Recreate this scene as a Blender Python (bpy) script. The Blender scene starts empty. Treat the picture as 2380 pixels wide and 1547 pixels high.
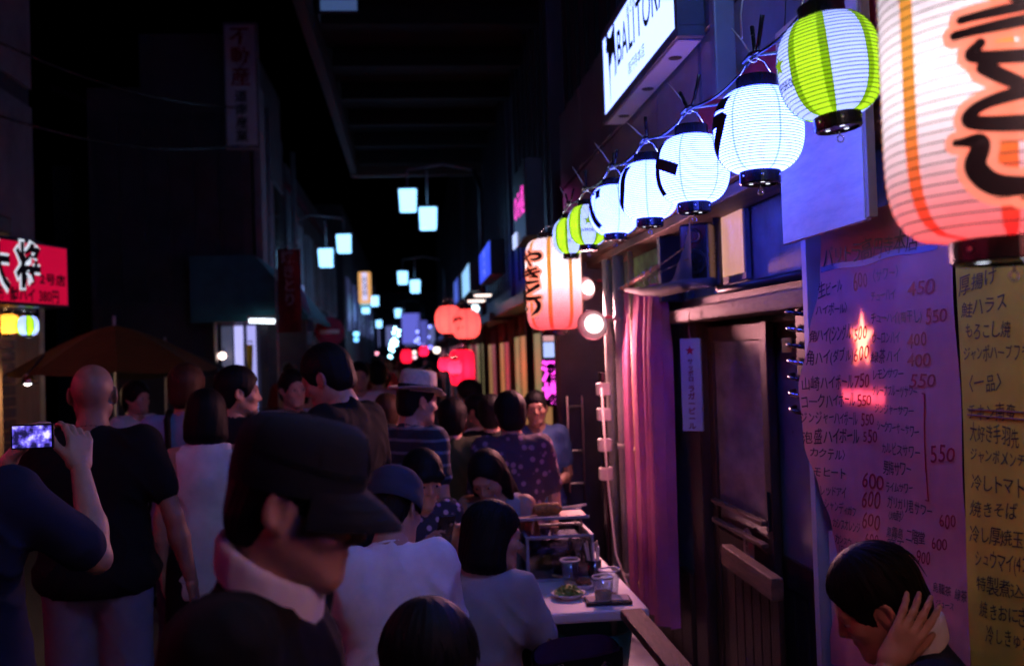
import bpy, bmesh, math, random
import numpy as np
from mathutils import Vector, Matrix

random.seed(7)
np.random.seed(7)
SC = bpy.context.scene
COL = SC.collection
R_ = math.radians

# ------------------------------------------------------------------ camera, sky, exposure
F = 995.0                      # focal length in pixels of a 1024 wide picture (35 mm)
CAM_H = 1.75
YAW, PITCH, ROLL = R_(5.78), R_(1.16), R_(-1.9)
camd = bpy.data.cameras.new('camera')
cam = bpy.data.objects.new('camera', camd)
COL.objects.link(cam)
SC.camera = cam
camd.sensor_width = 36.0
camd.lens = F * 36.0 / 1024.0
camd.clip_start, camd.clip_end = 0.05, 400.0
CM = Matrix.Rotation(-YAW, 3, 'Z') @ Matrix.Rotation(math.pi / 2 + PITCH, 3, 'X') @ Matrix.Rotation(ROLL, 3, 'Z')
cam.matrix_world = Matrix.Translation((0, 0, CAM_H)) @ CM.to_4x4()
camd.dof.use_dof = True
camd.dof.focus_distance = 2.75
camd.dof.aperture_fstop = 2.7
camd.dof.aperture_blades = 0

world = bpy.data.worlds.new('World')
SC.world = world
world.use_nodes = True
wn = world.node_tree
sky = wn.nodes.new('ShaderNodeTexSky')
sky.sky_type = 'NISHITA'
sky.sun_disc = False
sky.sun_elevation = R_(-7.0)
sky.sun_rotation = R_(150.0)
wn.links.new(sky.outputs[0], wn.nodes['Background'].inputs[0])
wn.nodes['Background'].inputs[1].default_value = 0.14

SC.view_settings.view_transform = 'Standard'
SC.view_settings.look = 'None'
SC.view_settings.exposure = 0.55
SC.view_settings.gamma = 1.0
SC.view_settings.use_curve_mapping = False
SC.cycles.use_denoising = True
SC.cycles.denoising_prefilter = 'FAST'
SC.cycles.use_adaptive_sampling = False
SC.cycles.max_bounces = 6
SC.cycles.diffuse_bounces = 3
SC.cycles.glossy_bounces = 3
SC.cycles.transmission_bounces = 5
SC.cycles.transparent_max_bounces = 24
SC.cycles.sample_clamp_indirect = 3.0
SC.cycles.caustics_reflective = False
SC.cycles.caustics_refractive = False

# ------------------------------------------------------------------ measuring helpers
DX = 1024.0 / 2380.0           # survey sheet units (2380 wide) to picture units


def ray(dx, dy):
    px, py = dx * DX, dy * DX
    return CM @ Vector(((px - 512.0) / F, -(py - 332.5) / F, -1.0))


def G(dx, dy, depth):
    """Point seen at survey position (dx, dy) at a given distance."""
    return Vector((0, 0, CAM_H)) + ray(dx, dy) * depth


def W(dx, dy, X):
    """Point on the plane x = X."""
    r = ray(dx, dy)
    return Vector((0, 0, CAM_H)) + r * (X / r.x)


def WY(dx, dy, Y):
    r = ray(dx, dy)
    return Vector((0, 0, CAM_H)) + r * (Y / r.y)


# ------------------------------------------------------------------ materials
def _nodes(name):
    m = bpy.data.materials.new(name)
    m.use_nodes = True
    nt = m.node_tree
    return m, nt, nt.nodes['Principled BSDF']


def mat(name, color, rough=0.6, metal=0.0, var=0.25, scale=6.0, bump=0.0, bscale=60.0, stretch=(1, 1, 1),
        color_b=None, spec=0.4, coat=0.0):
    m, nt, b = _nodes(name)
    b.inputs['Roughness'].default_value = rough
    b.inputs['Metallic'].default_value = metal
    b.inputs['Specular IOR Level'].default_value = spec
    if coat:
        b.inputs['Coat Weight'].default_value = coat
    tc = nt.nodes.new('ShaderNodeTexCoord')
    mp = nt.nodes.new('ShaderNodeMapping')
    mp.inputs['Scale'].default_value = stretch
    nt.links.new(tc.outputs['Object'], mp.inputs[0])
    nz = nt.nodes.new('ShaderNodeTexNoise')
    nz.inputs['Scale'].default_value = scale
    nz.inputs['Detail'].default_value = 6
    nz.inputs['Roughness'].default_value = 0.65
    nt.links.new(mp.outputs[0], nz.inputs['Vector'])
    rp = nt.nodes.new('ShaderNodeValToRGB')
    rp.color_ramp.elements[0].position = 0.3
    rp.color_ramp.elements[1].position = 0.72
    c2 = color_b or tuple(min(1, c * (1 + var)) for c in color)
    c1 = color if color_b else tuple(c * (1 - var) for c in color)
    rp.color_ramp.elements[0].color = (*c1, 1)
    rp.color_ramp.elements[1].color = (*c2, 1)
    nt.links.new(nz.outputs['Fac'], rp.inputs[0])
    nt.links.new(rp.outputs[0], b.inputs['Base Color'])
    rr = nt.nodes.new('ShaderNodeMapRange')
    rr.inputs['To Min'].default_value = max(0.03, rough - 0.12)
    rr.inputs['To Max'].default_value = min(1.0, rough + 0.12)
    nt.links.new(nz.outputs['Fac'], rr.inputs['Value'])
    nt.links.new(rr.outputs[0], b.inputs['Roughness'])
    if bump:
        n2 = nt.nodes.new('ShaderNodeTexNoise')
        n2.inputs['Scale'].default_value = bscale
        n2.inputs['Detail'].default_value = 5
        nt.links.new(mp.outputs[0], n2.inputs['Vector'])
        bp = nt.nodes.new('ShaderNodeBump')
        bp.inputs['Strength'].default_value = bump
        bp.inputs['Distance'].default_value = 0.01
        nt.links.new(n2.outputs['Fac'], bp.inputs['Height'])
        nt.links.new(bp.outputs[0], b.inputs['Normal'])
    return m


def emit(name, color, strength):
    """A lit face: emission with a slightly glossy skin."""
    m, nt, b = _nodes(name)
    b.inputs['Base Color'].default_value = (*[c * 0.5 for c in color], 1)
    b.inputs['Emission Color'].default_value = (*color, 1)
    b.inputs['Emission Strength'].default_value = strength
    b.inputs['Roughness'].default_value = 0.4
    return m


def lit_paper(name, color, glow, color_low=None, zlo=-0.27, zhi=0.2, trans=0.6, stops=((0.20, 0.35), (0.46, 0.80)), full=0.72):
    """Lantern paper: translucent (shows the bulb inside) plus an even glow; optional dyed lower end."""
    m, nt, b = _nodes(name)
    nt.nodes.remove(b)
    out = nt.nodes['Material Output']
    tr = nt.nodes.new('ShaderNodeBsdfTranslucent')
    df = nt.nodes.new('ShaderNodeBsdfDiffuse')
    em = nt.nodes.new('ShaderNodeEmission')
    tc = nt.nodes.new('ShaderNodeTexCoord')
    nz = nt.nodes.new('ShaderNodeTexNoise')
    nz.inputs['Scale'].default_value = 22
    nz.inputs['Detail'].default_value = 8
    nt.links.new(tc.outputs['Object'], nz.inputs['Vector'])
    if color_low:
        sp = nt.nodes.new('ShaderNodeSeparateXYZ')
        nt.links.new(tc.outputs['Object'], sp.inputs[0])
        mr = nt.nodes.new('ShaderNodeMapRange')
        mr.inputs['From Min'].default_value = zlo
        mr.inputs['From Max'].default_value = zhi
        nt.links.new(sp.outputs['Z'], mr.inputs['Value'])
        rp = nt.nodes.new('ShaderNodeValToRGB')
        e = rp.color_ramp.elements
        e[0].color = (*color_low, 1)
        e[1].color = (*color, 1)
        e[1].position = full
        for at, w in stops:
            k = e.new(at)
            k.color = (*[a * w + b2 * (1 - w) for a, b2 in zip(color, color_low)], 1)
        nt.links.new(mr.outputs[0], rp.inputs[0])
        src = rp.outputs[0]
    else:
        rgb = nt.nodes.new('ShaderNodeRGB')
        rgb.outputs[0].default_value = (*color, 1)
        src = rgb.outputs[0]
    mx = nt.nodes.new('ShaderNodeMix')
    mx.data_type = 'RGBA'
    mx.blend_type = 'MULTIPLY'
    mx.inputs['Factor'].default_value = 0.22
    nt.links.new(src, mx.inputs['A'])
    nt.links.new(nz.outputs['Fac'], mx.inputs['B'])
    c = mx.outputs['Result']
    for s in (tr, df, em):
        nt.links.new(c, s.inputs['Color'])
    em.inputs['Strength'].default_value = glow
    mix = nt.nodes.new('ShaderNodeMixShader')
    mix.inputs[0].default_value = trans
    nt.links.new(df.outputs[0], mix.inputs[1])
    nt.links.new(tr.outputs[0], mix.inputs[2])
    add = nt.nodes.new('ShaderNodeAddShader')
    nt.links.new(mix.outputs[0], add.inputs[0])
    nt.links.new(em.outputs[0], add.inputs[1])
    nt.links.new(add.outputs[0], out.inputs[0])
    return m


def thin_paper(name, color, trans=0.35, scale=9.0):
    m, nt, b = _nodes(name)
    nt.nodes.remove(b)
    out = nt.nodes['Material Output']
    tr = nt.nodes.new('ShaderNodeBsdfTranslucent')
    df = nt.nodes.new('ShaderNodeBsdfDiffuse')
    tc = nt.nodes.new('ShaderNodeTexCoord')
    nz = nt.nodes.new('ShaderNodeTexNoise')
    nz.inputs['Scale'].default_value = scale
    nz.inputs['Detail'].default_value = 5
    nt.links.new(tc.outputs['Object'], nz.inputs['Vector'])
    rp = nt.nodes.new('ShaderNodeValToRGB')
    rp.color_ramp.elements[0].position = 0.3
    rp.color_ramp.elements[1].position = 0.7
    rp.color_ramp.elements[0].color = (*[c * 0.85 for c in color], 1)
    rp.color_ramp.elements[1].color = (*color, 1)
    nt.links.new(nz.outputs['Fac'], rp.inputs[0])
    bp = nt.nodes.new('ShaderNodeBump')
    bp.inputs['Strength'].default_value = 0.35
    bp.inputs['Distance'].default_value = 0.02
    n2 = nt.nodes.new('ShaderNodeTexNoise')
    n2.inputs['Scale'].default_value = 11
    n2.inputs['Detail'].default_value = 3
    nt.links.new(tc.outputs['Object'], n2.inputs['Vector'])
    nt.links.new(n2.outputs['Fac'], bp.inputs['Height'])
    nt.links.new(bp.outputs[0], df.inputs['Normal'])
    for s in (tr, df):
        nt.links.new(rp.outputs[0], s.inputs['Color'])
    mix = nt.nodes.new('ShaderNodeMixShader')
    mix.inputs[0].default_value = trans
    nt.links.new(df.outputs[0], mix.inputs[1])
    nt.links.new(tr.outputs[0], mix.inputs[2])
    nt.links.new(mix.outputs[0], out.inputs[0])
    return m


def glass(name, color=(0.9, 0.95, 1.0), rough=0.05, alpha=0.35):
    m, nt, b = _nodes(name)
    nt.nodes.remove(b)
    out = nt.nodes['Material Output']
    g = nt.nodes.new('ShaderNodeBsdfGlossy')
    g.inputs['Roughness'].default_value = rough
    t = nt.nodes.new('ShaderNodeBsdfTransparent')
    t.inputs['Color'].default_value = (*color, 1)
    mix = nt.nodes.new('ShaderNodeMixShader')
    fr = nt.nodes.new('ShaderNodeLayerWeight')
    fr.inputs['Blend'].default_value = 0.25
    mr = nt.nodes.new('ShaderNodeMapRange')
    mr.inputs['To Min'].default_value = alpha * 0.2
    mr.inputs['To Max'].default_value = 0.6
    nt.links.new(fr.outputs['Facing'], mr.inputs['Value'])
    nt.links.new(mr.outputs[0], mix.inputs[0])
    nt.links.new(t.outputs[0], mix.inputs[1])
    nt.links.new(g.outputs[0], mix.inputs[2])
    nt.links.new(mix.outputs[0], out.inputs[0])
    return m


def checked_cloth(name, base, other, kind='stripes', scale=1.0):
    m, nt, b = _nodes(name)
    b.inputs['Roughness'].default_value = 0.85
    tc = nt.nodes.new('ShaderNodeTexCoord')
    if kind == 'stripes':
        tx = nt.nodes.new('ShaderNodeTexWave')
        tx.bands_direction = 'Z'
        tx.inputs['Scale'].default_value = 5.5 * scale
        tx.inputs['Distortion'].default_value = 1.2
        lo, hi = 0.84, 0.9
        o = tx.outputs['Fac']
    else:
        tx = nt.nodes.new('ShaderNodeTexVoronoi')
        tx.inputs['Scale'].default_value = 26 * scale
        lo, hi = 0.26, 0.36
        o = tx.outputs['Distance']
    nt.links.new(tc.outputs['Object'], tx.inputs['Vector'])
    rp = nt.nodes.new('ShaderNodeValToRGB')
    rp.color_ramp.elements[0].position = lo
    rp.color_ramp.elements[1].position = hi
    a, c = (base, other) if kind == 'stripes' else (other, base)
    rp.color_ramp.elements[0].color = (*a, 1)
    rp.color_ramp.elements[1].color = (*c, 1)
    nt.links.new(o, rp.inputs[0])
    nt.links.new(rp.outputs[0], b.inputs['Base Color'])
    return m


M = {}
M['asphalt'] = mat('asphalt', (0.045, 0.045, 0.05), 0.55, bump=0.5, bscale=90)
M['concrete'] = mat('concrete', (0.22, 0.22, 0.25), 0.85, var=0.3, scale=2.5, bump=0.2)
M['dark_wall'] = mat('dark_wall', (0.06, 0.06, 0.08), 0.8, var=0.35, scale=2)
M['navy_metal'] = mat('navy_metal', (0.12, 0.14, 0.19), 0.5, var=0.3, scale=3, bump=0.08, bscale=25)
M['blue_paint'] = mat('blue_paint', (0.17, 0.19, 0.23), 0.55, var=0.4, scale=5, bump=0.25, bscale=45)
M['grey_metal'] = mat('grey_metal', (0.30, 0.32, 0.36), 0.42, 0.3, var=0.2, scale=4, bump=0.06)
M['dark_metal'] = mat('dark_metal', (0.035, 0.035, 0.045), 0.4, 0.5, var=0.3)
M['black_plastic'] = mat('black_plastic', (0.012, 0.012, 0.014), 0.25, var=0.3, spec=0.5)
M['chrome'] = mat('chrome', (0.6, 0.6, 0.62), 0.2, 1.0, var=0.1)
M['dark_wood'] = mat('dark_wood', (0.05, 0.025, 0.018), 0.5, var=0.5, scale=7, stretch=(6, 6, 0.6), bump=0.4, bscale=30)
M['brown_wood'] = mat('brown_wood', (0.16, 0.085, 0.055), 0.6, var=0.5, scale=6, stretch=(6, 0.7, 6), bump=0.4, bscale=30)
M['pale_ply'] = mat('pale_ply', (0.74, 0.61, 0.44), 0.75, var=0.18, scale=5, stretch=(2, 1, 5), bump=0.1, bscale=40)
M['tan_wood'] = mat('tan_wood', (0.42, 0.27, 0.14), 0.65, var=0.3, scale=6, stretch=(3, 3, 0.5))
M['orange_wood'] = mat('orange_wood', (0.5, 0.2, 0.09), 0.5, var=0.25)
M['green_wall'] = mat('green_wall', (0.10, 0.15, 0.12), 0.75, var=0.45, scale=9, bump=0.3, bscale=40)
M['curtain'] = mat('curtain_cloth', (0.50, 0.14, 0.28), 0.85, var=0.18, scale=5, bump=0.2, bscale=120)
M['cream'] = mat('cream_enamel', (0.6, 0.57, 0.5), 0.55, var=0.12)
M['conduit'] = mat('conduit_paint', (0.25, 0.23, 0.21), 0.5, var=0.25, scale=7, bump=0.1)
M['white_paint'] = mat('white_paint', (0.75, 0.75, 0.76), 0.5, var=0.06)
M['white_plastic'] = mat('white_plastic', (0.72, 0.7, 0.7), 0.35, var=0.05)
M['ink'] = mat('black_ink', (0.012, 0.01, 0.014), 0.6, var=0.2)
M['red_ink'] = mat('red_ink', (0.38, 0.005, 0.03), 0.6, var=0.2)
M['crimson'] = mat('crimson_cloth', (0.42, 0.03, 0.07), 0.7, var=0.2)
M['pink_paper'] = thin_paper('pink_paper', (0.95, 0.45, 0.46), 0.3)
M['yellow_paper'] = thin_paper('yellow_paper', (0.88, 0.80, 0.10), 0.15)
M['white_paper'] = thin_paper('white_paper', (0.75, 0.72, 0.72), 0.1)
M['yellow_tag'] = mat('yellow_tag', (0.8, 0.5, 0.08), 0.5, var=0.08)
M['glass'] = glass('glass')
M['dark_glass'] = glass('dark_glass', (0.35, 0.35, 0.4), 0.08, 0.5)
M['smoky_glass'] = mat('smoky_glass', (0.04, 0.035, 0.03), 0.12, var=0.3, spec=0.6)
M['frosted'] = mat('frosted_glass', (0.2, 0.19, 0.2), 0.3, var=0.25, scale=3)
M['straw'] = mat('straw', (0.5, 0.44, 0.36), 0.8, var=0.2, scale=60, bump=0.4, bscale=200)
M['orange_canvas'] = mat('orange_canvas', (0.16, 0.085, 0.015), 0.8, var=0.2)
M['black_canvas'] = mat('black_canvas', (0.02, 0.02, 0.025), 0.8, var=0.2)
M['teal_canvas'] = mat('teal_canvas', (0.03, 0.16, 0.2), 0.8, var=0.25)
M['hair'] = mat('black_hair', (0.006, 0.005, 0.006), 0.6, var=0.3, scale=90, stretch=(3, 3, 0.5), bump=0.12, bscale=260, spec=.15)
M['brown_hair'] = mat('brown_hair', (0.05, 0.022, 0.012), 0.55, var=0.3, scale=90, stretch=(3, 3, 0.5), bump=0.12, bscale=260, spec=.2)
M['skin'] = mat('skin', (0.46, 0.25, 0.18), 0.5, var=0.12, scale=14, bump=0.06, bscale=220)
M['skin_dark'] = mat('tan_skin', (0.30, 0.16, 0.11), 0.5, var=0.12, scale=14, bump=0.06, bscale=220)
M['eye'] = mat('eye', (0.5, 0.48, 0.47), 0.15, var=0.02)
M['iris'] = mat('iris', (0.012, 0.008, 0.006), 0.1, var=0.1)


def cloth(name, c, **k):
    M[name] = mat(name, c, 0.9, var=0.12, scale=10, bump=0.25, bscale=260, spec=0.2, **k)


cloth('black_cloth', (0.007, 0.007, 0.008))
cloth('charcoal_cloth', (0.011, 0.013, 0.021))
cloth('navy_cloth', (0.014, 0.018, 0.045))
cloth('blue_cloth', (0.05, 0.09, 0.22))
cloth('pale_blue_cloth', (0.2, 0.32, 0.55))
cloth('grey_cloth', (0.30, 0.30, 0.34))
cloth('white_cloth', (0.72, 0.70, 0.74))
cloth('pink_cloth', (0.6, 0.3, 0.36))
cloth('grey_short', (0.16, 0.17, 0.21))
cloth('denim', (0.05, 0.07, 0.13))
cloth('olive_cloth', (0.05, 0.06, 0.03))
cloth('red_cloth', (0.25, 0.03, 0.03))
cloth('beanie_cloth', (0.04, 0.042, 0.07))
M['striped_cloth'] = checked_cloth('striped_cloth', (0.018, 0.02, 0.04), (0.14, 0.16, 0.21))
M['floral_cloth'] = checked_cloth('floral_cloth', (0.02, 0.018, 0.035), (0.42, 0.3, 0.42), 'floral')
M['dim_floral'] = checked_cloth('dim_floral', (0.05, 0.03, 0.06), (0.28, 0.17, 0.25), 'floral', 0.8)


# ------------------------------------------------------------------ object helpers
def tag(o, label=None, cat=None, group=None, kind=None):
    if label:
        o['label'] = label
    if cat:
        o['category'] = cat
    if group:
        o['group'] = group
    if kind:
        o['kind'] = kind
    return o


def thing(name, label, cat, loc=(0, 0, 0), rz=0.0, group=None):
    o = bpy.data.objects.new(name, None)
    o.empty_display_size = 0.1
    COL.objects.link(o)
    o.matrix_world = Matrix.Translation(Vector(loc)) @ Matrix.Rotation(rz, 4, 'Z')
    return tag(o, label, cat, group)


WORLD_OF = {}


def world_matrix(o):
    m = o.matrix_basis.copy()
    p = o.parent
    while p:
        m = p.matrix_basis @ m
        p = p.parent
    return m


class MB:
    """Collects shapes; build() links them as one mesh object."""

    def __init__(s):
        s.v, s.f, s.m = [], [], []

    def add(s, vs, fs, mi=0, mtx=None):
        o = len(s.v)
        s.v += [tuple(mtx @ Vector(p)) if mtx else tuple(p) for p in vs]
        s.f += [tuple(i + o for i in f) for f in fs]
        s.m += [mi] * len(fs)
        return s

    def box(s, c, d, rz=0.0, mtx=None, mi=0, bev=0.0):
        """Box centred at c with size d; a chamfer keeps edges from being razor sharp."""
        hx, hy, hz = d[0] / 2, d[1] / 2, d[2] / 2
        b = min(bev, hx * 0.45, hy * 0.45, hz * 0.45)
        T = Matrix.Translation(Vector(c)) @ (mtx.to_4x4() if mtx else Matrix.Rotation(rz, 4, 'Z'))
        if b <= 0:
            vs = [(x, y, z) for z in (-hz, hz) for y in (-hy, hy) for x in (-hx, hx)]
            fs = [(0, 2, 3, 1), (4, 5, 7, 6), (0, 1, 5, 4), (2, 6, 7, 3), (0, 4, 6, 2), (1, 3, 7, 5)]
            return s.add(vs, fs, mi, T)
        bm = bmesh.new()
        bmesh.ops.create_cube(bm, size=1.0)
        for q in bm.verts:
            q.co = Vector((q.co.x * d[0], q.co.y * d[1], q.co.z * d[2]))
        bmesh.ops.bevel(bm, geom=bm.edges[:], offset=b, segments=2, affect='EDGES', profile=0.5)
        bm.verts.index_update()
        s.add([q.co for q in bm.verts], [[w.index for w in f.verts] for f in bm.faces], mi, T)
        bm.free()
        return s

    def span(s, a, b, mi=0, bev=0.0):
        a, b = Vector(a), Vector(b)
        lo = Vector([min(p, q) for p, q in zip(a, b)])
        hi = Vector([max(p, q) for p, q in zip(a, b)])
        return s.box((lo + hi) / 2, hi - lo, mi=mi, bev=bev)

    def tube(s, pts, r, n=8, mi=0, cap=True):
        pts = [Vector(p) for p in pts]
        rs = r if isinstance(r, (list, tuple)) else [r] * len(pts)
        vs, fs = [], []
        up = Vector((0, 0, 1))
        t0 = (pts[1] - pts[0]).normalized()
        if abs(t0.dot(up)) > 0.95:
            up = Vector((0, 1, 0))
        side = t0.cross(up).normalized()
        for i, p in enumerate(pts):
            a, b = pts[max(0, i - 1)], pts[min(len(pts) - 1, i + 1)]
            t = (b - a).normalized()
            side = (side - t * side.dot(t))
            side = side.normalized() if side.length > 1e-6 else t.orthogonal().normalized()
            w = t.cross(side)
            for k in range(n):
                an = 2 * math.pi * k / n
                vs.append(p + (side * math.cos(an) + w * math.sin(an)) * rs[i])
        for i in range(len(pts) - 1):
            for k in range(n):
                k2 = (k + 1) % n
                fs.append((i * n + k, i * n + k2, (i + 1) * n + k2, (i + 1) * n + k))
        if cap:
            fs.append(tuple(range(n - 1, -1, -1)))
            fs.append(tuple(range((len(pts) - 1) * n, len(pts) * n)))
        return s.add(vs, fs, mi)

    def lathe(s, prof, c=(0, 0, 0), n=24, mi=0, mtx=None, closed=False):
        """prof: (radius, z) list turned about the z axis."""
        vs, fs = [], []
        for r, z in prof:
            for k in range(n):
                a = 2 * math.pi * k / n
                vs.append((r * math.cos(a), r * math.sin(a), z))
        m = len(prof)
        for i in range(m if closed else m - 1):
            j = (i + 1) % m
            for k in range(n):
                k2 = (k + 1) % n
                fs.append((i * n + k, i * n + k2, j * n + k2, j * n + k))
        T = Matrix.Translation(Vector(c)) @ (mtx.to_4x4() if mtx else Matrix.Identity(4))
        return s.add(vs, fs, mi, T)

    def prism(s, poly, h, mtx, mi=0):
        """Polygon in the local xy plane raised by h along local z."""
        n = len(poly)
        vs = [(x, y, 0) for x, y in poly] + [(x, y, h) for x, y in poly]
        fs = [tuple(range(n - 1, -1, -1)), tuple(range(n, 2 * n))]
        fs += [(i, (i + 1) % n, n + (i + 1) % n, n + i) for i in range(n)]
        return s.add(vs, fs, mi, mtx)

    def grid(s, fn, nu, nv, mi=0):
        vs = [fn(i / nu, j / nv) for j in range(nv + 1) for i in range(nu + 1)]
        w = nu + 1
        fs = [(j * w + i, j * w + i + 1, (j + 1) * w + i + 1, (j + 1) * w + i) for j in range(nv) for i in range(nu)]
        return s.add(vs, fs, mi)

    def build(s, name, mats, parent=None, smooth=False, world=True, label=None, kind=None):
        me = bpy.data.meshes.new(name)
        vs = s.v
        if parent is not None and world:
            inv = world_matrix(parent).inverted()
            vs = [inv @ Vector(p) for p in vs]
        me.from_pydata([tuple(p) for p in vs], [], s.f)
        if not isinstance(mats, (list, tuple)):
            mats = [mats]
        for m in mats:
            me.materials.append(M[m] if isinstance(m, str) else m)
        if len(mats) > 1:
            me.polygons.foreach_set('material_index', s.m)
        if smooth:
            me.polygons.foreach_set('use_smooth', [True] * len(me.polygons))
        me.update()
        return link(name, me, parent, label, kind)


def link(name, me, parent=None, label=None, kind=None):
    o = bpy.data.objects.new(name, me)
    COL.objects.link(o)
    if parent is not None:
        o.parent = parent
    if label:
        o['label'] = label
    if kind:
        o['kind'] = kind
    return o


def centre(o):
    """Move a parentless mesh object's origin to the foot of its shape."""
    me = o.data
    n = len(me.vertices)
    co = np.empty(n * 3)
    me.vertices.foreach_get('co', co)
    co = co.reshape(-1, 3)
    c = Vector(((co[:, 0].min() + co[:, 0].max()) / 2, (co[:, 1].min() + co[:, 1].max()) / 2, co[:, 2].min()))
    co -= np.array(c)
    me.vertices.foreach_set('co', co.ravel())
    o.location = c
    return o


def dup(o, parent=None):
    c = o.copy()
    COL.objects.link(c)
    if parent is not None:
        c.parent = parent
    for ch in list(o.children):
        dup(ch, c)
    return c


def lamp(name, loc, color, power, radius=0.03, parent=None, spot=None, aim=None):
    l = bpy.data.lights.new(name, 'SPOT' if spot else 'POINT')
    l.color = color
    l.energy = power
    l.shadow_soft_size = radius
    o = bpy.data.objects.new(name, l)
    COL.objects.link(o)
    m = Matrix.Translation(Vector(loc))
    if spot:
        l.spot_size = spot
        l.spot_blend = 0.6
        m = m @ Vector(aim).to_track_quat('-Z', 'Y').to_matrix().to_4x4()
    if parent is not None:
        m = world_matrix(parent).inverted() @ m
        o.parent = parent
    o.matrix_basis = m
    return o


# ------------------------------------------------------------------ lettering
_gl = {}
_tc = bpy.data.curves.new('lettering', 'FONT')
_to = bpy.data.objects.new('lettering', _tc)
COL.objects.link(_to)


def glyph(ch, weight=0.0):
    """Outline of one character as (verts, faces), em size 1; built once from the built-in font."""
    key = (ch, weight)
    if key not in _gl:
        _tc.body = ch
        _tc.offset = weight
        _tc.resolution_u = 3
        bpy.context.view_layer.update()
        ev = _to.evaluated_get(bpy.context.evaluated_depsgraph_get())
        me = bpy.data.meshes.new_from_object(ev)
        v = np.array([p.co[:2] for p in me.vertices]).reshape(-1, 2)
        f = [tuple(p.vertices) for p in me.polygons]
        bpy.data.meshes.remove(me)
        if len(v):
            w = max(v[:, 0].max(), 0.3) + 0.04
        else:
            w = 0.4
        _gl[key] = (v, f, w)
    return _gl[key]


def text_shape(body, height=1.0, weight=0.0, jitter=0.0, vertical=False, condense=1.0, rnd=None, gap=0.0):
    """Whole line in flat coordinates; returns verts (n,2), faces, length."""
    rnd = rnd or random
    V, Fs, x, n = [], [], 0.0, 0
    for ch in body:
        if ch == ' ':
            x += 0.45
            continue
        v, f, w = glyph(ch, weight)
        if len(v):
            q = v.copy()
            if vertical:
                q[:, 0] -= w / 2
            c = q.mean(axis=0)
            a = rnd.uniform(-1, 1) * jitter * 0.13
            sx, sy = 1 + rnd.uniform(-1, 1) * jitter * 0.16, 1 + rnd.uniform(-1, 1) * jitter * 0.18
            d = (q - c) * [sx, sy]
            d = d @ np.array([[math.cos(a), math.sin(a)], [-math.sin(a), math.cos(a)]])
            d[:, 0] += d[:, 1] * 0.12 * jitter
            q = c + d
            q[:, 1] += rnd.uniform(-1, 1) * 0.05 * jitter
            if vertical:
                q[:, 1] -= x
            else:
                q[:, 0] += x
            V.append(q)
            Fs += [tuple(i + n for i in t) for t in f]
            n += len(q)
        x += (1.02 if vertical else w * 1.0) + gap
    if not V:
        return np.zeros((0, 2)), [], 0.0
    V = np.concatenate(V) * [condense * height, height]
    return V, Fs, x * height * (1.0 if vertical else condense)


def subdivide(v, f, maxlen):
    """Split long edges of a flat shape so that it can bend round a drum."""
    bm = bmesh.new()
    bv = [bm.verts.new((p[0], p[1], 0)) for p in v]
    for t in f:
        try:
            bm.faces.new([bv[i] for i in t])
        except ValueError:
            pass
    bmesh.ops.triangulate(bm, faces=bm.faces[:])
    for _ in range(6):
        es = [e for e in bm.edges if e.calc_length() > maxlen]
        if not es:
            break
        bmesh.ops.subdivide_edges(bm, edges=es, cuts=1)
        bmesh.ops.triangulate(bm, faces=[q for q in bm.faces if len(q.verts) > 3])
    bm.verts.index_update()
    out = np.array([p.co[:2] for p in bm.verts]), [tuple(q.index for q in t.verts) for t in bm.faces]
    bm.free()
    return out


def stroke(pts, widths, n=10):
    """One brush stroke: smooth path with a changing width; returns flat verts and faces."""
    P = [np.array(p, float) for p in pts]
    P = [2 * P[0] - P[1]] + P + [2 * P[-1] - P[-2]]
    Wd = [widths[0]] + list(widths) + [widths[-1]]
    path, ws = [], []
    for i in range(1, len(P) - 2):
        for k in range(n):
            t = k / n
            a, b, c, d = P[i - 1], P[i], P[i + 1], P[i + 2]
            path.append(0.5 * (2 * b + (c - a) * t + (2 * a - 5 * b + 4 * c - d) * t * t + (3 * b - a - 3 * c + d) * t ** 3))
            u = t * t * (3 - 2 * t)
            ws.append(Wd[i] * (1 - u) + Wd[i + 1] * u)
    path.append(P[-2])
    ws.append(Wd[-2])
    V, Fs = [], []
    for i, p in enumerate(path):
        a, b = path[max(0, i - 1)], path[min(len(path) - 1, i + 1)]
        t = (b - a) / (np.linalg.norm(b - a) + 1e-9)
        nrm = np.array([-t[1], t[0]])
        V += [p - nrm * ws[i] / 2, p, p + nrm * ws[i] / 2]
        if i:
            o = 3 * i
            Fs += [(o - 3, o, o + 1, o - 2), (o - 2, o + 1, o + 2, o - 1)]
    for end, sgn in ((0, -1), (len(path) - 1, 1)):      # rounded ends
        a, b = (path[1], path[0]) if end == 0 else (path[-2], path[-1])
        t = (b - a) / (np.linalg.norm(b - a) + 1e-9)
        r = ws[end] / 2
        base = len(V)
        V.append(path[end])
        for k in range(9):
            an = math.atan2(t[1], t[0]) - math.pi / 2 + math.pi * k / 8
            V.append(path[end] + r * np.array([math.cos(an), math.sin(an)]))
        Fs += [(base, base + 1 + k, base + 2 + k) for k in range(8)]
    return np.array(V), Fs


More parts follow.
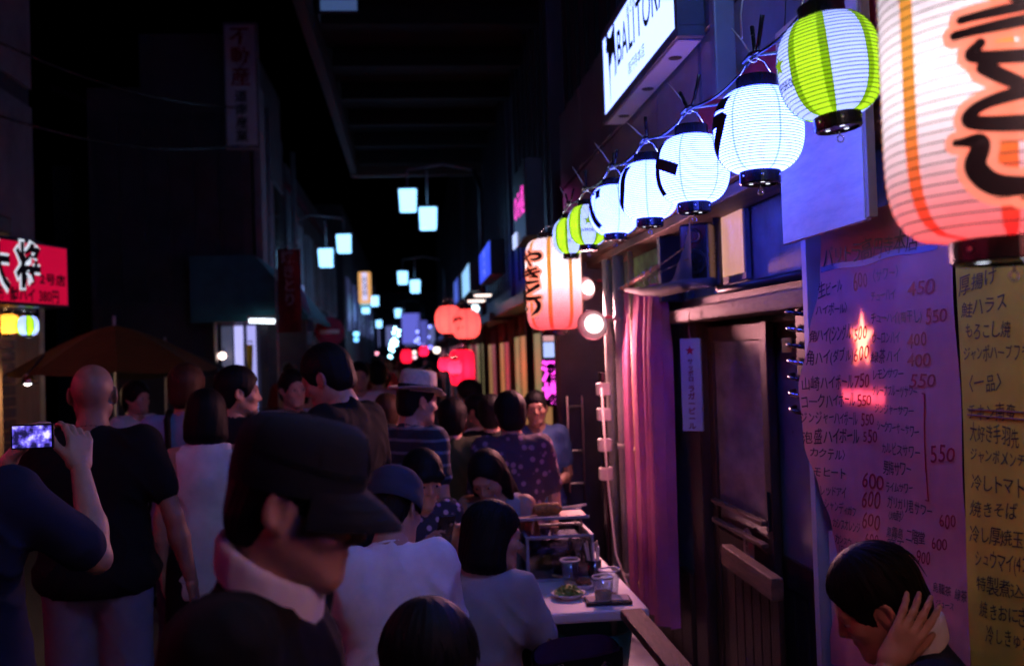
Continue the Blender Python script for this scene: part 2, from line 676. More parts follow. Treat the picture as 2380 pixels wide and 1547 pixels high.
# brush drawn kana in a unit box (x 0..1, y 0..1); each stroke is points plus widths
KANA = {
    'や': [([(0.02, 0.52), (0.25, 0.60), (0.6, 0.78), (0.9, 0.74), (0.96, 0.55), (0.78, 0.42), (0.58, 0.46)], [0.13, 0.12, 0.12, 0.17, 0.17, 0.14, 0.08]),
          ([(0.46, 0.98), (0.56, 0.86)], [0.14, 0.09]),
          ([(0.18, 0.88), (0.3, 0.6), (0.46, 0.3), (0.58, 0.03)], [0.16, 0.15, 0.16, 0.12])],
    'き': [([(0.1, 0.74), (0.4, 0.78), (0.82, 0.88)], [0.1, 0.13, 0.11]),
          ([(0.06, 0.52), (0.4, 0.56), (0.92, 0.68)], [0.11, 0.14, 0.12]),
          ([(0.38, 1.0), (0.5, 0.76), (0.66, 0.52), (0.84, 0.34)], [0.15, 0.14, 0.17, 0.12]),
          ([(0.84, 0.34), (0.62, 0.38), (0.46, 0.38)], [0.12, 0.08, 0.06]),
          ([(0.2, 0.32), (0.16, 0.14), (0.42, 0.03), (0.86, 0.06)], [0.12, 0.15, 0.16, 0.11])],
    'と': [([(0.22, 0.98), (0.32, 0.78), (0.46, 0.56)], [0.18, 0.17, 0.14]),
          ([(0.86, 0.84), (0.56, 0.6), (0.2, 0.4), (0.14, 0.16), (0.46, 0.04), (0.92, 0.08)], [0.2, 0.18, 0.14, 0.17, 0.19, 0.13])],
    'リ': [([(0.04, 0.92), (0.18, 0.86), (0.15, 0.5), (0.26, 0.2), (0.46, 0.13)], [.08, .2, .24, .24, .2]),
          ([(0.95, 1.0), (0.76, 0.86), (0.64, 0.5), (0.48, 0.13)], [.16, .22, .24, .2]),
          ([(0.4, -0.04), (0.7, 0.0), (1.0, -0.08)], [.03, .09, .04])],
    'り': [([(0.2, 0.94), (0.14, 0.66), (0.2, 0.42), (0.34, 0.52)], [0.16, 0.17, 0.14, 0.07]),
          ([(0.74, 0.98), (0.86, 0.68), (0.8, 0.34), (0.52, 0.02)], [0.18, 0.25, 0.22, 0.07])],
}
# ------------------------------------------------------------------ soft solids (for bodies, clothes, hair)
def cap(a, b, ra, rb=None, k=0.02, sub=False):
    return ('c', np.array(a, float), np.array(b, float), ra, ra if rb is None else rb, k, sub)


def ell(c, r, rot=None, k=0.02, sub=False):
    return ('e', np.array(c, float), np.array(r, float), rot, k, sub)


def field(prims, v):
    """Signed distance samples of smoothly joined solids on a grid of pitch v."""
    lo, hi = [], []
    for p in prims:
        if p[-1]:
            continue
        if p[0] == 'c':
            r = max(p[3], p[4])
            lo.append(np.minimum(p[1], p[2]) - r)
            hi.append(np.maximum(p[1], p[2]) + r)
        else:
            r = max(p[2]) if p[3] is not None else p[2]
            lo.append(p[1] - r)
            hi.append(p[1] + r)
    lo = np.min(lo, axis=0) - 3 * v - 0.01
    hi = np.max(hi, axis=0) + 3 * v + 0.01
    n = np.ceil((hi - lo) / v).astype(int) + 1
    d = np.full(n, 0.2, np.float32)
    ax = [lo[i] + v * np.arange(n[i]) for i in range(3)]
    for p in prims:
        k = p[-2]
        if p[0] == 'c':
            r = max(p[3], p[4])
            a, b = np.minimum(p[1], p[2]) - r, np.maximum(p[1], p[2]) + r
        else:
            r = max(p[2]) if p[3] is not None else p[2]
            a, b = p[1] - r, p[1] + r
        pad = k + 3 * v
        i0 = np.clip(np.floor((a - pad - lo) / v).astype(int), 0, n)
        i1 = np.clip(np.ceil((b + pad - lo) / v).astype(int) + 1, 0, n)
        sl = tuple(slice(i0[i], i1[i]) for i in range(3))
        blk = d[sl]
        if blk.size == 0:
            continue
        X = ax[0][sl[0]][:, None, None]
        Y = ax[1][sl[1]][None, :, None]
        Z = ax[2][sl[2]][None, None, :]
        if p[0] == 'c':
            ab = p[2] - p[1]
            L2 = max(ab @ ab, 1e-12)
            t = np.clip(((X - p[1][0]) * ab[0] + (Y - p[1][1]) * ab[1] + (Z - p[1][2]) * ab[2]) / L2, 0, 1)
            e = np.sqrt((X - p[1][0] - t * ab[0]) ** 2 + (Y - p[1][1] - t * ab[1]) ** 2 + (Z - p[1][2] - t * ab[2]) ** 2)
            e = e - (p[3] + (p[4] - p[3]) * t)
        else:
            x, y, z = X - p[1][0], Y - p[1][1], Z - p[1][2]
            if p[3] is not None:
                r = p[3]
                x, y, z = (x * r[0, 0] + y * r[1, 0] + z * r[2, 0], x * r[0, 1] + y * r[1, 1] + z * r[2, 1],
                           x * r[0, 2] + y * r[1, 2] + z * r[2, 2])
            q = p[2]
            k0 = np.sqrt((x / q[0]) ** 2 + (y / q[1]) ** 2 + (z / q[2]) ** 2)
            k1 = np.sqrt((x / q[0] ** 2) ** 2 + (y / q[1] ** 2) ** 2 + (z / q[2] ** 2) ** 2)
            e = k0 * (k0 - 1) / np.maximum(k1, 1e-6)
        e = e.astype(np.float32)
        if p[-1]:
            h = np.clip(0.5 - 0.5 * (blk + e) / k, 0, 1)
            d[sl] = blk + (-e - blk) * h + k * h * (1 - h)
        else:
            h = np.clip(0.5 + 0.5 * (e - blk) / k, 0, 1)
            d[sl] = e + (blk - e) * h - k * h * (1 - h)
    return d, lo


def skin_over(prims, v):
    """Surface of the joined solids: (verts, quads)."""
    d, lo = field(prims, v)
    ins = d < 0
    c = np.zeros(np.array(d.shape) - 1, np.int8)
    for i in (0, 1):
        for j in (0, 1):
            for k in (0, 1):
                c += ins[i:d.shape[0] - 1 + i, j:d.shape[1] - 1 + j, k:d.shape[2] - 1 + k]
    I, J, K = np.nonzero((c > 0) & (c < 8))
    idx = -np.ones(c.shape, np.int64)
    idx[I, J, K] = np.arange(len(I))
    acc = np.zeros((len(I), 3))
    cnt = np.zeros(len(I))
    for axis in range(3):
        o = [0, 0, 0]
        o[axis] = 1
        oth = [q for q in range(3) if q != axis]
        for s in (0, 1):
            for t in (0, 1):
                a = np.zeros(3, int)
                a[oth[0]], a[oth[1]] = s, t
                da = d[I + a[0], J + a[1], K + a[2]]
                b = a + o
                db = d[I + b[0], J + b[1], K + b[2]]
                cr = (da < 0) != (db < 0)
                tt = np.where(cr, da / np.where(cr, da - db, 1), 0)
                for q in range(3):
                    acc[:, q] += np.where(cr, a[q] + tt * o[q], 0)
                cnt += cr
    P = (np.stack([I, J, K], 1) + acc / cnt[:, None]) * v + lo
    quads = []
    for axis in range(3):
        u, w = [(1, 2), (2, 0), (0, 1)][axis]
        sa = [slice(None)] * 3
        sb = [slice(None)] * 3
        sa[axis] = slice(0, -1)
        sb[axis] = slice(1, None)
        a, b = ins[tuple(sa)], ins[tuple(sb)]
        E = np.array(np.nonzero(a != b))
        ok = (E[u] > 0) & (E[w] > 0) & (E[u] < idx.shape[u]) & (E[w] < idx.shape[w])
        E = E[:, ok]
        fl = a[tuple(E)]

        def cell(du, dw):
            q = E.copy()
            q[u] -= du
            q[w] -= dw
            return idx[tuple(q)]
        q = np.stack([cell(1, 1), cell(0, 1), cell(0, 0), cell(1, 0)], 1)
        q = np.where(fl[:, None], q, q[:, ::-1])
        quads.append(q)
    Q = np.concatenate(quads)
    Q = Q[(Q >= 0).all(1)]
    # one round of smoothing
    for _ in range(2):
        S = np.zeros_like(P)
        N = np.zeros(len(P))
        for a, b in ((0, 1), (1, 2), (2, 3), (3, 0)):
            np.add.at(S, Q[:, a], P[Q[:, b]])
            np.add.at(S, Q[:, b], P[Q[:, a]])
            np.add.at(N, Q[:, a], 1)
            np.add.at(N, Q[:, b], 1)
        P = P * 0.5 + 0.5 * S / np.maximum(N, 1)[:, None]
    return P, Q


def vnormals(P, Q):
    n = np.cross(P[Q[:, 2]] - P[Q[:, 0]], P[Q[:, 3]] - P[Q[:, 1]])
    N = np.zeros_like(P)
    for a in range(4):
        np.add.at(N, Q[:, a], n)
    return N / (np.linalg.norm(N, axis=1)[:, None] + 1e-12)


def mesh_np(name, parts, mats, parent=None, kind=None):
    """parts: list of (verts, quads, material index)."""
    V = np.concatenate([p[0] for p in parts])
    off, Qs, Ms = 0, [], []
    for p in parts:
        Qs.append(p[1] + off)
        Ms.append(np.full(len(p[1]), p[2] if len(p) > 2 else 0))
        off += len(p[0])
    Q = np.concatenate(Qs)
    me = bpy.data.meshes.new(name)
    me.vertices.add(len(V))
    me.vertices.foreach_set('co', V.astype(np.float32).ravel())
    me.loops.add(Q.size)
    me.loops.foreach_set('vertex_index', Q.ravel().astype(np.int32))
    me.polygons.add(len(Q))
    me.polygons.foreach_set('loop_start', np.arange(0, Q.size, 4, dtype=np.int32))
    me.polygons.foreach_set('loop_total', np.full(len(Q), 4, np.int32))
    me.polygons.foreach_set('use_smooth', np.ones(len(Q), bool))
    for m in (mats if isinstance(mats, (list, tuple)) else [mats]):
        me.materials.append(M[m] if isinstance(m, str) else m)
    me.polygons.foreach_set('material_index', np.concatenate(Ms).astype(np.int32))
    me.update(calc_edges=True)
    me.validate()
    return link(name, me, parent, kind=kind)


def folds(P, Q, amp, seed=0.0, f=1.0):
    """Cloth folds: crossing ridges pushed along the normals."""
    N = vnormals(P, Q)
    x, y, z = (P * f).T
    sx = np.sign(x + .01)
    ph = 15 * (z + .55 * np.abs(x)) + 2.2 * np.sin(6 * x + seed) + 1.7 * np.sin(8 * y + 2 * seed) + 1.1 * np.sin(19 * x * sx + 7 * z)
    w = (1 - np.abs(np.sin(ph))) ** 2 * (.35 + .65 * np.sin(5 * x - 6 * z + 3 * seed + 2 * np.sin(7 * y + seed)) ** 2)
    ph2 = 26 * (x + .35 * z * np.sin(seed)) + 2.5 * np.sin(9 * z + seed) + 3 * y
    w2 = (1 - np.abs(np.sin(ph2))) ** 2 * np.clip(np.sin(7 * z + seed), 0, 1)
    return P + N * (amp * 1.25 * w + 0.8 * amp * w2)[:, None]


def rotx(a):
    c, s = math.cos(a), math.sin(a)
    return np.array([[1, 0, 0], [0, c, -s], [0, s, c]])


def roty(a):
    c, s = math.cos(a), math.sin(a)
    return np.array([[c, 0, s], [0, 1, 0], [-s, 0, c]])


def rotz(a):
    c, s = math.cos(a), math.sin(a)
    return np.array([[c, -s, 0], [s, c, 0], [0, 0, 1]])


def xf(p, Rm, t, s=1.0):
    """Move a soft solid."""
    if p[0] == 'c':
        return ('c', Rm @ (p[1] * s) + t, Rm @ (p[2] * s) + t, p[3] * s, p[4] * s, p[5] * s, p[6])
    r = Rm if p[3] is None else Rm @ p[3]
    return ('e', Rm @ (p[1] * s) + t, p[2] * s, r, p[4] * s, p[5])


def head_prims(slim=1.0, mouth=0.0):
    P = [ell((0, -.014, .026), (.074, .094, .088), k=.02),
         ell((0, .028, -.036), (.056 * slim, .060, .074), k=.035),
         cap((-.046 * slim, .0, -.05), (-.018, .066, -.092), .020, .018, .03),
         cap((.046 * slim, .0, -.05), (.018, .066, -.092), .020, .018, .03),
         cap((-.008, .071, -.1), (.008, .071, -.1), .017, None, .02),
         cap((-.036, .074, .024), (.036, .074, .024), .012, None, .016),
         ell((-.04, .058, -.024), (.022, .022, .02), k=.02), ell((.04, .058, -.024), (.022, .022, .02), k=.02),
         ell((-.031, .092, .002), (.018, .016, .012), k=.012, sub=True), ell((.031, .092, .002), (.018, .016, .012), k=.012, sub=True),
         cap((0, .082, .012), (0, .102, -.026), .0075, .0105, .012),
         cap((-.011, .092, -.033), (.011, .092, -.033), .008, None, .006),
         cap((-.019, .08, -.0585), (.019, .08, -.0585), .0068, None, .006), cap((-.006, .087, -.0575), (.006, .087, -.0575), .0058, None, .007),
         cap((-.015, .081, -.0725), (.015, .081, -.0725), .0078, None, .007),
         cap((-.021, .092, -.0655), (.021, .092, -.0655), .0022 + mouth, None, .003, True),
         # closed lids
         ell((-.031, .0775, .007), (.015, .0105, .0065), k=.005), ell((.031, .0775, .007), (.015, .0105, .0065), k=.005)]
    for s in (-1, 1):
        P += [ell((s * .079, -.010, -.004), (.009, .021, .033), rotz(s * .45), k=.008),
              ell((s * .083, -.005, -.001), (.007, .011, .019), rotz(s * .35), k=.005, sub=True),
              ell((s * .074, -.002, -.030), (.007, .009, .010), k=.006)]
    return P


def hand_prims(wrist, direction, normal, side, curl=0.5, s=1.0, spread=0.1, thumb=0.6):
    """Palm, four fingers of different lengths and a thumb; normal = way the palm faces; side +1 right, -1 left."""
    w = np.array(wrist, float)
    f = np.array(direction, float)
    f /= np.linalg.norm(f)
    n = np.array(normal, float)
    n = n - f * (n @ f)
    n /= np.linalg.norm(n)
    r = np.cross(f, n) * side            # towards the thumb
    P = []
    for q in (-.027, -.009, .009, .027):
        P.append(cap(w + s * (q * .75 * r + .012 * f), w + s * (q * r + .082 * f), .0125 * s, .0105 * s, .012 * s))
    P.append(cap(w - f * .03 * s, w + f * .02 * s, .021 * s, .02 * s, .02 * s))
    P.append(cap(w + s * (.018 * r + .015 * f + .006 * n), w + s * (.03 * r + .042 * f + .012 * n), .015 * s, .012 * s, .015 * s))
    ln = [(.036, .022, .018), (.043, .027, .020), (.046, .029, .021), (.041, .026, .020)]
    for i, q in enumerate((-.029, -.0095, .0098, .029)):
        b = w + s * (q * r + .085 * f)
        a = curl * (1.0 + 0.15 * (1.5 - i))
        ang = a * 0.6
        yaw = (q / .029) * spread
        for j, L in enumerate(ln[i]):
            dr = math.cos(ang) * (math.cos(yaw) * f + math.sin(yaw) * r) + math.sin(ang) * n
            e = b + s * L * dr
            ra = (.0098, .0088, .0078)[j] * (0.92 if i == 0 else 1)
            P.append(cap(b, e, ra * s, (.0088, .0078, .0066)[j] * s, .004 * s))
            b = e
            ang += a * 0.75
    b = w + s * (.034 * r + .034 * f + .008 * n)
    ang = .75
    for j, L in enumerate((.034, .028, .022)):
        dr = math.cos(ang) * f + math.sin(ang) * (r * (1 - thumb * .6) + n * thumb * .9)
        dr /= np.linalg.norm(dr)
        e = b + s * L * dr
        P.append(cap(b, e, (.0125, .0105, .009)[j] * s, (.0105, .009, .0075)[j] * s, .005 * s))
        b = e
        ang -= .22
    return P


def hair_prims(style):
    if style in ('short', 'cropped'):
        g = .012 if style == 'short' else .006
        P = [ell((0, -.018, .034), (.076 + g, .096 + g, .09 + g * 1.3), k=.015), ell((0, -.055, -.03), (.066 + g * .5, .05 + g, .065), k=.02),
             ell((0, .108, -.03), (.083, .08, .096), k=.012, sub=True), ell((0, -.02, -.15), (.12, .15, .075), k=.01, sub=True)]
        for s in (-1, 1):
            P.append(ell((s * .088, .006, -.022), (.022, .036, .046), k=.008, sub=True))
    elif style == 'full':
        P = [ell((0, -.018, .038), (.094, .114, .104), k=.015), ell((0, -.06, -.03), (.082, .062, .08), k=.02),
             ell((0, .112, -.04), (.08, .085, .10), k=.012, sub=True), ell((0, -.02, -.165), (.14, .16, .07), k=.01, sub=True)]
        for s in (-1, 1):
            P.append(ell((s * .098, .012, -.03), (.02, .03, .04), k=.008, sub=True))
    elif style == 'bob':
        P = [ell((0, -.02, .036), (.094, .112, .102), k=.02), ell((0, -.035, -.055), (.103, .092, .085), k=.05),
             ell((0, -.03, -.1), (.1, .088, .045), k=.03),
             ell((0, .115, -.05), (.076, .098, .125), k=.012, sub=True), ell((0, .137, -.045), (.17, .118, .105), k=.02, sub=True), ell((0, .03, -.2), (.2, .2, .065), k=.008, sub=True)]
    elif style == 'long':
        P = [ell((0, -.02, .036), (.09, .11, .1), k=.02), ell((0, -.055, -.07), (.098, .072, .12), k=.05),
             ell((0, -.085, -.2), (.1, .045, .12), k=.05), cap((-.085, -.02, -.02), (-.085, .015, -.26), .024, .014, .03),
             cap((.085, -.02, -.02), (.085, .015, -.26), .024, .014, .03),
             ell((0, .115, -.05), (.074, .1, .13), k=.012, sub=True), ell((0, .142, -.045), (.17, .118, .105), k=.02, sub=True)]
    elif style == 'fringe':
        P = [ell((0, -.02, .036), (.09, .11, .1), k=.02), ell((0, -.05, -.06), (.096, .075, .1), k=.05),
             cap((-.045, .075, .04), (.045, .075, .04), .024, None, .02),
             ell((0, .112, -.085), (.072, .1, .11), k=.01, sub=True), ell((0, .02, -.21), (.2, .2, .06), k=.008, sub=True)]
    elif style == 'tied':
        P = [ell((0, -.018, .034), (.084, .104, .098), k=.015), ell((0, -.1, .02), (.035, .04, .035), k=.02),
             ell((0, .104, -.04), (.078, .085, .092), k=.012, sub=True), ell((0, -.02, -.16), (.14, .16, .085), k=.01, sub=True)]
        for s in (-1, 1):
            P.append(ell((s * .088, .006, -.026), (.02, .034, .044), k=.008, sub=True))
    return P


def strands(Rm, t, s, n, parent, mat_, rnd, drop=1.0, style='short'):
    """Loose locks lying over the hair so that its edge is not smooth."""
    mb = MB()
    c = np.array([0, -.02, .03])
    low = {'short': -.05, 'full': -.06, 'bob': -.12, 'long': -.2}.get(style, -.06)
    for _ in range(n):
        az = rnd.uniform(math.pi * .02, math.pi * 1.96) if False else rnd.uniform(0, 2 * math.pi)
        start = rnd.uniform(.05, .9)
        pts = []
        L = rnd.uniform(.5, 1.0)
        front = math.cos(az) > .3
        for q in range(6):
            u = start + L * q / 5
            z = min(u, 1.62 if not front else 1.05)
            rr = 1.0 + rnd.uniform(-.004, .012) + .018 * (q / 5) * rnd.random()
            rad = np.array([.092 if style == 'short' else .097, .112, .106]) * rr
            p = c + rad * np.array([math.sin(z) * math.sin(az), math.sin(z) * math.cos(az), math.cos(z)])
            if u > z:
                p[2] -= (u - z) * .085 * drop
            p[2] = max(p[2], low - .01 * rnd.random())
            az += rnd.uniform(-.06, .06)
            pts.append(Rm @ (p * s) + t)
        mb.tube(pts, [.0016 * s, .002 * s, .002 * s, .0018 * s, .0012 * s, .0004 * s], 3, cap=False)
    return mb.build('loose_hair', mat_, parent, smooth=True, world=False, kind='stuff')


def person(label, head_at, face, group=None, pose='stand', H=None, lean=0.0, look=(0, 0, 0), arms=None, top=('tee', 'black_cloth'),
           bottom=('trousers', 'charcoal_cloth'), hair=('short', 'hair'), skin='skin', detail=1, slim=1.0, wide=1.0, seat_back=0.0,
           collar=None, hem=0.0, neck='round', shoes='black_cloth', eyes=None, mouth=0.0, cat='person'):
    """head_at: world point of the middle of the head. face: compass bearing in degrees (0 = up the alley, 90 = towards the bar).
    detail 2 near, 1 middle, 0 far."""
    P0 = Vector(head_at)
    v, vh, vhand = ((.0105, .0042, .0036), (.015, .0062, .0055), (.024, .010, .009))[2 - detail]
    lk = [R_(a) for a in look]
    ln = R_(lean)
    Lr = rotx(-ln)
    Hr = rotz(-lk[1]) @ rotx(-lk[0]) @ roty(lk[2])
    # head middle relative to the pelvis for a height of 1
    def upper(H):
        nb = Lr @ np.array([0, -.012 * H, .315 * H])
        hc = nb + Lr @ Hr @ np.array([0, .016 * H, .078 * H])
        return nb, hc
    if pose == 'stand':
        if H is None:
            nb, hc = upper(1.0)
            H = P0.z / (.53 + hc[2])
        zp = P0.z - upper(H)[1][2]
    else:
        H = H or 1.64
        zp = P0.z - upper(H)[1][2]
    s = H / 1.7
    nb, hc = upper(H)
    rz = -R_(face)
    c, sn = math.cos(rz), math.sin(rz)
    base = Vector((P0.x - (c * hc[0] - sn * hc[1]), P0.y - (sn * hc[0] + c * hc[1]), 0))
    root = thing('person', label, cat, base, rz, group)
    pel = np.array([0, 0, zp])
    nbw, hcw = nb + pel, hc + pel
    TR = lambda p: Lr @ (np.array(p, float) * H) + pel
    sh = {q: TR((q * .1 * wide, -.012, .282)) for q in (-1, 1)}
    # torso
    def torso(g):
        P = [ell(TR((0, 0, .005)), np.array([.092 * wide, .064, .075]) * H + g, Lr, .04), ell(TR((0, -.002, .105)), np.array([.080 * wide * slim, .056, .085]) * H + g, Lr, .05),
             ell(TR((0, -.004, .205)), np.array([.096 * wide, .066, .1]) * H + g, Lr, .05),
             cap(TR((-.082 * wide, -.012, .279)), TR((.082 * wide, -.012, .279)), .031 * H + g, None, .03),
             cap(TR((0, -.012, .27)), TR((0, -.012, .31)), .047 * H + g, .034 * H + g * .3, .035)]
        return P
    # arms
    arms = arms or {}
    joints = {}
    for q in (-1, 1):
        a = arms.get('R' if q > 0 else 'L', 'hang')
        if a == 'hang':
            el = sh[q] + np.array([q * .035, -.015, -.172]) * H
            wr = el + np.array([q * .004, .03, -.145]) * H
            dr, nm, cu = wr - el, np.array([-q, .2, 0]), .45
        elif a == 'lap':
            el = sh[q] + np.array([q * .03, .03, -.168]) * H
            wr = el + np.array([-q * .05, .125, -.03]) * H
            dr, nm, cu = wr - el, np.array([0, 0, -1.]), .4
        elif a == 'eat':
            el = sh[q] + np.array([q * .035, .06, -.15]) * H
            wr = el + np.array([-q * .04, .105, .06]) * H
            dr, nm, cu = wr - el, np.array([-q, 0, -.2]), .9
        elif isinstance(a[0], str):            # placed from the head: wrist, elbow
            wr, el = hcw + np.array(a[1], float), hcw + np.array(a[2], float)
            dr, nm, cu = np.array(a[3], float), np.array(a[4], float), a[5]
        else:
            el, wr = np.array(a[0], float), np.array(a[1], float)
            el = sh[q] + el * H
            wr = el + wr * H
            dr, nm, cu = (np.array(a[2], float) if len(a) > 2 else wr - el), np.array(a[3] if len(a) > 3 else (0, 0, -1), float), (a[4] if len(a) > 4 else .5)
        joints[q] = (sh[q], el, wr, dr, nm, cu)
    # legs
    hip = {q: pel + np.array([q * .05 * H * wide, 0, -.015 * H]) for q in (-1, 1)}
    legs = {}
    for q in (-1, 1):
        if pose == 'stand':
            kn = np.array([q * .055 * H, .012 * H, .285 * H])
            an = np.array([q * .058 * H, -.018 * H, .05 * H])
            if pose == 'stand' and zp < .5 * H:
                kn[2] *= zp / (.53 * H)
        else:
            kn = hip[q] + np.array([q * .045 * H, .245 * H, .01 * H])
            an = np.array([kn[0], kn[1] - .01 * H, .05 * H])
            kn[2] = min(kn[2], .05 * H + .25 * H + max(0, zp - .3 * H) * .4)
        legs[q] = (hip[q], kn, an)
    # one continuous body
    B = torso(0.0)
    for q in (-1, 1):
        S, E, Wr, dr, nm, cu = joints[q]
        B += [cap(S, E, .029 * H, .0215 * H, .03), cap(E, E + (Wr - E) * .35, .0215 * H, .0225 * H, .015), cap(E + (Wr - E) * .3, Wr, .0225 * H, .0145 * H, .02)]
        h_, k_, a_ = legs[q]
        B += [cap(h_, k_, .052 * H, .034 * H, .03), cap(k_, k_ + (a_ - k_) * .35, .034 * H, .035 * H, .02), cap(k_ + (a_ - k_) * .3, a_, .035 * H, .021 * H, .02)]
    HR = Lr @ Hr
    B.append(cap(nbw - Lr @ np.array([0, 0, .02 * H]), hcw + HR @ np.array([0, -.022, -.05]) * s, .034 * H, .03 * H, .03))
    B.append(ell(hcw + HR @ np.array([0, -.012, .0]) * s, np.array([.06, .075, .085]) * s, HR, .02))
    parts = [skin_over(B, v)]
    hp = [xf(p, HR, hcw, s) for p in head_prims(slim, mouth)]
    hp.append(cap(hcw + HR @ np.array([0, -.022, -.05]) * s, nbw + (hcw - nbw) * .05, .03 * H, .034 * H, .03))
    parts.append(skin_over(hp, vh))
    hk = []
    for q in (-1, 1):
        S, E, Wr, dr, nm, cu = joints[q]
        parts.append(skin_over(hand_prims(Wr, dr, nm, q, cu, s * .98), vhand))
    mesh_np('body', parts, skin, root)
    # eyes
    if eyes or (eyes is None and detail == 2):
        for q in (-1, 1):
            mb = MB()
            p = hcw + HR @ np.array([q * .031, .0745, .0005]) * s
            mb.lathe([(0.0001, -.0115 * s), (.008 * s, -.008 * s), (.0115 * s, 0), (.008 * s, .008 * s), (.0001, .0115 * s)], p, 12, 0,
                     Matrix((HR @ rotx(-math.pi / 2)).tolist()))
            mb.lathe([(.0001, .0118 * s), (.0055 * s, .0106 * s), (.006 * s, .0095 * s)], p, 12, 1, Matrix((HR @ rotx(-math.pi / 2 - .12)).tolist()))
            mb.build('eye', ['eye', 'iris'], root, True, world=False)
    seed = (abs(P0.x) * 7.3 + abs(P0.y) * 3.1) % 6.28
    # top
    kind, tm = top[0], top[1]
    if kind:
        T = torso(.011)
        T.append(ell(TR((0, 0, -.005 - hem)), np.array([.119 * wide, .088, .07 + hem]) * H, Lr, .04))
        if kind in ('tee', 'loose', 'jacket', 'long'):
            for q in (-1, 1):
                T.append(ell(TR((q * .066 * wide, -.034, .225)), np.array([.05, .034, .075]) * H, Lr, .05))
            T.append(ell(TR((0, -.002, .07)), np.array([.103 * wide * (.4 + .6 * slim), .073, .16]) * H, Lr, .05))
        if kind == 'blouse':
            T.append(ell(TR((0, -.01, .06)), np.array([.1 * wide, .078, .12]) * H, Lr, .05))
        fr = {'tee': .62, 'loose': .8, 'long': 1.0, 'vest': 0, 'blouse': 0, 'jacket': 1.0}[kind]
        ex = {'tee': .011, 'loose': .013, 'long': .012, 'vest': 0, 'blouse': 0, 'jacket': .02}[kind]
        for q in (-1, 1):
            S, E, Wr, dr, nm, cu = joints[q]
            if fr:
                T.append(cap(S, S + (E - S) * min(1, fr), .029 * H + ex, .026 * H + ex * 1.25, .05))
                if fr >= 1:
                    T.append(cap(E, E + (Wr - E) * .9, .0235 * H + ex, .0175 * H + ex, .03))
        if kind in ('vest', 'blouse'):
            for q in (-1, 1):
                S, E = joints[q][0], joints[q][1]
                T.append(cap(S + np.array([q * .012, 0, .02]) * H, S + (E - S) * .8, .034 * H, .03 * H, .01, True))
        if kind in ('vest', 'blouse') or neck == 'v':
            T.append(cap(nbw + Lr @ np.array([0, .06, .01]) * s, nbw + Lr @ np.array([0, .11, -.05]) * s, .036 * H, .02 * H, .02, True))
        else:
            T.append(cap(nbw + Lr @ np.array([0, .05, .03]) * s, nbw + Lr @ np.array([0, .09, .005]) * s, .036 * H, .03 * H, .02, True))
        pv, pq = skin_over(T, v * .95)
        pv = folds(pv, pq, (.004, .006, .0075)[detail] * s, seed, 1.5)
        low = pel[2] - (.045 + hem) * H
        pv[:, 2] = np.where(pv[:, 2] < low, low + (pv[:, 2] - low) * .08, pv[:, 2])
        mesh_np({'tee': 'shirt', 'loose': 'shirt', 'long': 'shirt', 'vest': 'vest', 'blouse': 'blouse', 'jacket': 'jacket'}[kind], [(pv, pq)], tm, root)
    if kind in ('tee', 'loose', 'long') and detail and neck == 'round':
        mb = MB()
        mb.tube([nbw + Lr @ np.array([math.sin(a) * .062, .008 + math.cos(a) * .060, -.004 - .022 * math.cos(a)]) * s for a in np.linspace(0, 2 * math.pi, 26)], .0065 * s, 7, cap=False)
        mb.build('neckband', tm, root, True, world=False)
    # lower clothing
    bk, bmat_ = bottom
    L = [ell(pel + np.array([0, 0, -.01]) * H, np.array([.097 * wide, .07, .072]) * H, None, .04)]
    for q in (-1, 1):
        h_, k_, a_ = legs[q]
        if bk == 'trousers':
            L += [cap(h_, k_, .058 * H, .043 * H, .03), cap(k_, a_, .043 * H, .035 * H, .02)]
        elif bk == 'shorts':
            L += [cap(h_, h_ + (k_ - h_) * .86, .06 * H, .056 * H, .03)]
        else:
            L += [cap(h_, h_ + (k_ - h_) * 1.0, .07 * H, .075 * H, .06)]
    pv, pq = skin_over(L, v)
    pv = folds(pv, pq, .006 * s, seed + 2)
    mesh_np(bk, [(pv, pq)], bmat_, root)
    for q in (-1, 1):
        a_ = legs[q][2]
        f0 = np.array([a_[0], a_[1], 0.0])
        sh_ = [cap(f0 + np.array([0, -.022, .034]) * s, f0 + np.array([0, .06, .034]) * s, .034 * s, .036 * s, .02),
               ell(f0 + np.array([0, .1, .03]) * s, np.array([.042, .075, .03]) * s, None, .03), cap(f0 + np.array([0, -.01, .04]) * s, a_, .032 * s, .034 * s, .02)]
        mesh_np('shoe', [skin_over(sh_, max(.009, v * .8))], shoes, root)
    if hair:
        pv, pq = skin_over([xf(p, HR, hcw, s) for p in hair_prims(hair[0])], vh)
        loc = (pv - hcw) @ HR
        az = np.arctan2(loc[:, 0], loc[:, 1])
        N = vnormals(pv, pq)
        pv = pv + N * (0.0014 * np.sin(az * 31 + 40 * loc[:, 2]) * np.sin(az * 13 + 3 + 25 * loc[:, 2]))[:, None] * (1 if detail else .6)
        mesh_np('hair', [(pv, pq)], hair[1], root)
    if collar:
        cp = []
        for i in range(18):
            a0, a1 = math.pi * 2 * i / 18, math.pi * 2 * (i + 1) / 18
            def pt(a, up):
                return nbw + Lr @ np.array([math.sin(a) * (.070 + up * .12), math.cos(a) * (.070 + up * .1) + .012, -.012 + up - .035 * math.cos(a)]) * s
            cp += [cap(pt(a0, .0), pt(a1, .0), .012 * s, None, .015), cap(pt(a0, .022), pt(a1, .022), .009 * s, None, .015), cap(pt(a0, .042), pt(a1, .042), .007 * s, None, .015)]
        pv, pq = skin_over(cp, .0065)
        mesh_np('collar', [(folds(pv, pq, .002, seed, 2.0), pq)], collar, root)
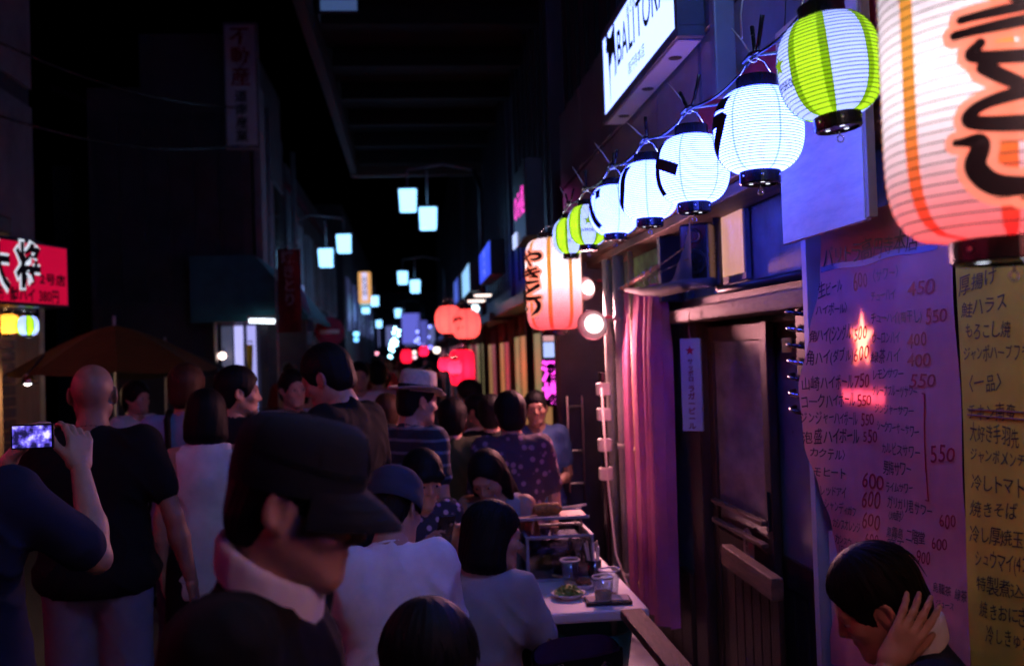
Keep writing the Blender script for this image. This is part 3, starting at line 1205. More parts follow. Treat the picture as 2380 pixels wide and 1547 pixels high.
    info = dict(HR=HR, hc=hcw, s=s, nb=nbw, Lr=Lr, joints=joints, pel=pel, TR=TR, H=H, base=base, rz=rz, sh=sh, legs=legs, zp=zp)
    return root, info


def to_world(info, p):
    c, s = math.cos(info['rz']), math.sin(info['rz'])
    p = np.array(p, float)
    return Vector((c * p[0] - s * p[1] + info['base'].x, s * p[0] + c * p[1] + info['base'].y, p[2]))


def on_head(root, info, name, fn_list, mats, smooth=True):
    """Build a hat part in head coordinates; fn_list fills a MB."""
    mb = MB()
    fn_list(mb)
    HR, hc, s = info['HR'], info['hc'], info['s']
    mb.v = [tuple(HR @ (np.array(p) * s) + hc) for p in mb.v]
    return mb.build(name, mats, root, smooth, world=False)
# ================================================================== SETTING
XW = 1.38      # the bar's front wall
XF = 1.23      # the fascia above it

g = MB()
g.grid(lambda u, v: (-22 + 44 * u, -6 + 126 * v, 0.0), 22, 63)
tag(g.build('street', 'asphalt'), kind='structure')
g = MB()
g.span((0.95, -4, 0.004), (XW + .02, 60, 0.12), bev=.01)
tag(g.build('kerb', 'concrete'), kind='structure')
g = MB()
g.span((-2.1, 13.6, 0.004), (-1.75, 70, 0.10), bev=.01)
tag(g.build('kerb', 'concrete'), kind='structure')

# ---- the bar
bar = thing('bar_building', 'blue painted bar front under the row of round lanterns', 'building', (XW, 4, 0))
g = MB()
g.span((XW, 4.86, 0.12), (XW + 2, 6.66, 2.44))       # behind curtain
g.span((XW + .12, 3.1, 0.12), (XW + 2, 4.86, 1.95))   # behind the door
g.span((XW, -2.0, 0.12), (XW + 2, 3.1, 2.6))          # behind the posters
g.build('wall', 'green_wall', bar)
g = MB()
g.span((XW + .02, 3.12, 1.985), (XW + .1, 4.8, 2.42))
g.build('upper_wall', 'blue_paint', bar)
g = MB()
g.span((XW + .3, -2, 2.44), (XW + 2, 7.78, 8.5))
g.build('upper_storey', mat('upper_navy', (.05, .06, .11), .6, var=.3, scale=2), bar)
# fascia sheets, each its own panel with open joints
ys = [-1.2, .1, 1.4, 2.55, 3.62, 4.75, 5.8, 6.8, 7.78]
for a, b in zip(ys[:-1], ys[1:]):
    g = MB()
    g.span((XF, a + .004, 2.42), (XF + .05, b - .004, 3.02), bev=.004)
    g.build('fascia_panel', 'grey_metal' if a > 2 else 'navy_metal', bar)
    g = MB()
    g.span((XF - .012, a + .004, 3.03), (XF + .05, b - .004, 3.6), bev=.004)
    g.build('fascia_panel', 'navy_metal', bar)
g = MB()
g.span((XF + .05, -1.2, 2.45), (XF + .46, 7.78, 3.6))
g.build('fascia_box', 'dark_metal', bar)
g = MB()                                               # ledge under the fascia with two steps
g.span((XF - .05, 1.0, 2.36), (XF + .16, 7.3, 2.42), bev=.006)
g.span((XF - .02, 1.0, 2.31), (XF + .15, 7.3, 2.357), bev=.006)
g.build('ledge_beam', 'brown_wood', bar)
g = MB()
g.tube([(XF + .02, 4.02, 2.42), (XF + .02, 4.02, 5.6)], .028, 10)
g.build('downpipe', 'navy_metal', bar)
g = MB()
g.span((XF - .1, 3.5, 2.66), (XF - .02, 3.56, 3.5), bev=.008)
g.build('fascia_post', 'grey_metal', bar)
# lintel over the door
g = MB()
g.span((XW - .10, 3.1, 1.87), (XW + .1, 4.86, 1.935), bev=.008)
g.build('lintel', 'brown_wood', bar)
g = MB()
g.span((XW - .03, 3.1, 1.94), (XW + .1, 4.86, 1.983), bev=.006)
g.build('lintel_strip', 'dark_wood', bar)
# door posts
for y0, y1 in ((4.66, 4.85), (3.1, 3.24)):
    g = MB()
    g.span((XW - .02, y0, .12), (XW + .14, y1, 1.868), bev=.008)
    g.build('door_post', 'dark_wood', bar)
M['hazy_pane'] = mat('hazy_pane', (.20, .17, .17), .22, var=.45, scale=3.5, stretch=(1, 1, 2.2), spec=.5)
# sliding door, two leaves
def leaf(y0, y1, x, tagged):
    d = MB()
    fw = .075
    d.span((x, y0, .14), (x + .035, y0 + fw, 1.845), bev=.005)
    d.span((x, y1 - fw, .14), (x + .035, y1, 1.845), bev=.005)
    d.span((x + .002, y0 + fw, 1.77), (x + .033, y1 - fw, 1.842), bev=.005)
    d.span((x + .002, y0 + fw, .78), (x + .033, y1 - fw, .9), bev=.005)
    d.span((x + .002, y0 + fw, .142), (x + .033, y1 - fw, .25), bev=.005)
    ob = d.build('door', 'dark_wood', bar)
    d = MB()
    d.span((x + .014, y0 + fw, .9), (x + .022, y1 - fw, 1.77))
    d.build('pane', 'hazy_pane' if tagged else 'frosted', ob)
    n = 5
    for i in range(n):
        a = y0 + fw + (y1 - y0 - 2 * fw) * i / n
        b = y0 + fw + (y1 - y0 - 2 * fw) * (i + 1) / n
        d = MB()
        d.span((x + .008, a + .003, .25), (x + .026, b - .003, .78), bev=.003)
        d.build('plank', 'dark_wood', ob)
    d = MB()
    d.span((x - .012, y0 + .02, 1.0), (x - .001, y0 + .05, 1.16), bev=.003)
    d.build('handle', 'dark_metal', ob)
leaf(3.86, 4.66, XW + .03, True)
leaf(3.24, 4.0, XW + .08, False)
# inner window frame seen in the near leaf, glossy sill strips
for zz in (1.02, .93):
    g = MB()
    g.span((XW - .004, 3.9, zz), (XW + .026, 4.58, zz + .02), bev=.004)
    g.build('door_rail', 'brown_wood', bar)
# ply window left of the lintel
wnd = MB()
wa, wb = W(1680, 470, XW), W(1742, 655, XW)
wnd.span((XW - .012, wb.y, 1.99 + .03), (XW + .012, wa.y, 2.40), bev=.003)
w_o = wnd.build('window', 'navy_metal', bar)
d = MB()
d.span((XW - .018, wb.y + .02, 2.05), (XW - .0135, wa.y - .02, 2.395))
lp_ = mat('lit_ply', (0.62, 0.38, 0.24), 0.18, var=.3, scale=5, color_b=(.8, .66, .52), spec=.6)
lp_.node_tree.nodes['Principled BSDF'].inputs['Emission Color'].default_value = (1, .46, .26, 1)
lp_.node_tree.nodes['Principled BSDF'].inputs['Emission Strength'].default_value = .42  # plywood pane glows by its own emission, no lamp behind it
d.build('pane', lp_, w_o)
# pipe turning along the wall
g = MB()
p0, p1 = W(1662, 560, XW - .05), W(1662, 703, XW - .05)
g.tube([(XW - .04, p0.y, 2.4), (XW - .04, p0.y, 2.03), (XW - .04, p0.y - .01, 2.0), (XW - .04, p0.y - .04, 1.99), (XW - .04, 3.12, 1.985)], .018, 10)
g.build('conduit_pipe', 'dark_metal', bar, True)
g = MB()
g.span((XW - .012, 4.94, 2.0), (XW - .002, 6.0, 2.305))
g.build('transom_panel', mat('green_board', (.18, .42, .16), .6, var=.5, scale=9, bump=.3), bar)
# corner box right of the curtain (loudspeaker bay) and green return
g = MB()
g.span((XW - .13, 4.87, 1.98), (XW - .02, 4.93, 2.4), bev=.004)
g.build('corner_board', 'dark_metal', bar)
# plain post strip beside the posters
g = MB()
g.span((XW - .12, 3.06, .12), (XW - .06, 3.10, 2.40), bev=.003)
g.build('edge_strip', mat('pale_blue_trim', (.36, .42, .55), .5, var=.1), bar)
g = MB()
g.span((XW - .1, 2.26, .12), (XW - .03, 2.30, 2.40), bev=.004)
g.build('poster_post', mat('maroon_post', (.05, .012, .016), .5), bar)
g = MB()
g.span((XF - .02, 1.2, 2.44), (XF - .006, 4.0, 2.74), bev=.002)
tag(g.build('awning_strip', 'crimson', bar))
# wall base boards beside the table
for i in range(9):
    a = 4.9 + i * .19
    g = MB()
    g.span((XW - .03, a, .14), (XW - .004, a + .183, .62 + .004 * (i % 3)), bev=.004)
    g.build('plank', 'dark_wood', bar)
for i in range(12):
    a = 3.05 - i * .14
    g = MB()
    g.span((XW - .02, a, .14), (XW - .002, a + .136, .9 + .004 * (i % 2)), bev=.004)
    g.build('plank', 'dark_wood', bar)

# ---- pipes between the curtain and the dark recess
def pipe(label, dx, x, r, z0, z1, m, n=12, cat='pipe', group='vertical pipes left of the pink curtain'):
    y = W(dx, 900, x).y
    g = MB()
    g.tube([(x, y, z0), (x, y, z1)], r, n)
    for z in np.arange(z0 + .3, z1, .75):
        g.tube([(x, y, z), (x, y, z + .03)], r + .006, n)
    o = centre(g.build('drain_pipe', m, smooth=True))
    tag(o, label, cat, group)
pipe('thick cream pipe farthest left beside the dark doorway', 1420, 1.2, .03, .12, 2.3, 'conduit', group=None)
pipe('thick cream pipe second from the dark doorway', 1446, 1.22, .034, .12, 2.3, 'conduit', group=None)
pipe('thin tan pipe nearest the pink curtain', 1476, 1.24, .016, .12, 2.3, 'tan_wood', group=None)

M['dark_navy'] = mat('dark_navy_sheet', (.055, .065, .11), .5, var=.3, scale=2, bump=.08)
# ---- shops farther along the right side
def lightbox(label, c, size, color, power, rz=0.0, name='light_box_sign', body='dark_metal', text=None, tcol='ink', cat='sign', th=.14, vertical=True, tsize=None, group=None, lum=None):
    """Sign box: face normal along local -x (towards the alley) turned by rz."""
    t = thing(name, label, cat, c, rz, group)
    w, h = size
    b = MB()
    b.box((0, 0, 0), (th, w, h), bev=.008)
    b.build('case', body, t, world=False)
    f = MB()
    for s in (-1, 1):
        f.box((s * (th / 2 + .003), 0, 0), (.004, w * .93, h * .95))
    f.build('lit_face', emit('lit_' + label[:14], color, power), t, world=False)
    if text:
        v, fc, L = text_shape(text, 1.0, .02, vertical=vertical)
        if vertical:
            k = min(h * .86 / max(L, .1), w * .7)
            v = v * k
            v[:, 1] -= v[:, 1].mean()
        else:
            k = min(w * .86 / max(L, .1), h * .7) if tsize is None else tsize
            v = v * k
            v[:, 0] -= L * k / 2
            v[:, 1] -= .36 * k
        m = MB()
        for s in (-1, 1):
            m.add([(s * (th / 2 + .008), s * q[0], q[1]) for q in v], fc)
        m.build('lettering', tcol, t, world=False)
    return t


def shopfront(name, label, y0, y1, x, h, wallm, glow, up=6.5, posts=True, side=1, awn=None):
    t = thing(name, label, 'building', (x, (y0 + y1) / 2, 0))
    d = side
    g = MB()
    g.span((x + d * .35, y0 + .01, 0), (x + d * 3, y1 - .01, h))
    g.build('back_wall', wallm, t)
    g = MB()
    g.span((x + d * .05, y0 + .01, h), (x + d * 3, y1 - .01, up))
    g.build('upper_wall', 'dark_navy', t)
    n = max(2, int((up - h) / .8))
    for i in range(int((y1 - y0) / .45)):                  # raised seams of the sheet cladding
        yy = y0 + .2 + i * .45
        g = MB()
        g.span((x + d * .02, yy, h + .3), (x + d * .048, yy + .05, up))
        g.build('cladding_seam', 'dark_metal', t)
    g = MB()
    g.span((x - d * .25, y0 + .02, h - .12), (x + d * .34, y1 - .02, h - .004), bev=.01)
    g.build('canopy', awn or 'dark_metal', t)
    if posts:
        k = max(2, int((y1 - y0) / .7))
        for i in range(k + 1):
            yy = y0 + .05 + (y1 - y0 - .15) * i / k
            g = MB()
            g.span((x, yy, 0), (x + d * .09, yy + .07, h - .124), bev=.005)
            g.build('post', 'dark_wood' if i % 2 else 'brown_wood', t)
        for i in range(k):
            yy = y0 + .05 + (y1 - y0 - .15) * i / k
            ye = y0 + .05 + (y1 - y0 - .15) * (i + 1) / k
            if i % 3 == 2:
                continue
            g = MB()
            g.span((x + d * .006, yy + .075, .9 if i % 2 else .3), (x + d * .05, ye - .005, h - .4))
            g.build('window', emit('window_' + name + str(i) + label[:6], glow[i % len(glow)][:3], glow[i % len(glow)][3]), t)
            g = MB()
            g.span((x + d * .01, yy + .075, .1), (x + d * .06, ye - .005, .89 if i % 2 else .29))
            g.build('panel', 'brown_wood', t)
    return t


warm = (1.0, .48, .18, .22)
pinkg = (1.0, .2, .25, .16)
dimw = (.9, .75, .35, .16)
shopfront('dark_shop', 'black boarded shop front beyond the cream pipes', 6.95, 9.4, XW + .1, 2.3, 'dark_wall', [(.2, .2, .4, .01)], 6.8, posts=False)
shopfront('timber_shop', 'timber shop front with glowing windows behind the standing woman', 9.42, 13.0, XW - .05, 2.35, 'brown_wood', [warm, dimw, pinkg], 6.2)
shopfront('timber_shop', 'shop front with warm windows beside the tall red lantern', 13.02, 17.5, XW - .1, 2.3, 'brown_wood', [pinkg, warm, dimw], 6.8)
shopfront('timber_shop', 'dim reddish shop front past the tall red lantern', 17.52, 24.0, XW - .05, 2.35, 'dark_wall', [pinkg, dimw], 6.0)
shopfront('timber_shop', 'far shop fronts on the lantern side of the alley', 24.02, 46.0, XW - .15, 2.4, 'dark_wall', [(.5, .5, .9, .05), pinkg, dimw], 7.0)
# dark boards of the recess facing the pipes
rec = thing('board_partition', 'dark upright board partition behind the glowing floodlamp', 'partition', (1.0, 7.0, 0))
g = MB()
g.span((.985, 6.72, .1), (XW + .09, 6.76, 2.41), bev=.004)
g.build('board', 'dark_wall', rec)
g = MB()
g.span((.965, 6.66, .1), (.995, 6.72, 2.41), bev=.004)
g.build('post', 'dark_wood', rec)
for z in (.86, 1.08, 1.38):
    g = MB()
    g.tube([(1.03, 6.70, z), (1.03, 6.65, z), (1.12, 6.65, z), (1.12, 6.70, z)], .008, 6)
    g.build('rung', 'chrome', rec)
g = MB()
g.tube([(1.03, 6.64, .8), (1.03, 6.64, 1.45)], .008, 6)
g.tube([(1.13, 6.635, .75), (1.13, 6.635, 1.45)], .008, 6)
g.build('rail', 'chrome', rec)

# ---- overhanging upper floors above the right half of the alley
ov = thing('overhang', 'dark overhanging upper floor spanning the alley above the hanging lamps', 'building', (.3, 12, 5))
zc = 5.0
M['soot'] = mat('soot_black', (.005, .0045, .006), .95)  # near-black base colour for the overhang blocks
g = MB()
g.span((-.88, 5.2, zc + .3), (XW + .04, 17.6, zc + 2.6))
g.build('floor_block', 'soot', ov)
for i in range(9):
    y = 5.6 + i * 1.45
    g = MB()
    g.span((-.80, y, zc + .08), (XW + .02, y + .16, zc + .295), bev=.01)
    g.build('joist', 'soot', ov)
g = MB()
g.span((-.98, 5.2, zc - .02), (-.86, 17.6, zc + .29), bev=.02)
g.build('edge_beam', mat('rust_beam', (.05, .03, .03), .8, var=.4, scale=3), ov)
g = MB()
g.span((-.98, 17.62, zc - .05), (XW, 17.8, zc + .5), bev=.02)
g.build('end_beam', 'dark_wood', ov)
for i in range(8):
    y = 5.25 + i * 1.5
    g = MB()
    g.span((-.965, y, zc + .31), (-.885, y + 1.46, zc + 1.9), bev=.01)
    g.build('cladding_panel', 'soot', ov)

# ---- left side of the alley
lh = thing('pale_house', 'pale panelled house wall standing at the left edge', 'building', (-5, 9, 0))
g = MB()
g.span((-9, 8.0, 0), (-4.05, 11.2, 7.4))
g.build('wall', 'dark_wall', lh)
for z0, z1 in ((2.35, 4.55), (4.75, 7.0)):
    for y0, y1 in ((8.1, 9.55), (9.6, 11.1)):
        g = MB()
        g.span((-4.04, y0, z0), (-3.98, y1, z1), bev=.008)
        g.build('panel', 'concrete', lh)
g = MB()
g.span((-4.04, 8.0, 0.0), (-3.9, 11.0, 2.2), bev=.01)
g.build('shutter', 'tan_wood', lh)
for i in range(16):
    g = MB()
    g.span((-3.895, 8.1, .3 + i * .11), (-3.87, 10.2, .385 + i * .11), bev=.004)
    g.build('slat', 'brown_wood', lh)
iz = thing('tavern_front', 'dark tavern front with red lanterns across the alley from the posters', 'building', (-3.2, 3, 0))
g = MB()
g.span((-6, -2, 0), (-3.2, 6.6, 6.5))
g.build('wall', 'dark_wall', iz)
g = MB()
g.span((-3.2, -2, 2.6), (-2.5, 6.6, 2.72), bev=.02)
g.build('eave', 'dark_wood', iz)
for i in range(9):
    g = MB()
    g.span((-3.195, -1.8 + i * .92, .05), (-3.14, -1.72 + i * .92, 2.59), bev=.005)
    g.build('post', 'brown_wood', iz)
cb = thing('corner_house', 'dark corner house carrying the tall white vertical sign', 'building', (-3.2, 16, 0))
g = MB()
g.span((-4.3, 14.0, 0), (-2.14, 17.6, 5.55))
g.span((-3.6, 14.02, 5.55), (-2.16, 17.58, 6.3))
g.build('wall', mat('dim_plaster', (.09, .08, .10), .9, var=.35, scale=1.2), cb)
g = MB()
g.span((-2.10, 14.0, 0), (-2.0, 14.5, 5.6), bev=.01)
g.build('corner_pillar', 'concrete', cb)
for y0, y1, z0, z1 in ((14.55, 15.6, 3.1, 4.6), (15.9, 17.2, 3.1, 4.6)):
    g = MB()
    g.span((-2.14, y0, z0), (-2.10, y1, z1), bev=.01)
    w_ = g.build('window', 'grey_metal', cb)
    g = MB()
    g.span((-2.098, y0 + .06, z0 + .06), (-2.09, y1 - .06, z1 - .06))
    g.build('pane', 'smoky_glass', w_)
for i in range(6):
    g = MB()
    g.span((-4.2 + i * .33, 13.975, 2.6), (-3.9 + i * .33, 13.998, 5.2), bev=.005)
    g.build('panel', 'dark_wall', cb)
lb = thing('terrace_house', 'dark two storey terrace behind the paired alley lamps', 'building', (-3, 22, 0))
g = MB()
g.span((-6, 17.62, 0), (-2.1, 29, 5.2))
g.build('wall', 'dark_wall', lb)
g = MB()
g.add([(-2.0, 17.62, 4.8), (-6, 17.62, 6.6), (-6, 29, 6.6), (-2.0, 29, 4.8), (-2.0, 17.62, 4.7), (-6, 17.62, 6.5), (-6, 29, 6.5), (-2.0, 29, 4.7)],
      [(0, 1, 2, 3), (7, 6, 5, 4), (0, 3, 7, 4), (0, 4, 5, 1), (3, 2, 6, 7)])
g.build('roof', mat('maroon_roof', (.13, .03, .06), .6), lb)
for y0 in (18.4, 20.5, 22.6, 24.7, 26.8):
    g = MB()
    g.span((-2.1, y0, 2.9), (-2.06, y0 + 1.3, 4.3), bev=.01)
    w_ = g.build('window', 'grey_metal', lb)
    g = MB()
    g.span((-2.058, y0 + .05, 2.95), (-2.05, y0 + 1.25, 4.25))
    g.build('pane', 'smoky_glass', w_)
    for q in range(3):
        g = MB()
        g.span((-2.05, y0 + .25 + q * .38, 2.9), (-2.02, y0 + .29 + q * .38, 4.3))
        g.build('mullion', 'grey_metal', w_)
lb2 = thing('far_house', 'far dark house closing the left side of the alley', 'building', (-3, 40, 0))
g = MB()
g.span((-7, 29.02, 0), (-1.9, 58, 6.2))
g.build('wall', 'dark_wall', lb2)
for y0 in (30, 33, 36, 39, 43, 47):
    g = MB()
    g.span((-1.9, y0, 2.6), (-1.86, y0 + 1.6, 4.2), bev=.01)
    g.build('window', emit('far_window', (.25, .3, .8), .05), lb2)
eb = thing('end_house', 'dim blue house front closing the far end of the alley', 'building', (-.3, 62, 0))
g = MB()
g.span((-6, 60, 0), (6, 66, 5.6))
g.build('wall', 'dark_wall', eb)
for q in range(5):
    g = MB()
    g.span((-2.6 + q * 1.1, 59.9, 2.4), (-1.9 + q * 1.1, 59.98, 3.6))
    g.build('window', emit('end_window', (.3, .35, .9), .25), eb)

# fittings on the left hand walls
for i, (x, y, z, lab) in enumerate(((-2.0, 16.2, 2.62, 'air conditioner on the corner house above the teal awning'), (-1.98, 19.6, 2.3, 'air conditioner low on the dark terrace'), (-3.75, 10.3, 2.75, 'air conditioner on the pale house wall above the red sign'))):
    t = thing('air_conditioner', lab, 'air conditioner', (x, y, z))
    g = MB()
    g.box((-.04, 0, 0), (.28, .78, .54), bev=.02)
    g.build('case', 'concrete', t, world=False)
    g = MB()
    for k in range(5):
        r = .05 + k * .042
        g.lathe([(r, .0), (r + .006, .004), (r + .012, 0)], (.102, -.1, 0), 24, 0, Matrix.Rotation(math.pi / 2, 3, 'Y'))
    g.build('fan_guard', 'dark_metal', t, world=False, kind='stuff')
    g = MB()
    g.tube([(0, .3, -.2), (-.02, .34, -.5), (-.03, .34, -1.6)], .025, 8)
    g.build('hose', 'cream', t, world=False)
for x, y, lab in ((-2.06, 14.62, 'drain pipe on the corner pillar below the white vertical sign'), (-2.04, 17.7, 'drain pipe where the terrace meets the corner house')):
    g = MB()
    g.tube([(x + .06, y, 0.02), (x + .06, y, 5.4)], .045, 10)
    for z in (1, 2.4, 3.8):
        g.tube([(x + .06, y, z), (x + .06, y, z + .05)], .055, 10)
    tag(centre(g.build('drain_pipe', 'grey_metal', smooth=True)), lab, 'pipe')
# ================================================================== LANTERNS
def drum(R, H, kind):
    """Radius of the paper at height z from the middle."""
    if kind == 'round':
        ring, p, q = .42, 2.5, 1 / 1.75
    else:
        ring, p, q = .47, 6.5, 1 / 2.6
    def r(z):
        s = min(1.0, abs(2 * z / H))
        return R * (ring + (1 - ring) * (1 - s ** p) ** q)
    return r


PAP = {
    'white': lit_paper('white_lantern_paper', (.088, .135, 1.0), 9.6),
    'lime': lit_paper('lime_lantern_paper', (.36, .60, .014), .46),
    'limewhite': lit_paper('pale_lantern_paper', (.30, .36, 1.0), .75),
    'olive': lit_paper('olive_seam_paper', (.28, .44, .012), .42),
    'seam': lit_paper('grey_seam_paper', (.055, .09, .78), 7.6),
    'neardyed': lit_paper('near_dyed_lantern_paper', (.60, .60, .68), .24, (.95, .12, .13), -.285, .12, stops=((.13, .35), (.27, .82)), full=.42),
    'dyed': lit_paper('dyed_lantern_paper', (.62, .60, .70), .23, (.95, .10, .12), -.285, .12),
    'orangeseam': lit_paper('orange_seam_paper', (.85, .38, .06), .36, (.95, .04, .05), -.28, .08),
    'orange': lit_paper('orange_lantern_paper', (.95, .13, .14), .36),
    'red': lit_paper('red_lantern_paper', (.95, .02, .09), .34),
    'amber': lit_paper('amber_lantern_paper', (.8, .36, .06), .6),
    'brightdyed': lit_paper('bright_dyed_paper', (1.0, .76, .78), 3.8, (.95, .2, .2), -.285, .12),  # strengthened glow for the added lantern past the yellow menu
    'deepred': lit_paper('deep_red_lantern_paper', (1.0, .08, .34), 1.5),  # only for the added lanterns under the left eaves
    'peach': mat('letter_edge', (.9, .33, .22), .6, var=.05),
}
PEACH = lit_paper('peach_edge_paper', (.86, .30, .20), .6)


def lantern(label, c, R, H, kind='round', paper='white', stripes=None, seams=6, seam='seam', bulb=(.6, .75, 1.0), power=3.0, ribs=34, group=None,
            phase=0.0, detail=True, bulb_at=(0, 0, -.1), name='paper_lantern'):
    t = thing(name, label, 'lantern', c, 0, group)
    r = drum(R, H, kind)
    nseg = 64 if detail else 32
    n = ribs * 2
    mb = MB()
    vs, fs, ms = [], [], []
    for j in range(n + 1):
        z = -H / 2 + H * j / n
        rr = r(z) * (1.0 if j % 2 else .9925)
        for k in range(nseg):
            a = 2 * math.pi * k / nseg + phase
            vs.append((rr * math.cos(a), rr * math.sin(a), z))
    for j in range(n):
        for k in range(nseg):
            k2 = (k + 1) % nseg
            fs.append((j * nseg + k, j * nseg + k2, (j + 1) * nseg + k2, (j + 1) * nseg + k))
            if stripes:
                per = nseg // stripes
                ms.append((k // per) % 2)
            else:
                ms.append(0)
    mb.v, mb.f, mb.m = vs, fs, ms
    mb.build('paper_shell', [PAP['lime'], PAP['limewhite']] if stripes else PAP[paper], t, True, world=False)
    # overlapped paper seams
    sm = MB()
    if stripes:
        cols = [2 * math.pi * (i + (.07 if i % 2 == 0 else -.07)) / stripes + phase for i in range(stripes)]
        half, sc = .085, PAP['olive']
    else:
        cols = [2 * math.pi * i / seams + phase for i in range(seams)]
        half, sc = (.022, PAP[seam]) if kind == 'round' else (.075, PAP[seam])
    for a in cols:
        o = len(sm.v)
        for j in range(n + 1):
            z = -H / 2 + H * j / n
            rr = r(z) * (1.0 if j % 2 else .9925) + .0012
            wv = half * R / max(r(z), .01) if kind == 'round' and not stripes else half
            for q in (-1, 0, 1):
                sm.v.append((rr * math.cos(a + q * wv), rr * math.sin(a + q * wv), z))
        for j in range(n):
            for q in (0, 1):
                sm.f.append((o + j * 3 + q, o + j * 3 + q + 1, o + j * 3 + q + 4, o + j * 3 + q + 3))
                sm.m.append(0)
    sm.build('paper_seam', sc, t, True, world=False)
    # wire hoops between the pleats
    if detail:
        hp = MB()
        for j in range(1, ribs):
            z = -H / 2 + H * j / ribs
            rr = r(z) * .9925 + .0006
            w = .00095 if kind == 'round' else .0010
            hp.lathe([(rr + w, z - w), (rr + 2 * w, z), (rr + w, z + w), (rr, z)], n=48, closed=True)
        hp.build('wire_hoop', mat('hoop_wire' + label[:8], (.05, .05, .09), .6), t, True, world=False, kind='stuff')
    # rings
    rb = r(H / 2) * 1.02
    h = .034 if kind == 'round' else .036
    h *= R / (.11 if kind == 'round' else .17)
    for z, nm, s in ((H / 2 - .003, 'top_ring', 1), (-H / 2 + .003, 'base_ring', -1)):
        k = MB()
        pr = [(rb, z), (rb + .003, z + s * .003), (rb + .003, z + s * (h - .003)), (rb, z + s * h)]
        if s < 0:
            pr += [(rb * .9, z + s * h), (rb * .88, z + s * (h - .004)), (.001, z + s * (h - .004))]
        else:
            pr += [(rb * .93, z + s * h), (rb * .93, z)]
        k.lathe(pr, n=40)
        ro = k.build(nm, 'black_plastic', t, world=False)
        if s < 0 and detail:
            st = MB()
            for i in range(3):                             # lit air holes in the base
                a = i * 2.1 + .4
                st.lathe([(.0001, 0), (rb * .12, 0)], (rb * .5 * math.cos(a), rb * .5 * math.sin(a), z + s * (h - .0025)), 10)
            st.build('air_hole', emit('hole_light', (.8, .85, 1), 1.5), ro, world=False, kind='stuff')
            st = MB()
            for i in range(6):
                a = i * math.pi / 3 + .3
                st.lathe([(.0001, .002), (.003, .0015), (.004, 0)], ((rb + .004) * math.cos(a), (rb + .004) * math.sin(a), z + s * h * .5), 8, 0,
                         Matrix.Rotation(a, 3, 'Z') @ Matrix.Rotation(math.pi / 2, 3, 'Y'))
            st.build('rivet', 'chrome', ro, world=False, kind='stuff')
            hk = MB()
            hk.tube([(0, 0, z + s * h), (0, 0, z + s * (h + .012))], .0015, 6)
            hk.tube([(.007 * math.sin(q), 0, z + s * (h + .019) + .007 * math.cos(q)) for q in np.linspace(0, 6.0, 12)], .0013, 6)
            hk.build('hook', 'chrome', ro, True, world=False)
    b = MB()                                               # carrying wire
    zt = H / 2 + h
    b.tube([(rb * .9, 0, zt), (rb * .45, 0, zt + .035), (0, 0, zt + .045), (-rb * .45, 0, zt + .035), (-rb * .9, 0, zt)], .0016, 6)
    b.build('hanger_wire', 'chrome', t, True, world=False)
    l = lamp('bulb', Vector(c) + Vector(bulb_at), bulb, power, .03, t)
    return t, r


def wrap(t, r, v, f, phi, z0, off, name, m, maxlen=.012):
    v, f = subdivide(v, f, maxlen)
    g = MB()
    pts = []
    for a, b in v:
        z = z0 + b
        rr = r(z) + off
        an = phi + a / max(r(z), .02)
        pts.append((rr * math.cos(an), rr * math.sin(an), z))
    g.add(pts, f)
    return g.build(name, m, t, True, world=False)


def brush(t, r, chars, phi, ztop, cw, ch, gap, edge=.26, fat=.86):
    """Brush kana down the drum, each with a pale orange edge."""
    z = ztop
    for c in chars:
        for wide, off, nm, m in ((edge, .0018, 'letter_edge', PEACH), (0, .0034, 'letter', 'ink')):
            V, Fs = [], []
            for pts, ws in KANA[c]:
                v, f = stroke([(p[0] * cw, p[1] * ch) for p in pts], [w * fat * math.sqrt(cw * ch) + wide * ch for w in ws])
                n = sum(len(q) for q in V)
                Fs += [tuple(i + n for i in q) for q in f]
                V.append(v)
            V = np.concatenate(V) - [.5 * cw, ch]
            g = MB()
            pts = []
            for i, (a, b) in enumerate(V):
                zz = z + b
                rr = r(zz) + off
                an = phi + a / max(r(zz), .03)
                pts.append((rr * math.cos(an), rr * math.sin(an), zz))
            g.add(pts, Fs)
            g.build(nm, m, t, True, world=False)
        z -= ch + gap


PI = math.pi
# the long dyed lantern close by
LB, rB = lantern('huge white and red cylinder lantern cut off at the right edge', (.856, 1.335, 2.165), .168, .555, 'long', 'neardyed', seams=8, seam='orangeseam',
                 bulb=(1.0, .82, .75), power=1.5, ribs=40, phase=PI + .21, bulb_at=(-.05, -.03, -.05))
brush(LB, rB, 'やきとリ', PI + 1.22, .107, .215, .083, .0035)
LY, rY = lantern('white and red cylinder lantern hanging beside the two floodlamps', (.87, 5.98, 2.16), .170, .555, 'long', 'dyed', seams=8, seam='orangeseam',
                 bulb=(1.0, .8, .75), power=4.0, ribs=40, phase=PI + .5, bulb_at=(0, 0, .06))
brush(LY, rY, 'やきとり', PI + .46, .196, .19, .093, .005, .26, .95)

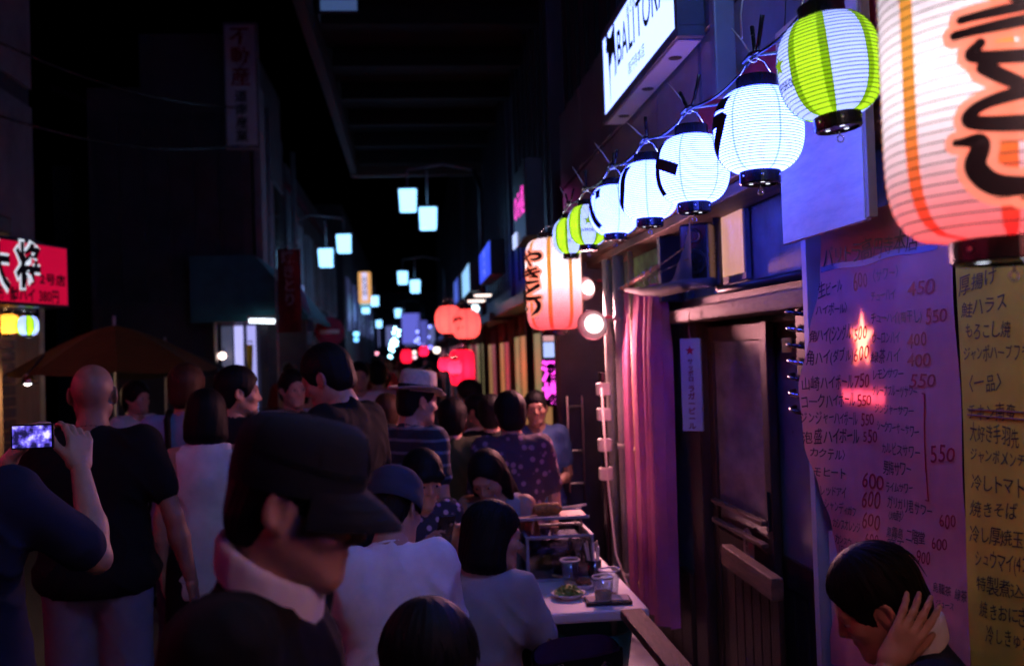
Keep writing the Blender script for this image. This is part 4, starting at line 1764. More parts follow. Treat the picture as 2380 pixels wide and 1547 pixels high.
# round lanterns on the cable
ROW = [
    ('lime', 'lime and white striped round lantern nearest the huge red lantern', 1928, 155, 2.04, .1035, .205),
    ('ラ', 'white round lantern beside the lime striped lantern, black stroke on its side', 1763, 303, 2.46, .110, .205),
    ('ト', 'white round lantern with a slanting black stroke, under the right end of the lit sign', 1610, 393, 3.03, .111, .205),
    ('リ', 'white round lantern with one upright black stroke, partly hidden', 1508, 442, 3.60, .108, .205),
    ('バ', 'white round lantern with small black dots, next to the lime lanterns', 1428, 487, 4.16, .105, .20),
    ('lime', 'lime and white round lantern between the white lanterns and its twin', 1366, 523, 4.80, .098, .19),
    ('lime', 'lime and white round lantern with a star, farthest along the cable', 1326, 548, 5.37, .096, .19),
]
star = []
for i in range(10):
    q = 1.0 if i % 2 == 0 else .40
    star.append((q * math.sin(i * PI / 5), q * math.cos(i * PI / 5)))
hang = []
for i, (kd, lab, dx, dy, dep, R, H) in enumerate(ROW):
    c = G(dx, dy, dep)
    det = i < 5
    if kd == 'lime':
        ph = 3.49 if i == 0 else PI + .25 + .2 * (i - 5)
        t, r = lantern(lab, c, R, H, 'round', stripes=8, bulb=(.95, .95, 1.0), power=(.55 if i == 0 else .7), ribs=26, phase=ph, detail=True, bulb_at=(-.01, -.01, -.005))
        fc = ph + 2 * PI / 8 * (1.5 if i else -.5)          # middle of a pale stripe facing the street
        sv = np.array(star) * .026
        wrap(t, r, sv, [tuple(range(10))[::-1]], fc, .012, .002, 'star', PAP['olive'])
        v, f, L = text_shape('SAPPORO', .021, .02, condense=.8)
        v[:, 0] -= L / 2
        wrap(t, r, v, f, fc, -.04, .002, 'lettering', mat('label_ink', (.02, .06, .1), .5))
    else:
        t, r = lantern(lab, c, R, H, 'round', 'white', seams=6, bulb=(.55, .7, 1.0), power=.8 + .4 * (i % 2), ribs=32, phase=.35 + .3 * i,
                       bulb_at=(0, 0, -.03))
        v, f, L = text_shape(kd, .175, .05)
        v[:, 0] -= v[:, 0].mean()
        v[:, 1] -= (v[:, 1].max() + v[:, 1].min()) / 2
        wrap(t, r, v, f, PI + (0, -.13, .2, -.08, .03)[i], .0, .0022, 'letter', 'ink')
    if i == 0:
        t.matrix_world = t.matrix_world @ Matrix.Rotation(R_(-6), 4, Vector((.4, .92, 0)))
    hang.append((c, H))

# cable with taped splices and ties
cb_ = thing('lantern_cable', 'sagging black cable tied up with white strips above the round lanterns', 'cable', (.85, 3.5, 2.4))
pts = [Vector((.86, -.3, 2.50)), Vector((.84, 1.33, 2.52))] + [c + Vector((0, 0, H / 2 + .085)) for c, H in hang] + [Vector((.87, 5.98, 2.51)), Vector((1.15, 6.7, 2.48))]
fine = []
for a, b in zip(pts[:-1], pts[1:]):
    for k in range(8):
        u = k / 8
        fine.append(a.lerp(b, u) - Vector((0, 0, .025 * math.sin(PI * u))))
fine.append(pts[-1])
g = MB()
g.tube(fine, .0042, 8)
g.build('cord', 'black_plastic', cb_, True)
rnd = random.Random(5)
for c, H in hang[1:]:
    p = c + Vector((.0, .0, H / 2 + .085))
    for s in (-1, 1):
        g = MB()
        e = p + Vector((rnd.uniform(-.02, .02), s * .055 + rnd.uniform(-.025, .025), .075 + rnd.uniform(-.025, .02)))
        g.tube([p, p.lerp(e, .4) + Vector((0, 0, -.012)), e], [.004, .0055, .006], 7)
        g.build('taped_end', 'black_plastic', cb_, True)
    g = MB()
    g.tube([p + Vector((-.012, -.055, -.006)), p + Vector((-.012, 0, .002)), p + Vector((-.012, .06, -.002))], [.004, .0065, .004], 7)
    g.build('carry_bar', 'black_plastic', cb_, True)
    g = MB()
    q = p + Vector((0, .02, 0))
    g.tube([q + Vector((.012 * math.sin(a), 0, .012 * math.cos(a))) for a in np.linspace(0, 5.6, 9)], .0022, 5)
    e = q + Vector((-.03 - .03 * rnd.random(), .06, .07 + .05 * rnd.random()))
    g.tube([q, q.lerp(e, .5) + Vector((0, 0, .004)), e], [.0025, .002, .0015], 5)
    g.build('tie_strip', 'white_plastic', cb_, True)
    g = MB()
    g.tube([p, Vector((XF - .02, p.y + .05, p.z + .05))], .004, 6)
    g.build('stay_arm', 'grey_metal', cb_, True)
p = hang[0][0] + Vector((-.06, .35, .17))
g = MB()
g.tube([p, p + Vector((0, 0, .06)), p + Vector((.015, 0, .14))], [.003, .0025, .0015], 6)
g.build('tie_strip', 'white_plastic', cb_, True)

# added lanterns out of view past the right edge, put in to light the menus
lantern('white round lantern over the yellow menu, behind the huge red lantern', (.84, .08, 2.27), .110, .205, 'round', 'white', seams=6, bulb=(.55, .7, 1.0), power=1.6, ribs=32)
LX, rX = lantern('second white and red cylinder lantern past the yellow menu', (.84, .68, 2.16), .168, .555, 'long', 'brightdyed', seams=8, seam='orangeseam', bulb=(1.0, .88, .85), power=1.0, ribs=40)
# added red lanterns, out of view, put in for pink light from the left
for i, (y, w_) in enumerate(((1.4, 'nearest the photographer'), (2.8, 'in the middle of three'), (4.2, 'nearest the pale house'))):
    lantern('deep red cylinder lantern under the left eaves, ' + w_, (-2.75, y, 2.25), .17, .5, 'long', 'deepred', seams=8, seam='deepred', bulb=(1, .3, .4), power=2, ribs=20, detail=False)
# lanterns farther off
def far_lantern(label, dx, dy, dep, R, H, kind, paper, power, col, group=None, chars=None):
    c = G(dx, dy, dep)
    t, r = lantern(label, c, R, H, kind, paper, seams=8, seam='seam' if paper == 'white' else ('red' if paper == 'orange' else paper), bulb=col, power=power, ribs=18, detail=False, bulb_at=(0, 0, -.03), group=group)
    if chars:
        v, f, L = text_shape(chars, .16, .03, vertical=True)
        v[:, 1] -= v[:, 1].mean()
        wrap(t, r, v, f, PI + .9, 0, .003, 'lettering', 'ink', .04)
    return t
far_lantern('peach lantern at the left of the pair above the red lanterns', 1043, 742, 12.3, .17, .34, 'round', 'orange', 2.5, (1, .7, .5))
far_lantern('orange lantern with dark lettering right of the peach lantern', 1083, 752, 11.6, .17, .34, 'round', 'orange', 2.5, (1, .6, .45), chars='焼')
far_lantern('tall red lantern with dark lettering below the orange pair', 1074, 853, 14.0, .17, .50, 'long', 'red', 5, (1, .35, .35), chars='大衆')
far_lantern('small red lantern at the left of the tall red lantern', 1034, 846, 13.4, .09, .17, 'round', 'red', 2.5, (1, .4, .35))
far_lantern('small glowing red lantern overlapping the tall red lantern', 1057, 852, 13.0, .095, .18, 'round', 'red', 4, (1, .6, .4))
far_lantern('tiny red lantern far down the alley', 945, 827, 30, .18, .4, 'round', 'red', 2, (1, .4, .4))
far_lantern('pinkish lantern far down the alley above the crowd', 985, 815, 26, .12, .24, 'round', 'red', 2, (1, .4, .6))
far_lantern('amber round lantern under the red sign at the left edge', 20, 752, 9.3, .098, .18, 'round', 'amber', 2, (1, .7, .3))
c = G(64, 756, 9.3)
lantern('lime and white lantern beside the amber lantern under the red sign', c, .098, .18, 'round', stripes=8, bulb=(.8, .9, 1), power=2, ribs=18, detail=False, phase=.2)
# ================================================================== SIGNS
def flat_text(body, h, weight=0.0, condense=1.0, **k):
    v, f, L = text_shape(body, h, weight, condense=condense, **k)
    return v, f, L


# big lit sign over the lanterns; face towards the alley
XS = 1.10
bl, tl, br = W(1405, 268, XS), W(1400, 95, XS), W(1567, 61, XS)
y0, y1, z0, z1 = br.y, (bl.y + tl.y) / 2, bl.z, tl.z
sg = thing('light_box_sign', 'big white lit sign box with BALITORA lettering above the white lanterns', 'sign', ((XS + XF) / 2, (y0 + y1) / 2, z0))
b = MB()
fr = .045
b.span((XS, y0 - fr, z0 - fr), (XF - .016, y1 + fr, z0), bev=.003)
b.span((XS, y0 - fr, z1), (XF - .016, y1 + fr, z1 + fr), bev=.003)
b.span((XS, y0 - fr, z0), (XF - .016, y0, z1), bev=.003)
b.span((XS, y1, z0), (XF - .016, y1 + fr, z1), bev=.003)
b.build('frame', 'navy_metal', sg)
b = MB()
b.span((XS + .012, y0, z0 - fr - .006), (XF - .02, y1, z0 - fr - .001))
b.build('under_sheet', 'white_paint', sg)
b = MB()
b.span((XS + .004, y0, z0), (XS + .012, y1, z1))
b.build('lit_face', emit('sign_face', (.26, .36, 1.0), 2.3), sg)
for q in (.16, .5, .87):
    b = MB()
    b.lathe([(.0001, -.004), (.028, -.003), (.03, 0)], ((XS + XF) / 2, y0 + (y1 - y0) * q, z0 - fr - .006), 12)
    b.build('vent_cap', 'dark_metal', sg)


def on_sign(body, yl, z, h, m, weight=.0, condense=1.0, name='lettering'):
    v, f, L = flat_text(body, h, weight, condense)
    b = MB()
    b.add([(XS + .001, yl - p[0], z + p[1]) for p in v], f)
    return b.build(name, m, sg), L


on_sign('BALITORA', y1 - .36, z0 + .165, .25, 'ink', .012, .80)
on_sign('高円寺本店', y1 - .60, z0 + .05, .072, mat('soft_blue_ink', (.12, .13, .4), .6))
on_sign('焼き鳥', y1 - .60, z1 - .075, .07, mat('soft_blue_ink2', (.12, .13, .4), .6))
beast = [(0, .30), (.03, .29), (.05, .255), (.10, .24), (.155, .262), (.19, .285), (.205, .27), (.208, .20), (.214, .15), (.222, .10), (.226, .06), (.215, .03),
         (.207, .035), (.212, .07), (.2, .12), (.192, .10), (.196, .06), (.186, .028), (.176, .034), (.184, .07), (.176, .13), (.15, .155), (.12, .135), (.10, .115),
         (.075, .11), (.07, .06), (.066, -.01), (.061, -.07), (.055, -.07), (.056, 0), (.05, .07), (.035, .14), (.028, .19), (-.012, .195), (-.018, .22), (.0, .24), (-.014, .26)]
b = MB()
b.prism([(-p[0] * 1.05, p[1] * 1.1) for p in beast], .001, Matrix(((0, 0, -1, XS + .003), (1, 0, 0, y1 - .10), (0, 1, 0, z0 + .10), (0, 0, 0, 1))))
b.build('animal_emblem', 'ink', sg)

# red sign on the left, turned a little towards the camera
RA = R_(16.5)
rs = thing('light_box_sign', 'red lit sign with white edged black characters at the left edge', 'sign', G(155, 641, 9.0), -RA)
Nn, Dd = Vector((math.cos(RA), -math.sin(RA), 0)), Vector((math.sin(RA), math.cos(RA), 0))


def RS(dx, dy):
    o, r = Vector((0, 0, CAM_H)), ray(dx, dy)
    k = (rs.location - o).dot(Nn) / r.dot(Nn)
    p = o + r * k - rs.location
    return p.dot(Dd), p.z


b = MB()
b.span((-.2, -2.2, -.29), (-.004, .03, .27), bev=.01)
b.build('case', 'dark_metal', rs, world=False)
b = MB()
b.span((-.003, -2.17, -.262), (.003, 0, .245))
b.build('lit_face', emit('red_face', (.9, .0, .05), .36), rs, world=False)


def on_red(body, x0, y0, x1, h, m, w, off, nm):
    v, f, L = flat_text(body, 1.0, w)
    a, z = RS(x0, y0)
    e, z2 = RS(x1, y0)
    v = v * [(e - a) / L, h]
    b = MB()
    b.add([(off, a + p[0], z + p[1]) for p in v], f)
    b.build(nm, m, rs, world=False)


wht = emit('white_edge', (.7, .78, .9), .62)
for body, x0, x1 in (('将', 36, 96), ('大', -34, 26)):
    on_red(body, x0, 655, x1, .40, wht, .085, .005, 'letter_edge')
    on_red(body, x0, 655, x1, .40, 'ink', .03, .008, 'letter')
on_red('2号店', 91, 657, 152, .105, 'ink', .03, .006, 'lettering')
on_red('酎ハイ 380円', 22, 694, 136, .125, 'ink', .03, .006, 'lettering')
on_red('円', -6, 690, 6, .11, 'ink', .03, .006, 'lettering')
b = MB()
b.span((-.14, -.9, -3.5), (-.06, -.8, -.292))
b.build('post', 'tan_wood', rs, world=False)

# tall white sign on the corner house
c = WY(562, 200, 13.75)
vs = thing('vertical_sign', 'tall unlit white sign with red and black characters on the dark corner house', 'sign', c)
b = MB()
b.box((0, 0, 0), (.46, .12, 1.72), bev=.012)
b.build('case', 'concrete', vs, world=False)
b = MB()
b.box((0, -.064, 0), (.40, .006, 1.64))
b.build('face', mat('old_white', (.75, .75, .8), .5, var=.1), vs, world=False)
for body, zt, h, m in (('不動産', .78, .27, 'red_ink'), ('道南産業', -.08, .175, 'ink')):
    v, f, L = flat_text(body, h, .02, vertical=True)
    b = MB()
    b.add([(p[0], -.069, p[1] + zt - .8 * h) for p in v], f)
    b.build('lettering', m, vs, world=False)
b = MB()
for z in (-.6, .6):
    b.tube([(0, .06, z), (0, .3, z)], .025, 8)
b.build('bracket', 'dark_metal', vs, world=False)

# projecting signs down the right side: faces up and down the alley side
def quad_sign(label, dx0, dx1, dyt, dyb, X, color, power, text=None, tcol='ink', th=.16, vertical=True):
    a, b_ = W(dx0, (dyt + dyb) / 2, X), W(dx1, (dyt + dyb) / 2, X)
    zt, zb = W((dx0 + dx1) / 2, dyt, X).z, W((dx0 + dx1) / 2, dyb, X).z
    c = ((X), (a.y + b_.y) / 2, (zt + zb) / 2)
    return lightbox(label, (c[0] + th / 2, c[1], c[2]), (abs(a.y - b_.y), abs(zt - zb)), color, power, text=text, tcol=tcol, th=th, vertical=vertical)
quad_sign('blue lit sign with white marks under the dark upper wall', 1114, 1141, 572, 650, .95, (.02, .05, .9), .75, '旬の味', emit('pale_marks', (.5, .6, 1), .7))
quad_sign('pale blue blank lit sign left of the blue sign', 1074, 1092, 620, 686, .92, (.3, .62, 1.0), .75)
quad_sign('dim blue lit strip sign far down the right side', 1055, 1066, 648, 705, .85, (.05, .08, .7), .4)
t = lightbox('black sign box with pink and white glowing brush strokes', (1.0, 8.2, 2.98), (.9, .62), (.004, .004, .01), .1, text='のみ処', tcol=emit('pink_strokes', (1.0, .05, .6), 1.0), vertical=False)
b = MB()
b.box((-.09, .28, -.27), (.01, .3, .12))
b.build('lit_face', emit('white_strokes', (.5, .6, 1), .8), t, world=False)
# pink and white sign inside the dark recess
c = WY(1283, 845, 8.6)
pk = thing('neon_sign', 'small upright sign glowing white above and pink below in the dark recess', 'sign', c)
b = MB()
b.box((0, 0, 0), (.17, .05, .74), bev=.008)
b.build('case', 'dark_metal', pk, world=False)
for z0_, z1_, nm, col, pw in ((.20, .33, 'top_panel', (.9, .45, .45), .5), (.06, .19, 'upper_panel', (.45, .55, 1.0), .8)):
    b = MB()
    b.span((-.075, -.031, z0_), (.075, -.027, z1_))
    b.build(nm, emit(nm, col, pw), pk, world=False)
v, f, L = flat_text('酒場', .19, .04, vertical=True)
b = MB()
b.add([(p[0], -.03, p[1] - .13) for p in v], f)
b.build('lettering', emit('pink_neon', (1.0, .06, .75), 1.6), pk, world=False)
# yellow upright sign across the alley
c = WY(848, 668, 21)
ys_ = thing('vertical_sign', 'upright orange edged lit sign on the left side above the crowd', 'sign', c)
b = MB()
b.box((0, 0, 0), (.26, .16, .66), bev=.03)
b.build('case', emit('orange_case', (1.0, .5, .16), .55), ys_, world=False)
b = MB()
b.box((0, -.083, .02), (.11, .006, .58), bev=.01)
b.build('lit_face', emit('pale_lilac', (.7, .65, 1), .7), ys_, world=False)
v, f, L = flat_text('居酒屋', .13, .0, vertical=True)
b = MB()
b.add([(p[0], -.09, p[1] + .11) for p in v], f)
b.build('lettering', mat('lilac_ink', (.2, .15, .4), .6), ys_, world=False)
b = MB()
b.box((0, -.02, -.38), (.22, .12, .08), bev=.02)
b.build('base_panel', emit('teal_panel', (.15, .5, .6), .4), ys_, world=False)
# pale blue upright banners far off
for dx, dyt, dyb, Y, lab in ((955, 725, 800, 38, 'pale violet lit upright sign above the far crowd'), (985, 742, 800, 34, 'narrow dim blue upright sign right of the violet sign')):
    c = WY(dx, (dyt + dyb) / 2, Y)
    h = WY(dx, dyt, Y).z - WY(dx, dyb, Y).z
    q = thing('vertical_sign', lab, 'sign', c)
    b = MB()
    b.box((0, 0, 0), (.75 if Y > 36 else .3, .2, h), bev=.03)
    b.build('case', 'dark_metal', q, world=False)
    b = MB()
    b.box((0, -.104, 0), (.68 if Y > 36 else .24, .006, h * .93))
    b.build('lit_face', emit('violet_face' + str(Y), (.20, .21, 1.0), .42 if Y > 36 else .25), q, world=False)
# blue box under the overhang at top
c = G(784, -14, 10)
q = thing('light_box_sign', 'pale blue box sign hanging high under the overhanging floor', 'sign', c)
b = MB()
b.box((0, 0, 0), (.42, .3, .50), bev=.02)
b.build('case', 'dark_metal', q, world=False)
b = MB()
b.box((.02, -.153, .0), (.36, .006, .44))
b.build('lit_face', emit('pale_blue_box', (.16, .30, .75), .16), q, world=False)
# road sign
c = WY(766, 770, 17)
q = thing('road_sign', 'dim round no entry road sign on a pole above the tall man', 'road sign', (c.x, c.y, 0))
b = MB()
b.tube([(0, .03, 0), (0, .03, c.z + .3)], .03, 8)
b.build('pole', 'grey_metal', q, world=False)
b = MB()
b.lathe([(.0001, -.008), (.24, -.008), (.25, 0), (.24, .008), (.0001, .008)], (0, 0, c.z), 28, 0, Matrix.Rotation(PI / 2, 3, 'X'))
b.build('disc', mat('sign_red', (.4, .04, .1), .4), q, world=False)
b = MB()
b.box((0, -.013, c.z), (.32, .004, .07))
b.build('bar', 'white_paint', q, world=False)
b = MB()
b.lathe([(.0001, -.008), (.22, -.008), (.23, 0), (.22, .008), (.0001, .008)], (0, .0, c.z - .5), 28, 0, Matrix.Rotation(PI / 2, 3, 'X'))
b.build('lower_disc', mat('sign_blue', (.05, .04, .2), .4), q, world=False)

# ================================================================== STREET LAMPS
def street_lamp(label, spots, dep, size, side, watts=6, at=None):
    c = at or [G(x, y, dep) for x, y in spots]
    px = c[0].x + side * (1.1 if len(c) > 1 else .6)
    t = thing('street_lamp', label, 'street lamp', (px, c[0].y, 0))
    b = MB()
    top = max(p.z for p in c) + .45
    b.tube([(px, c[0].y, 0), (px, c[0].y, top - .3), (px - side * .1, c[0].y, top)], .04, 8)
    b.build('pole', 'dark_metal', t, True)
    b = MB()
    b.tube([(px - side * .1, c[0].y, top), (c[0].x * .5 + px * .5, c[0].y, top + .1), (c[0].x, c[0].y, top + .02)], .022, 8)
    b.build('arm', 'grey_metal', t, True)
    for p in c:
        k = MB()
        k.box(p, (size, size, size * 1.18), bev=size * .07)
        k.v = [(p.x + (x - p.x) * (1 - .10 * (p.z + size * .6 - z) / size), p.y + (y - p.y) * (1 - .10 * (p.z + size * .6 - z) / size), z) for x, y, z in k.v]
        sh = k.build('lamp_shade', emit('lamp_glow', (.24, .58, 1.0), 2.1), t, True)
        k = MB()
        k.box(p + Vector((0, 0, size * .64)), (size * 1.16, size * 1.16, size * .07), bev=.01)
        for sx in (-1, 1):
            for sy in (-1, 1):
                k.tube([p + Vector((sx * size * .5, sy * size * .5, -size * .55)), p + Vector((sx * size * .53, sy * size * .53, size * .62))], size * .03, 4)
        k.build('frame', 'dark_metal', sh)
        k = MB()
        k.tube([p + Vector((0, 0, size * .68)), (p.x, p.y, max(p.z + size * .9, top))], .014, 6)
        k.build('hanger', 'grey_metal', t)
    lamp('bulb', sum(c, Vector()) / len(c) - Vector((0, 0, .35)), (.25, .42, 1.0), watts, .2, t)
street_lamp('paired square lamp nearest, under the overhanging floor', [(948, 466), (995, 508)], 15, .27, 1)
street_lamp('paired square lamp on the left side in front of the terrace', [(800, 566), (758, 599)], 18.5, .275, -1)
street_lamp('paired square lamp in the middle of the alley, right of the orange edged sign', [(936, 645), (965, 665)], 26, .27, 1)
street_lamp('paired square lamp just below the orange edged sign', [(871, 699), (850, 716)], 34, .28, -1)
street_lamp('paired square lamp above the string of fairy lights', [(925, 727), (940, 742)], 43, .30, 1)
street_lamp('single small square lamp low over the far crowd', [(881, 752)], 50, .30, -1)
street_lamp('paired square lamp over the photographer, above the yellow menu', None, 0, .27, 1, 32, [Vector((.45, 2.0, 4.6)), Vector((.6, 1.4, 4.4))])  # added overhead as fill for the crowd and the menus
# fairy lights
fl = thing('fairy_lights', 'hanging cluster of pale fairy lights over the far crowd', 'fairy lights', G(915, 800, 32))
rnd = random.Random(3)
gl = emit('fairy_glow', (.35, .8, 1.0), 8)
prev = None
fp = [(918, 762), (927, 768), (915, 772), (926, 778), (916, 787), (911, 792), (922, 793), (908, 800), (914, 804), (907, 810), (913, 814), (906, 827), (912, 831), (910, 837), (921, 800)]
cordp = []
for i, (x, y) in enumerate(fp):
    p = G(x, y, 32 + rnd.uniform(-.6, .6))
    cordp.append(p)
    k = MB()
    k.lathe([(.0001, -.05), (.035, -.03), (.045, 0), (.035, .03), (.0001, .05)], p, 10)
    k.build('bulb', gl, fl, True)
k = MB()
k.tube([G(918, 700, 32)] + cordp, .008, 5)
k.build('cord', 'dark_metal', fl, True)
vl = thing('fairy_lights', 'faint violet string of small lights right of the violet sign', 'fairy lights', G(982, 770, 36))
vg = emit('violet_glow', (.22, .26, 1.0), 4)
vp = [G(x, y, 36) for x, y in ((966, 792), (972, 786), (975, 797), (980, 778), (986, 790), (990, 768), (996, 782), (999, 758), (970, 770), (984, 800))]
for p in vp:
    k = MB()
    k.lathe([(.0001, -.05), (.035, -.03), (.045, 0), (.035, .03), (.0001, .05)], p, 10)
    k.build('bulb', vg, vl, True)
k = MB()
k.tube([G(975, 700, 36)] + vp, .008, 5)
k.build('cord', 'dark_metal', vl, True)
# small far lights
for i, (x, y, dp, col, lab, R) in enumerate([(876, 820, 36, (1, .35, .5), 'pinkish bulb at the upper left of the far crowd', .06), (878, 832, 36, (1, .6, .6), 'pale bulb just below the pinkish bulb', .06),
        (963, 818, 34, (1, .75, .7), 'pale pink bulb right of the fairy lights', .06), (964, 829, 34, (1, .6, .7), 'pale bulb under the pale pink bulb', .06), (955, 832, 33, (1, .4, .3), 'orange bulb low by the far red lantern', .06),
        (1015, 812, 22, (1, .85, .75), 'bright white wall lamp left of the red lanterns', .08), (1103, 716, 16, (.7, .9, 1), 'small cold wall lamp under the dark canopy', .08),
        (1000, 805, 27, (.2, .2, 1), 'tiny deep blue bulb above the pink lantern', .06), (790, 502, 30, (.35, .4, 1), 'single small blue white lamp high over the alley', .09),
        (828, 775, 30, (.2, .6, 1), 'small blue lamp under the left terrace', .09), (828, 788, 30, (.15, .45, 1), 'lower small blue lamp under the left terrace', .08),
        (1230, 716, 6.6, (1, .7, .75), 'small pink bulb left of the near yakitori lantern', .022)]):
    lp = thing('wall_lamp', lab, 'lamp', G(x, y, dp))
    k = MB()
    k.lathe([(.0001, -R), (R * .7, -R * .7), (R, 0), (R * .7, R * .7), (.0001, R)], (0, 0, 0), 12)
    k.build('bulb', emit('bulb' + str(i), col, 2.2 if dp > 10 else 1.2), lp, True, world=False)
    k = MB()
    k.lathe([(R * .72, R * .7), (R * .5, R * 1.5), (.001, R * 1.6)], (0, 0, 0), 10)
    k.tube([(0, 0, R * 1.5), (0, 0, R * 4)], R * .2, 5)
    k.build('fitting', 'dark_metal', lp, world=False)
for x, y, lab in ((1122, 684, 'flat round ceiling lamp under the dark canopy, upper one'), (1107, 697, 'flat round ceiling lamp under the dark canopy, lower one')):
    p = G(x, y, 12)
    lp = thing('ceiling_lamp', lab, 'lamp', p)
    k = MB()
    k.lathe([(.0001, -.025), (.10, -.02), (.11, 0)], (0, 0, 0), 20)
    k.build('lamp_shade', emit('warm_disc', (1, .8, .72), 1.5), lp, True, world=False)
    k = MB()
    k.lathe([(.115, .001), (.115, .02), (.001, .02)], (0, 0, 0), 20)
    k.build('mount', 'dark_metal', lp, world=False)

# ================================================================== FLOODLAMPS BY THE TABLE
def flood(label, c, aim, R, power, col, arm, spread=165, beam=None):
    t = thing('floodlamp', label, 'lamp', c)
    ax = Vector(aim).normalized()
    T = ax.to_track_quat('Z', 'Y').to_matrix()
    k = MB()
    k.lathe([(R * .62, -.05), (R * .7, -.03), (R * .95, .028), (R, .034), (R * .985, .038), (R * .93, .034), (R * .66, .004), (R * .62, .0)], (0, 0, 0), 36, 0, T)
    k.lathe([(.001, -.13), (R * .3, -.13), (R * .34, -.07), (R * .62, -.05)], (0, 0, 0), 24, 0, T)
    k.build('reflector', mat('pink_enamel', (.30, .15, .16), .4, var=.1), t, True, world=False)
    k = MB()
    k.lathe([(.0001, .03), (R * .3, .026), (R * .52, .012), (R * .60, -.004)], (0, 0, 0), 32, 0, T)
    k.build('bulb_face', emit('flood_face', (1.0, .78, .78), 2.6), t, True, world=False)
    k = MB()
    k.tube([ax * -.1, Vector(arm) * .5 + Vector((0, 0, .02)), Vector(arm)], .008, 8)
    k.build('bracket', 'crimson', t, world=False)
    lamp('bulb', Vector(c) + ax * .07, col, power, .05, t, R_(spread), Vector(beam) if beam else ax + Vector((0, 0, -.35)))
    return t
fc_ = G(1380, 752, 5.85)
flood('round floodlamp with a pink rim shining towards the table', fc_, (-.42, -.95, -.22), .092, 55, (1.0, .36, .40), (.16, .02, .04))
fc2 = G(1367, 668, 6.3)
flood('upper floodlamp partly behind the near red and white lantern', fc2, (-.75, -.75, -.15), .075, 200, (1.0, .42, .45), (.14, .05, .05), 100, (-.62, -1.3, -1.4))
# ================================================================== POSTERS
XP = 1.27                      # plane of the posters


def curl(y, z):
    """How far the loose paper stands off its plane: the free edge curls, the rest ripples."""
    e = max(0.0, (y - 2.86) / .2)
    return .028 * min(1, e) ** 2 * (1.0 + .8 * math.sin(4.4 * z + .4)) + .004 * math.sin(9 * y + 3 * z) + .003 * math.sin(15 * z - 6 * y)


C6 = lambda x, y: ((2730 + x / 1.7423) * 2380 / 4096, (888 + y / 1.7423) * 2380 / 4096)
C9 = lambda x, y: ((2730 + x / 1.7423) * 2380 / 4096, (1774 + y / 1.7423) * 2380 / 4096)
left = [C6(985, 112), C6(980, 380), C6(950, 780), C6(915, 1190), C6(930, 1547), C9(985, 310), C9(1040, 560), C9(1085, 900), C9(1080, 1060), C9(1035, 1360)]
LZ = [(W(x, y, XP).z, W(x, y, XP).y) for x, y in left]
ZT, ZB = W(*C6(990, 60), XP).z + .02, W(*C9(1050, 1420), XP).z - .05
YR = W(*C6(1915, 900), XP).y


def left_at(z):
    pts = sorted(LZ)
    if z <= pts[0][0]:
        return pts[0][1]
    for (a, b), (c, d) in zip(pts[:-1], pts[1:]):
        if a <= z <= c:
            u = (z - a) / (c - a)
            u = u * u * (3 - 2 * u)
            return b + (d - b) * u
    return pts[-1][1]


po = thing('menu_poster', 'long pink handwritten drinks menu with red prices', 'poster', (XP, 2.5, ZB))
g = MB()


def psheet(u, v):
    z = ZB + (ZT - ZB) * v
    yl = left_at(z)
    y = YR + (yl - YR) * u
    return (XP - curl(y, z), y, z)


g.grid(psheet, 40, 80)
g.build('sheet', 'pink_paper', po, True)
# thin blue strip slanting across the top of the sheet
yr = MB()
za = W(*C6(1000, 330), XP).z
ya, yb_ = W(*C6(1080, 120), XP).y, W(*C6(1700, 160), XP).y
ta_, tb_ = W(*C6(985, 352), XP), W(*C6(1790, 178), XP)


def blue_strip(u, v):
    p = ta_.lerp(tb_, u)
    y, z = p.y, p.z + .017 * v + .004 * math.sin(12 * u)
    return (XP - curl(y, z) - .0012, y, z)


yr.grid(blue_strip, 24, 1)
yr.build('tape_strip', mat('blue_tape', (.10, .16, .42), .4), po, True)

# a lower sheet showing under the free edge
g = MB()
g.grid(lambda u, v: (XP + .012, 2.9 + .12 * u, W(*C9(1040, 1400), XP).z + .02 + .36 * v - .03 * u), 4, 6)
g.build('under_sheet', 'white_paper', po, True)

rt = random.Random(11)


def write(parent, items, m, plane, weight, nm='lettering'):
    for body, C, x0, y0, x1, y1, h in items:
        g = MB()
        a, b = W(*C(x0, y0), plane), W(*C(x1, y1), plane)
        hh = (W(*C(x0, y0 - h), plane) - a).length * (1.28 if body.isdigit() else 1.08)
        v, f, L = text_shape(body, 1.0, weight, jitter=1.0, rnd=rt)
        if L <= 0:
            continue
        ly, lz = a.y - b.y, b.z - a.z
        vs = []
        for p in v:
            u = p[0] / L
            y, z = a.y - ly * u, a.z + lz * u + p[1] * hh * 1.12
            off = curl(y, z) if plane == XP else ripple(y, z)
            vs.append((plane - off - .0018, y, z))
        g.add(vs, f)
        g.build(nm, m, parent)


def ripple(y, z):
    return .004 * math.sin(11 * y + 2 * z) + .003 * math.sin(7 * z)


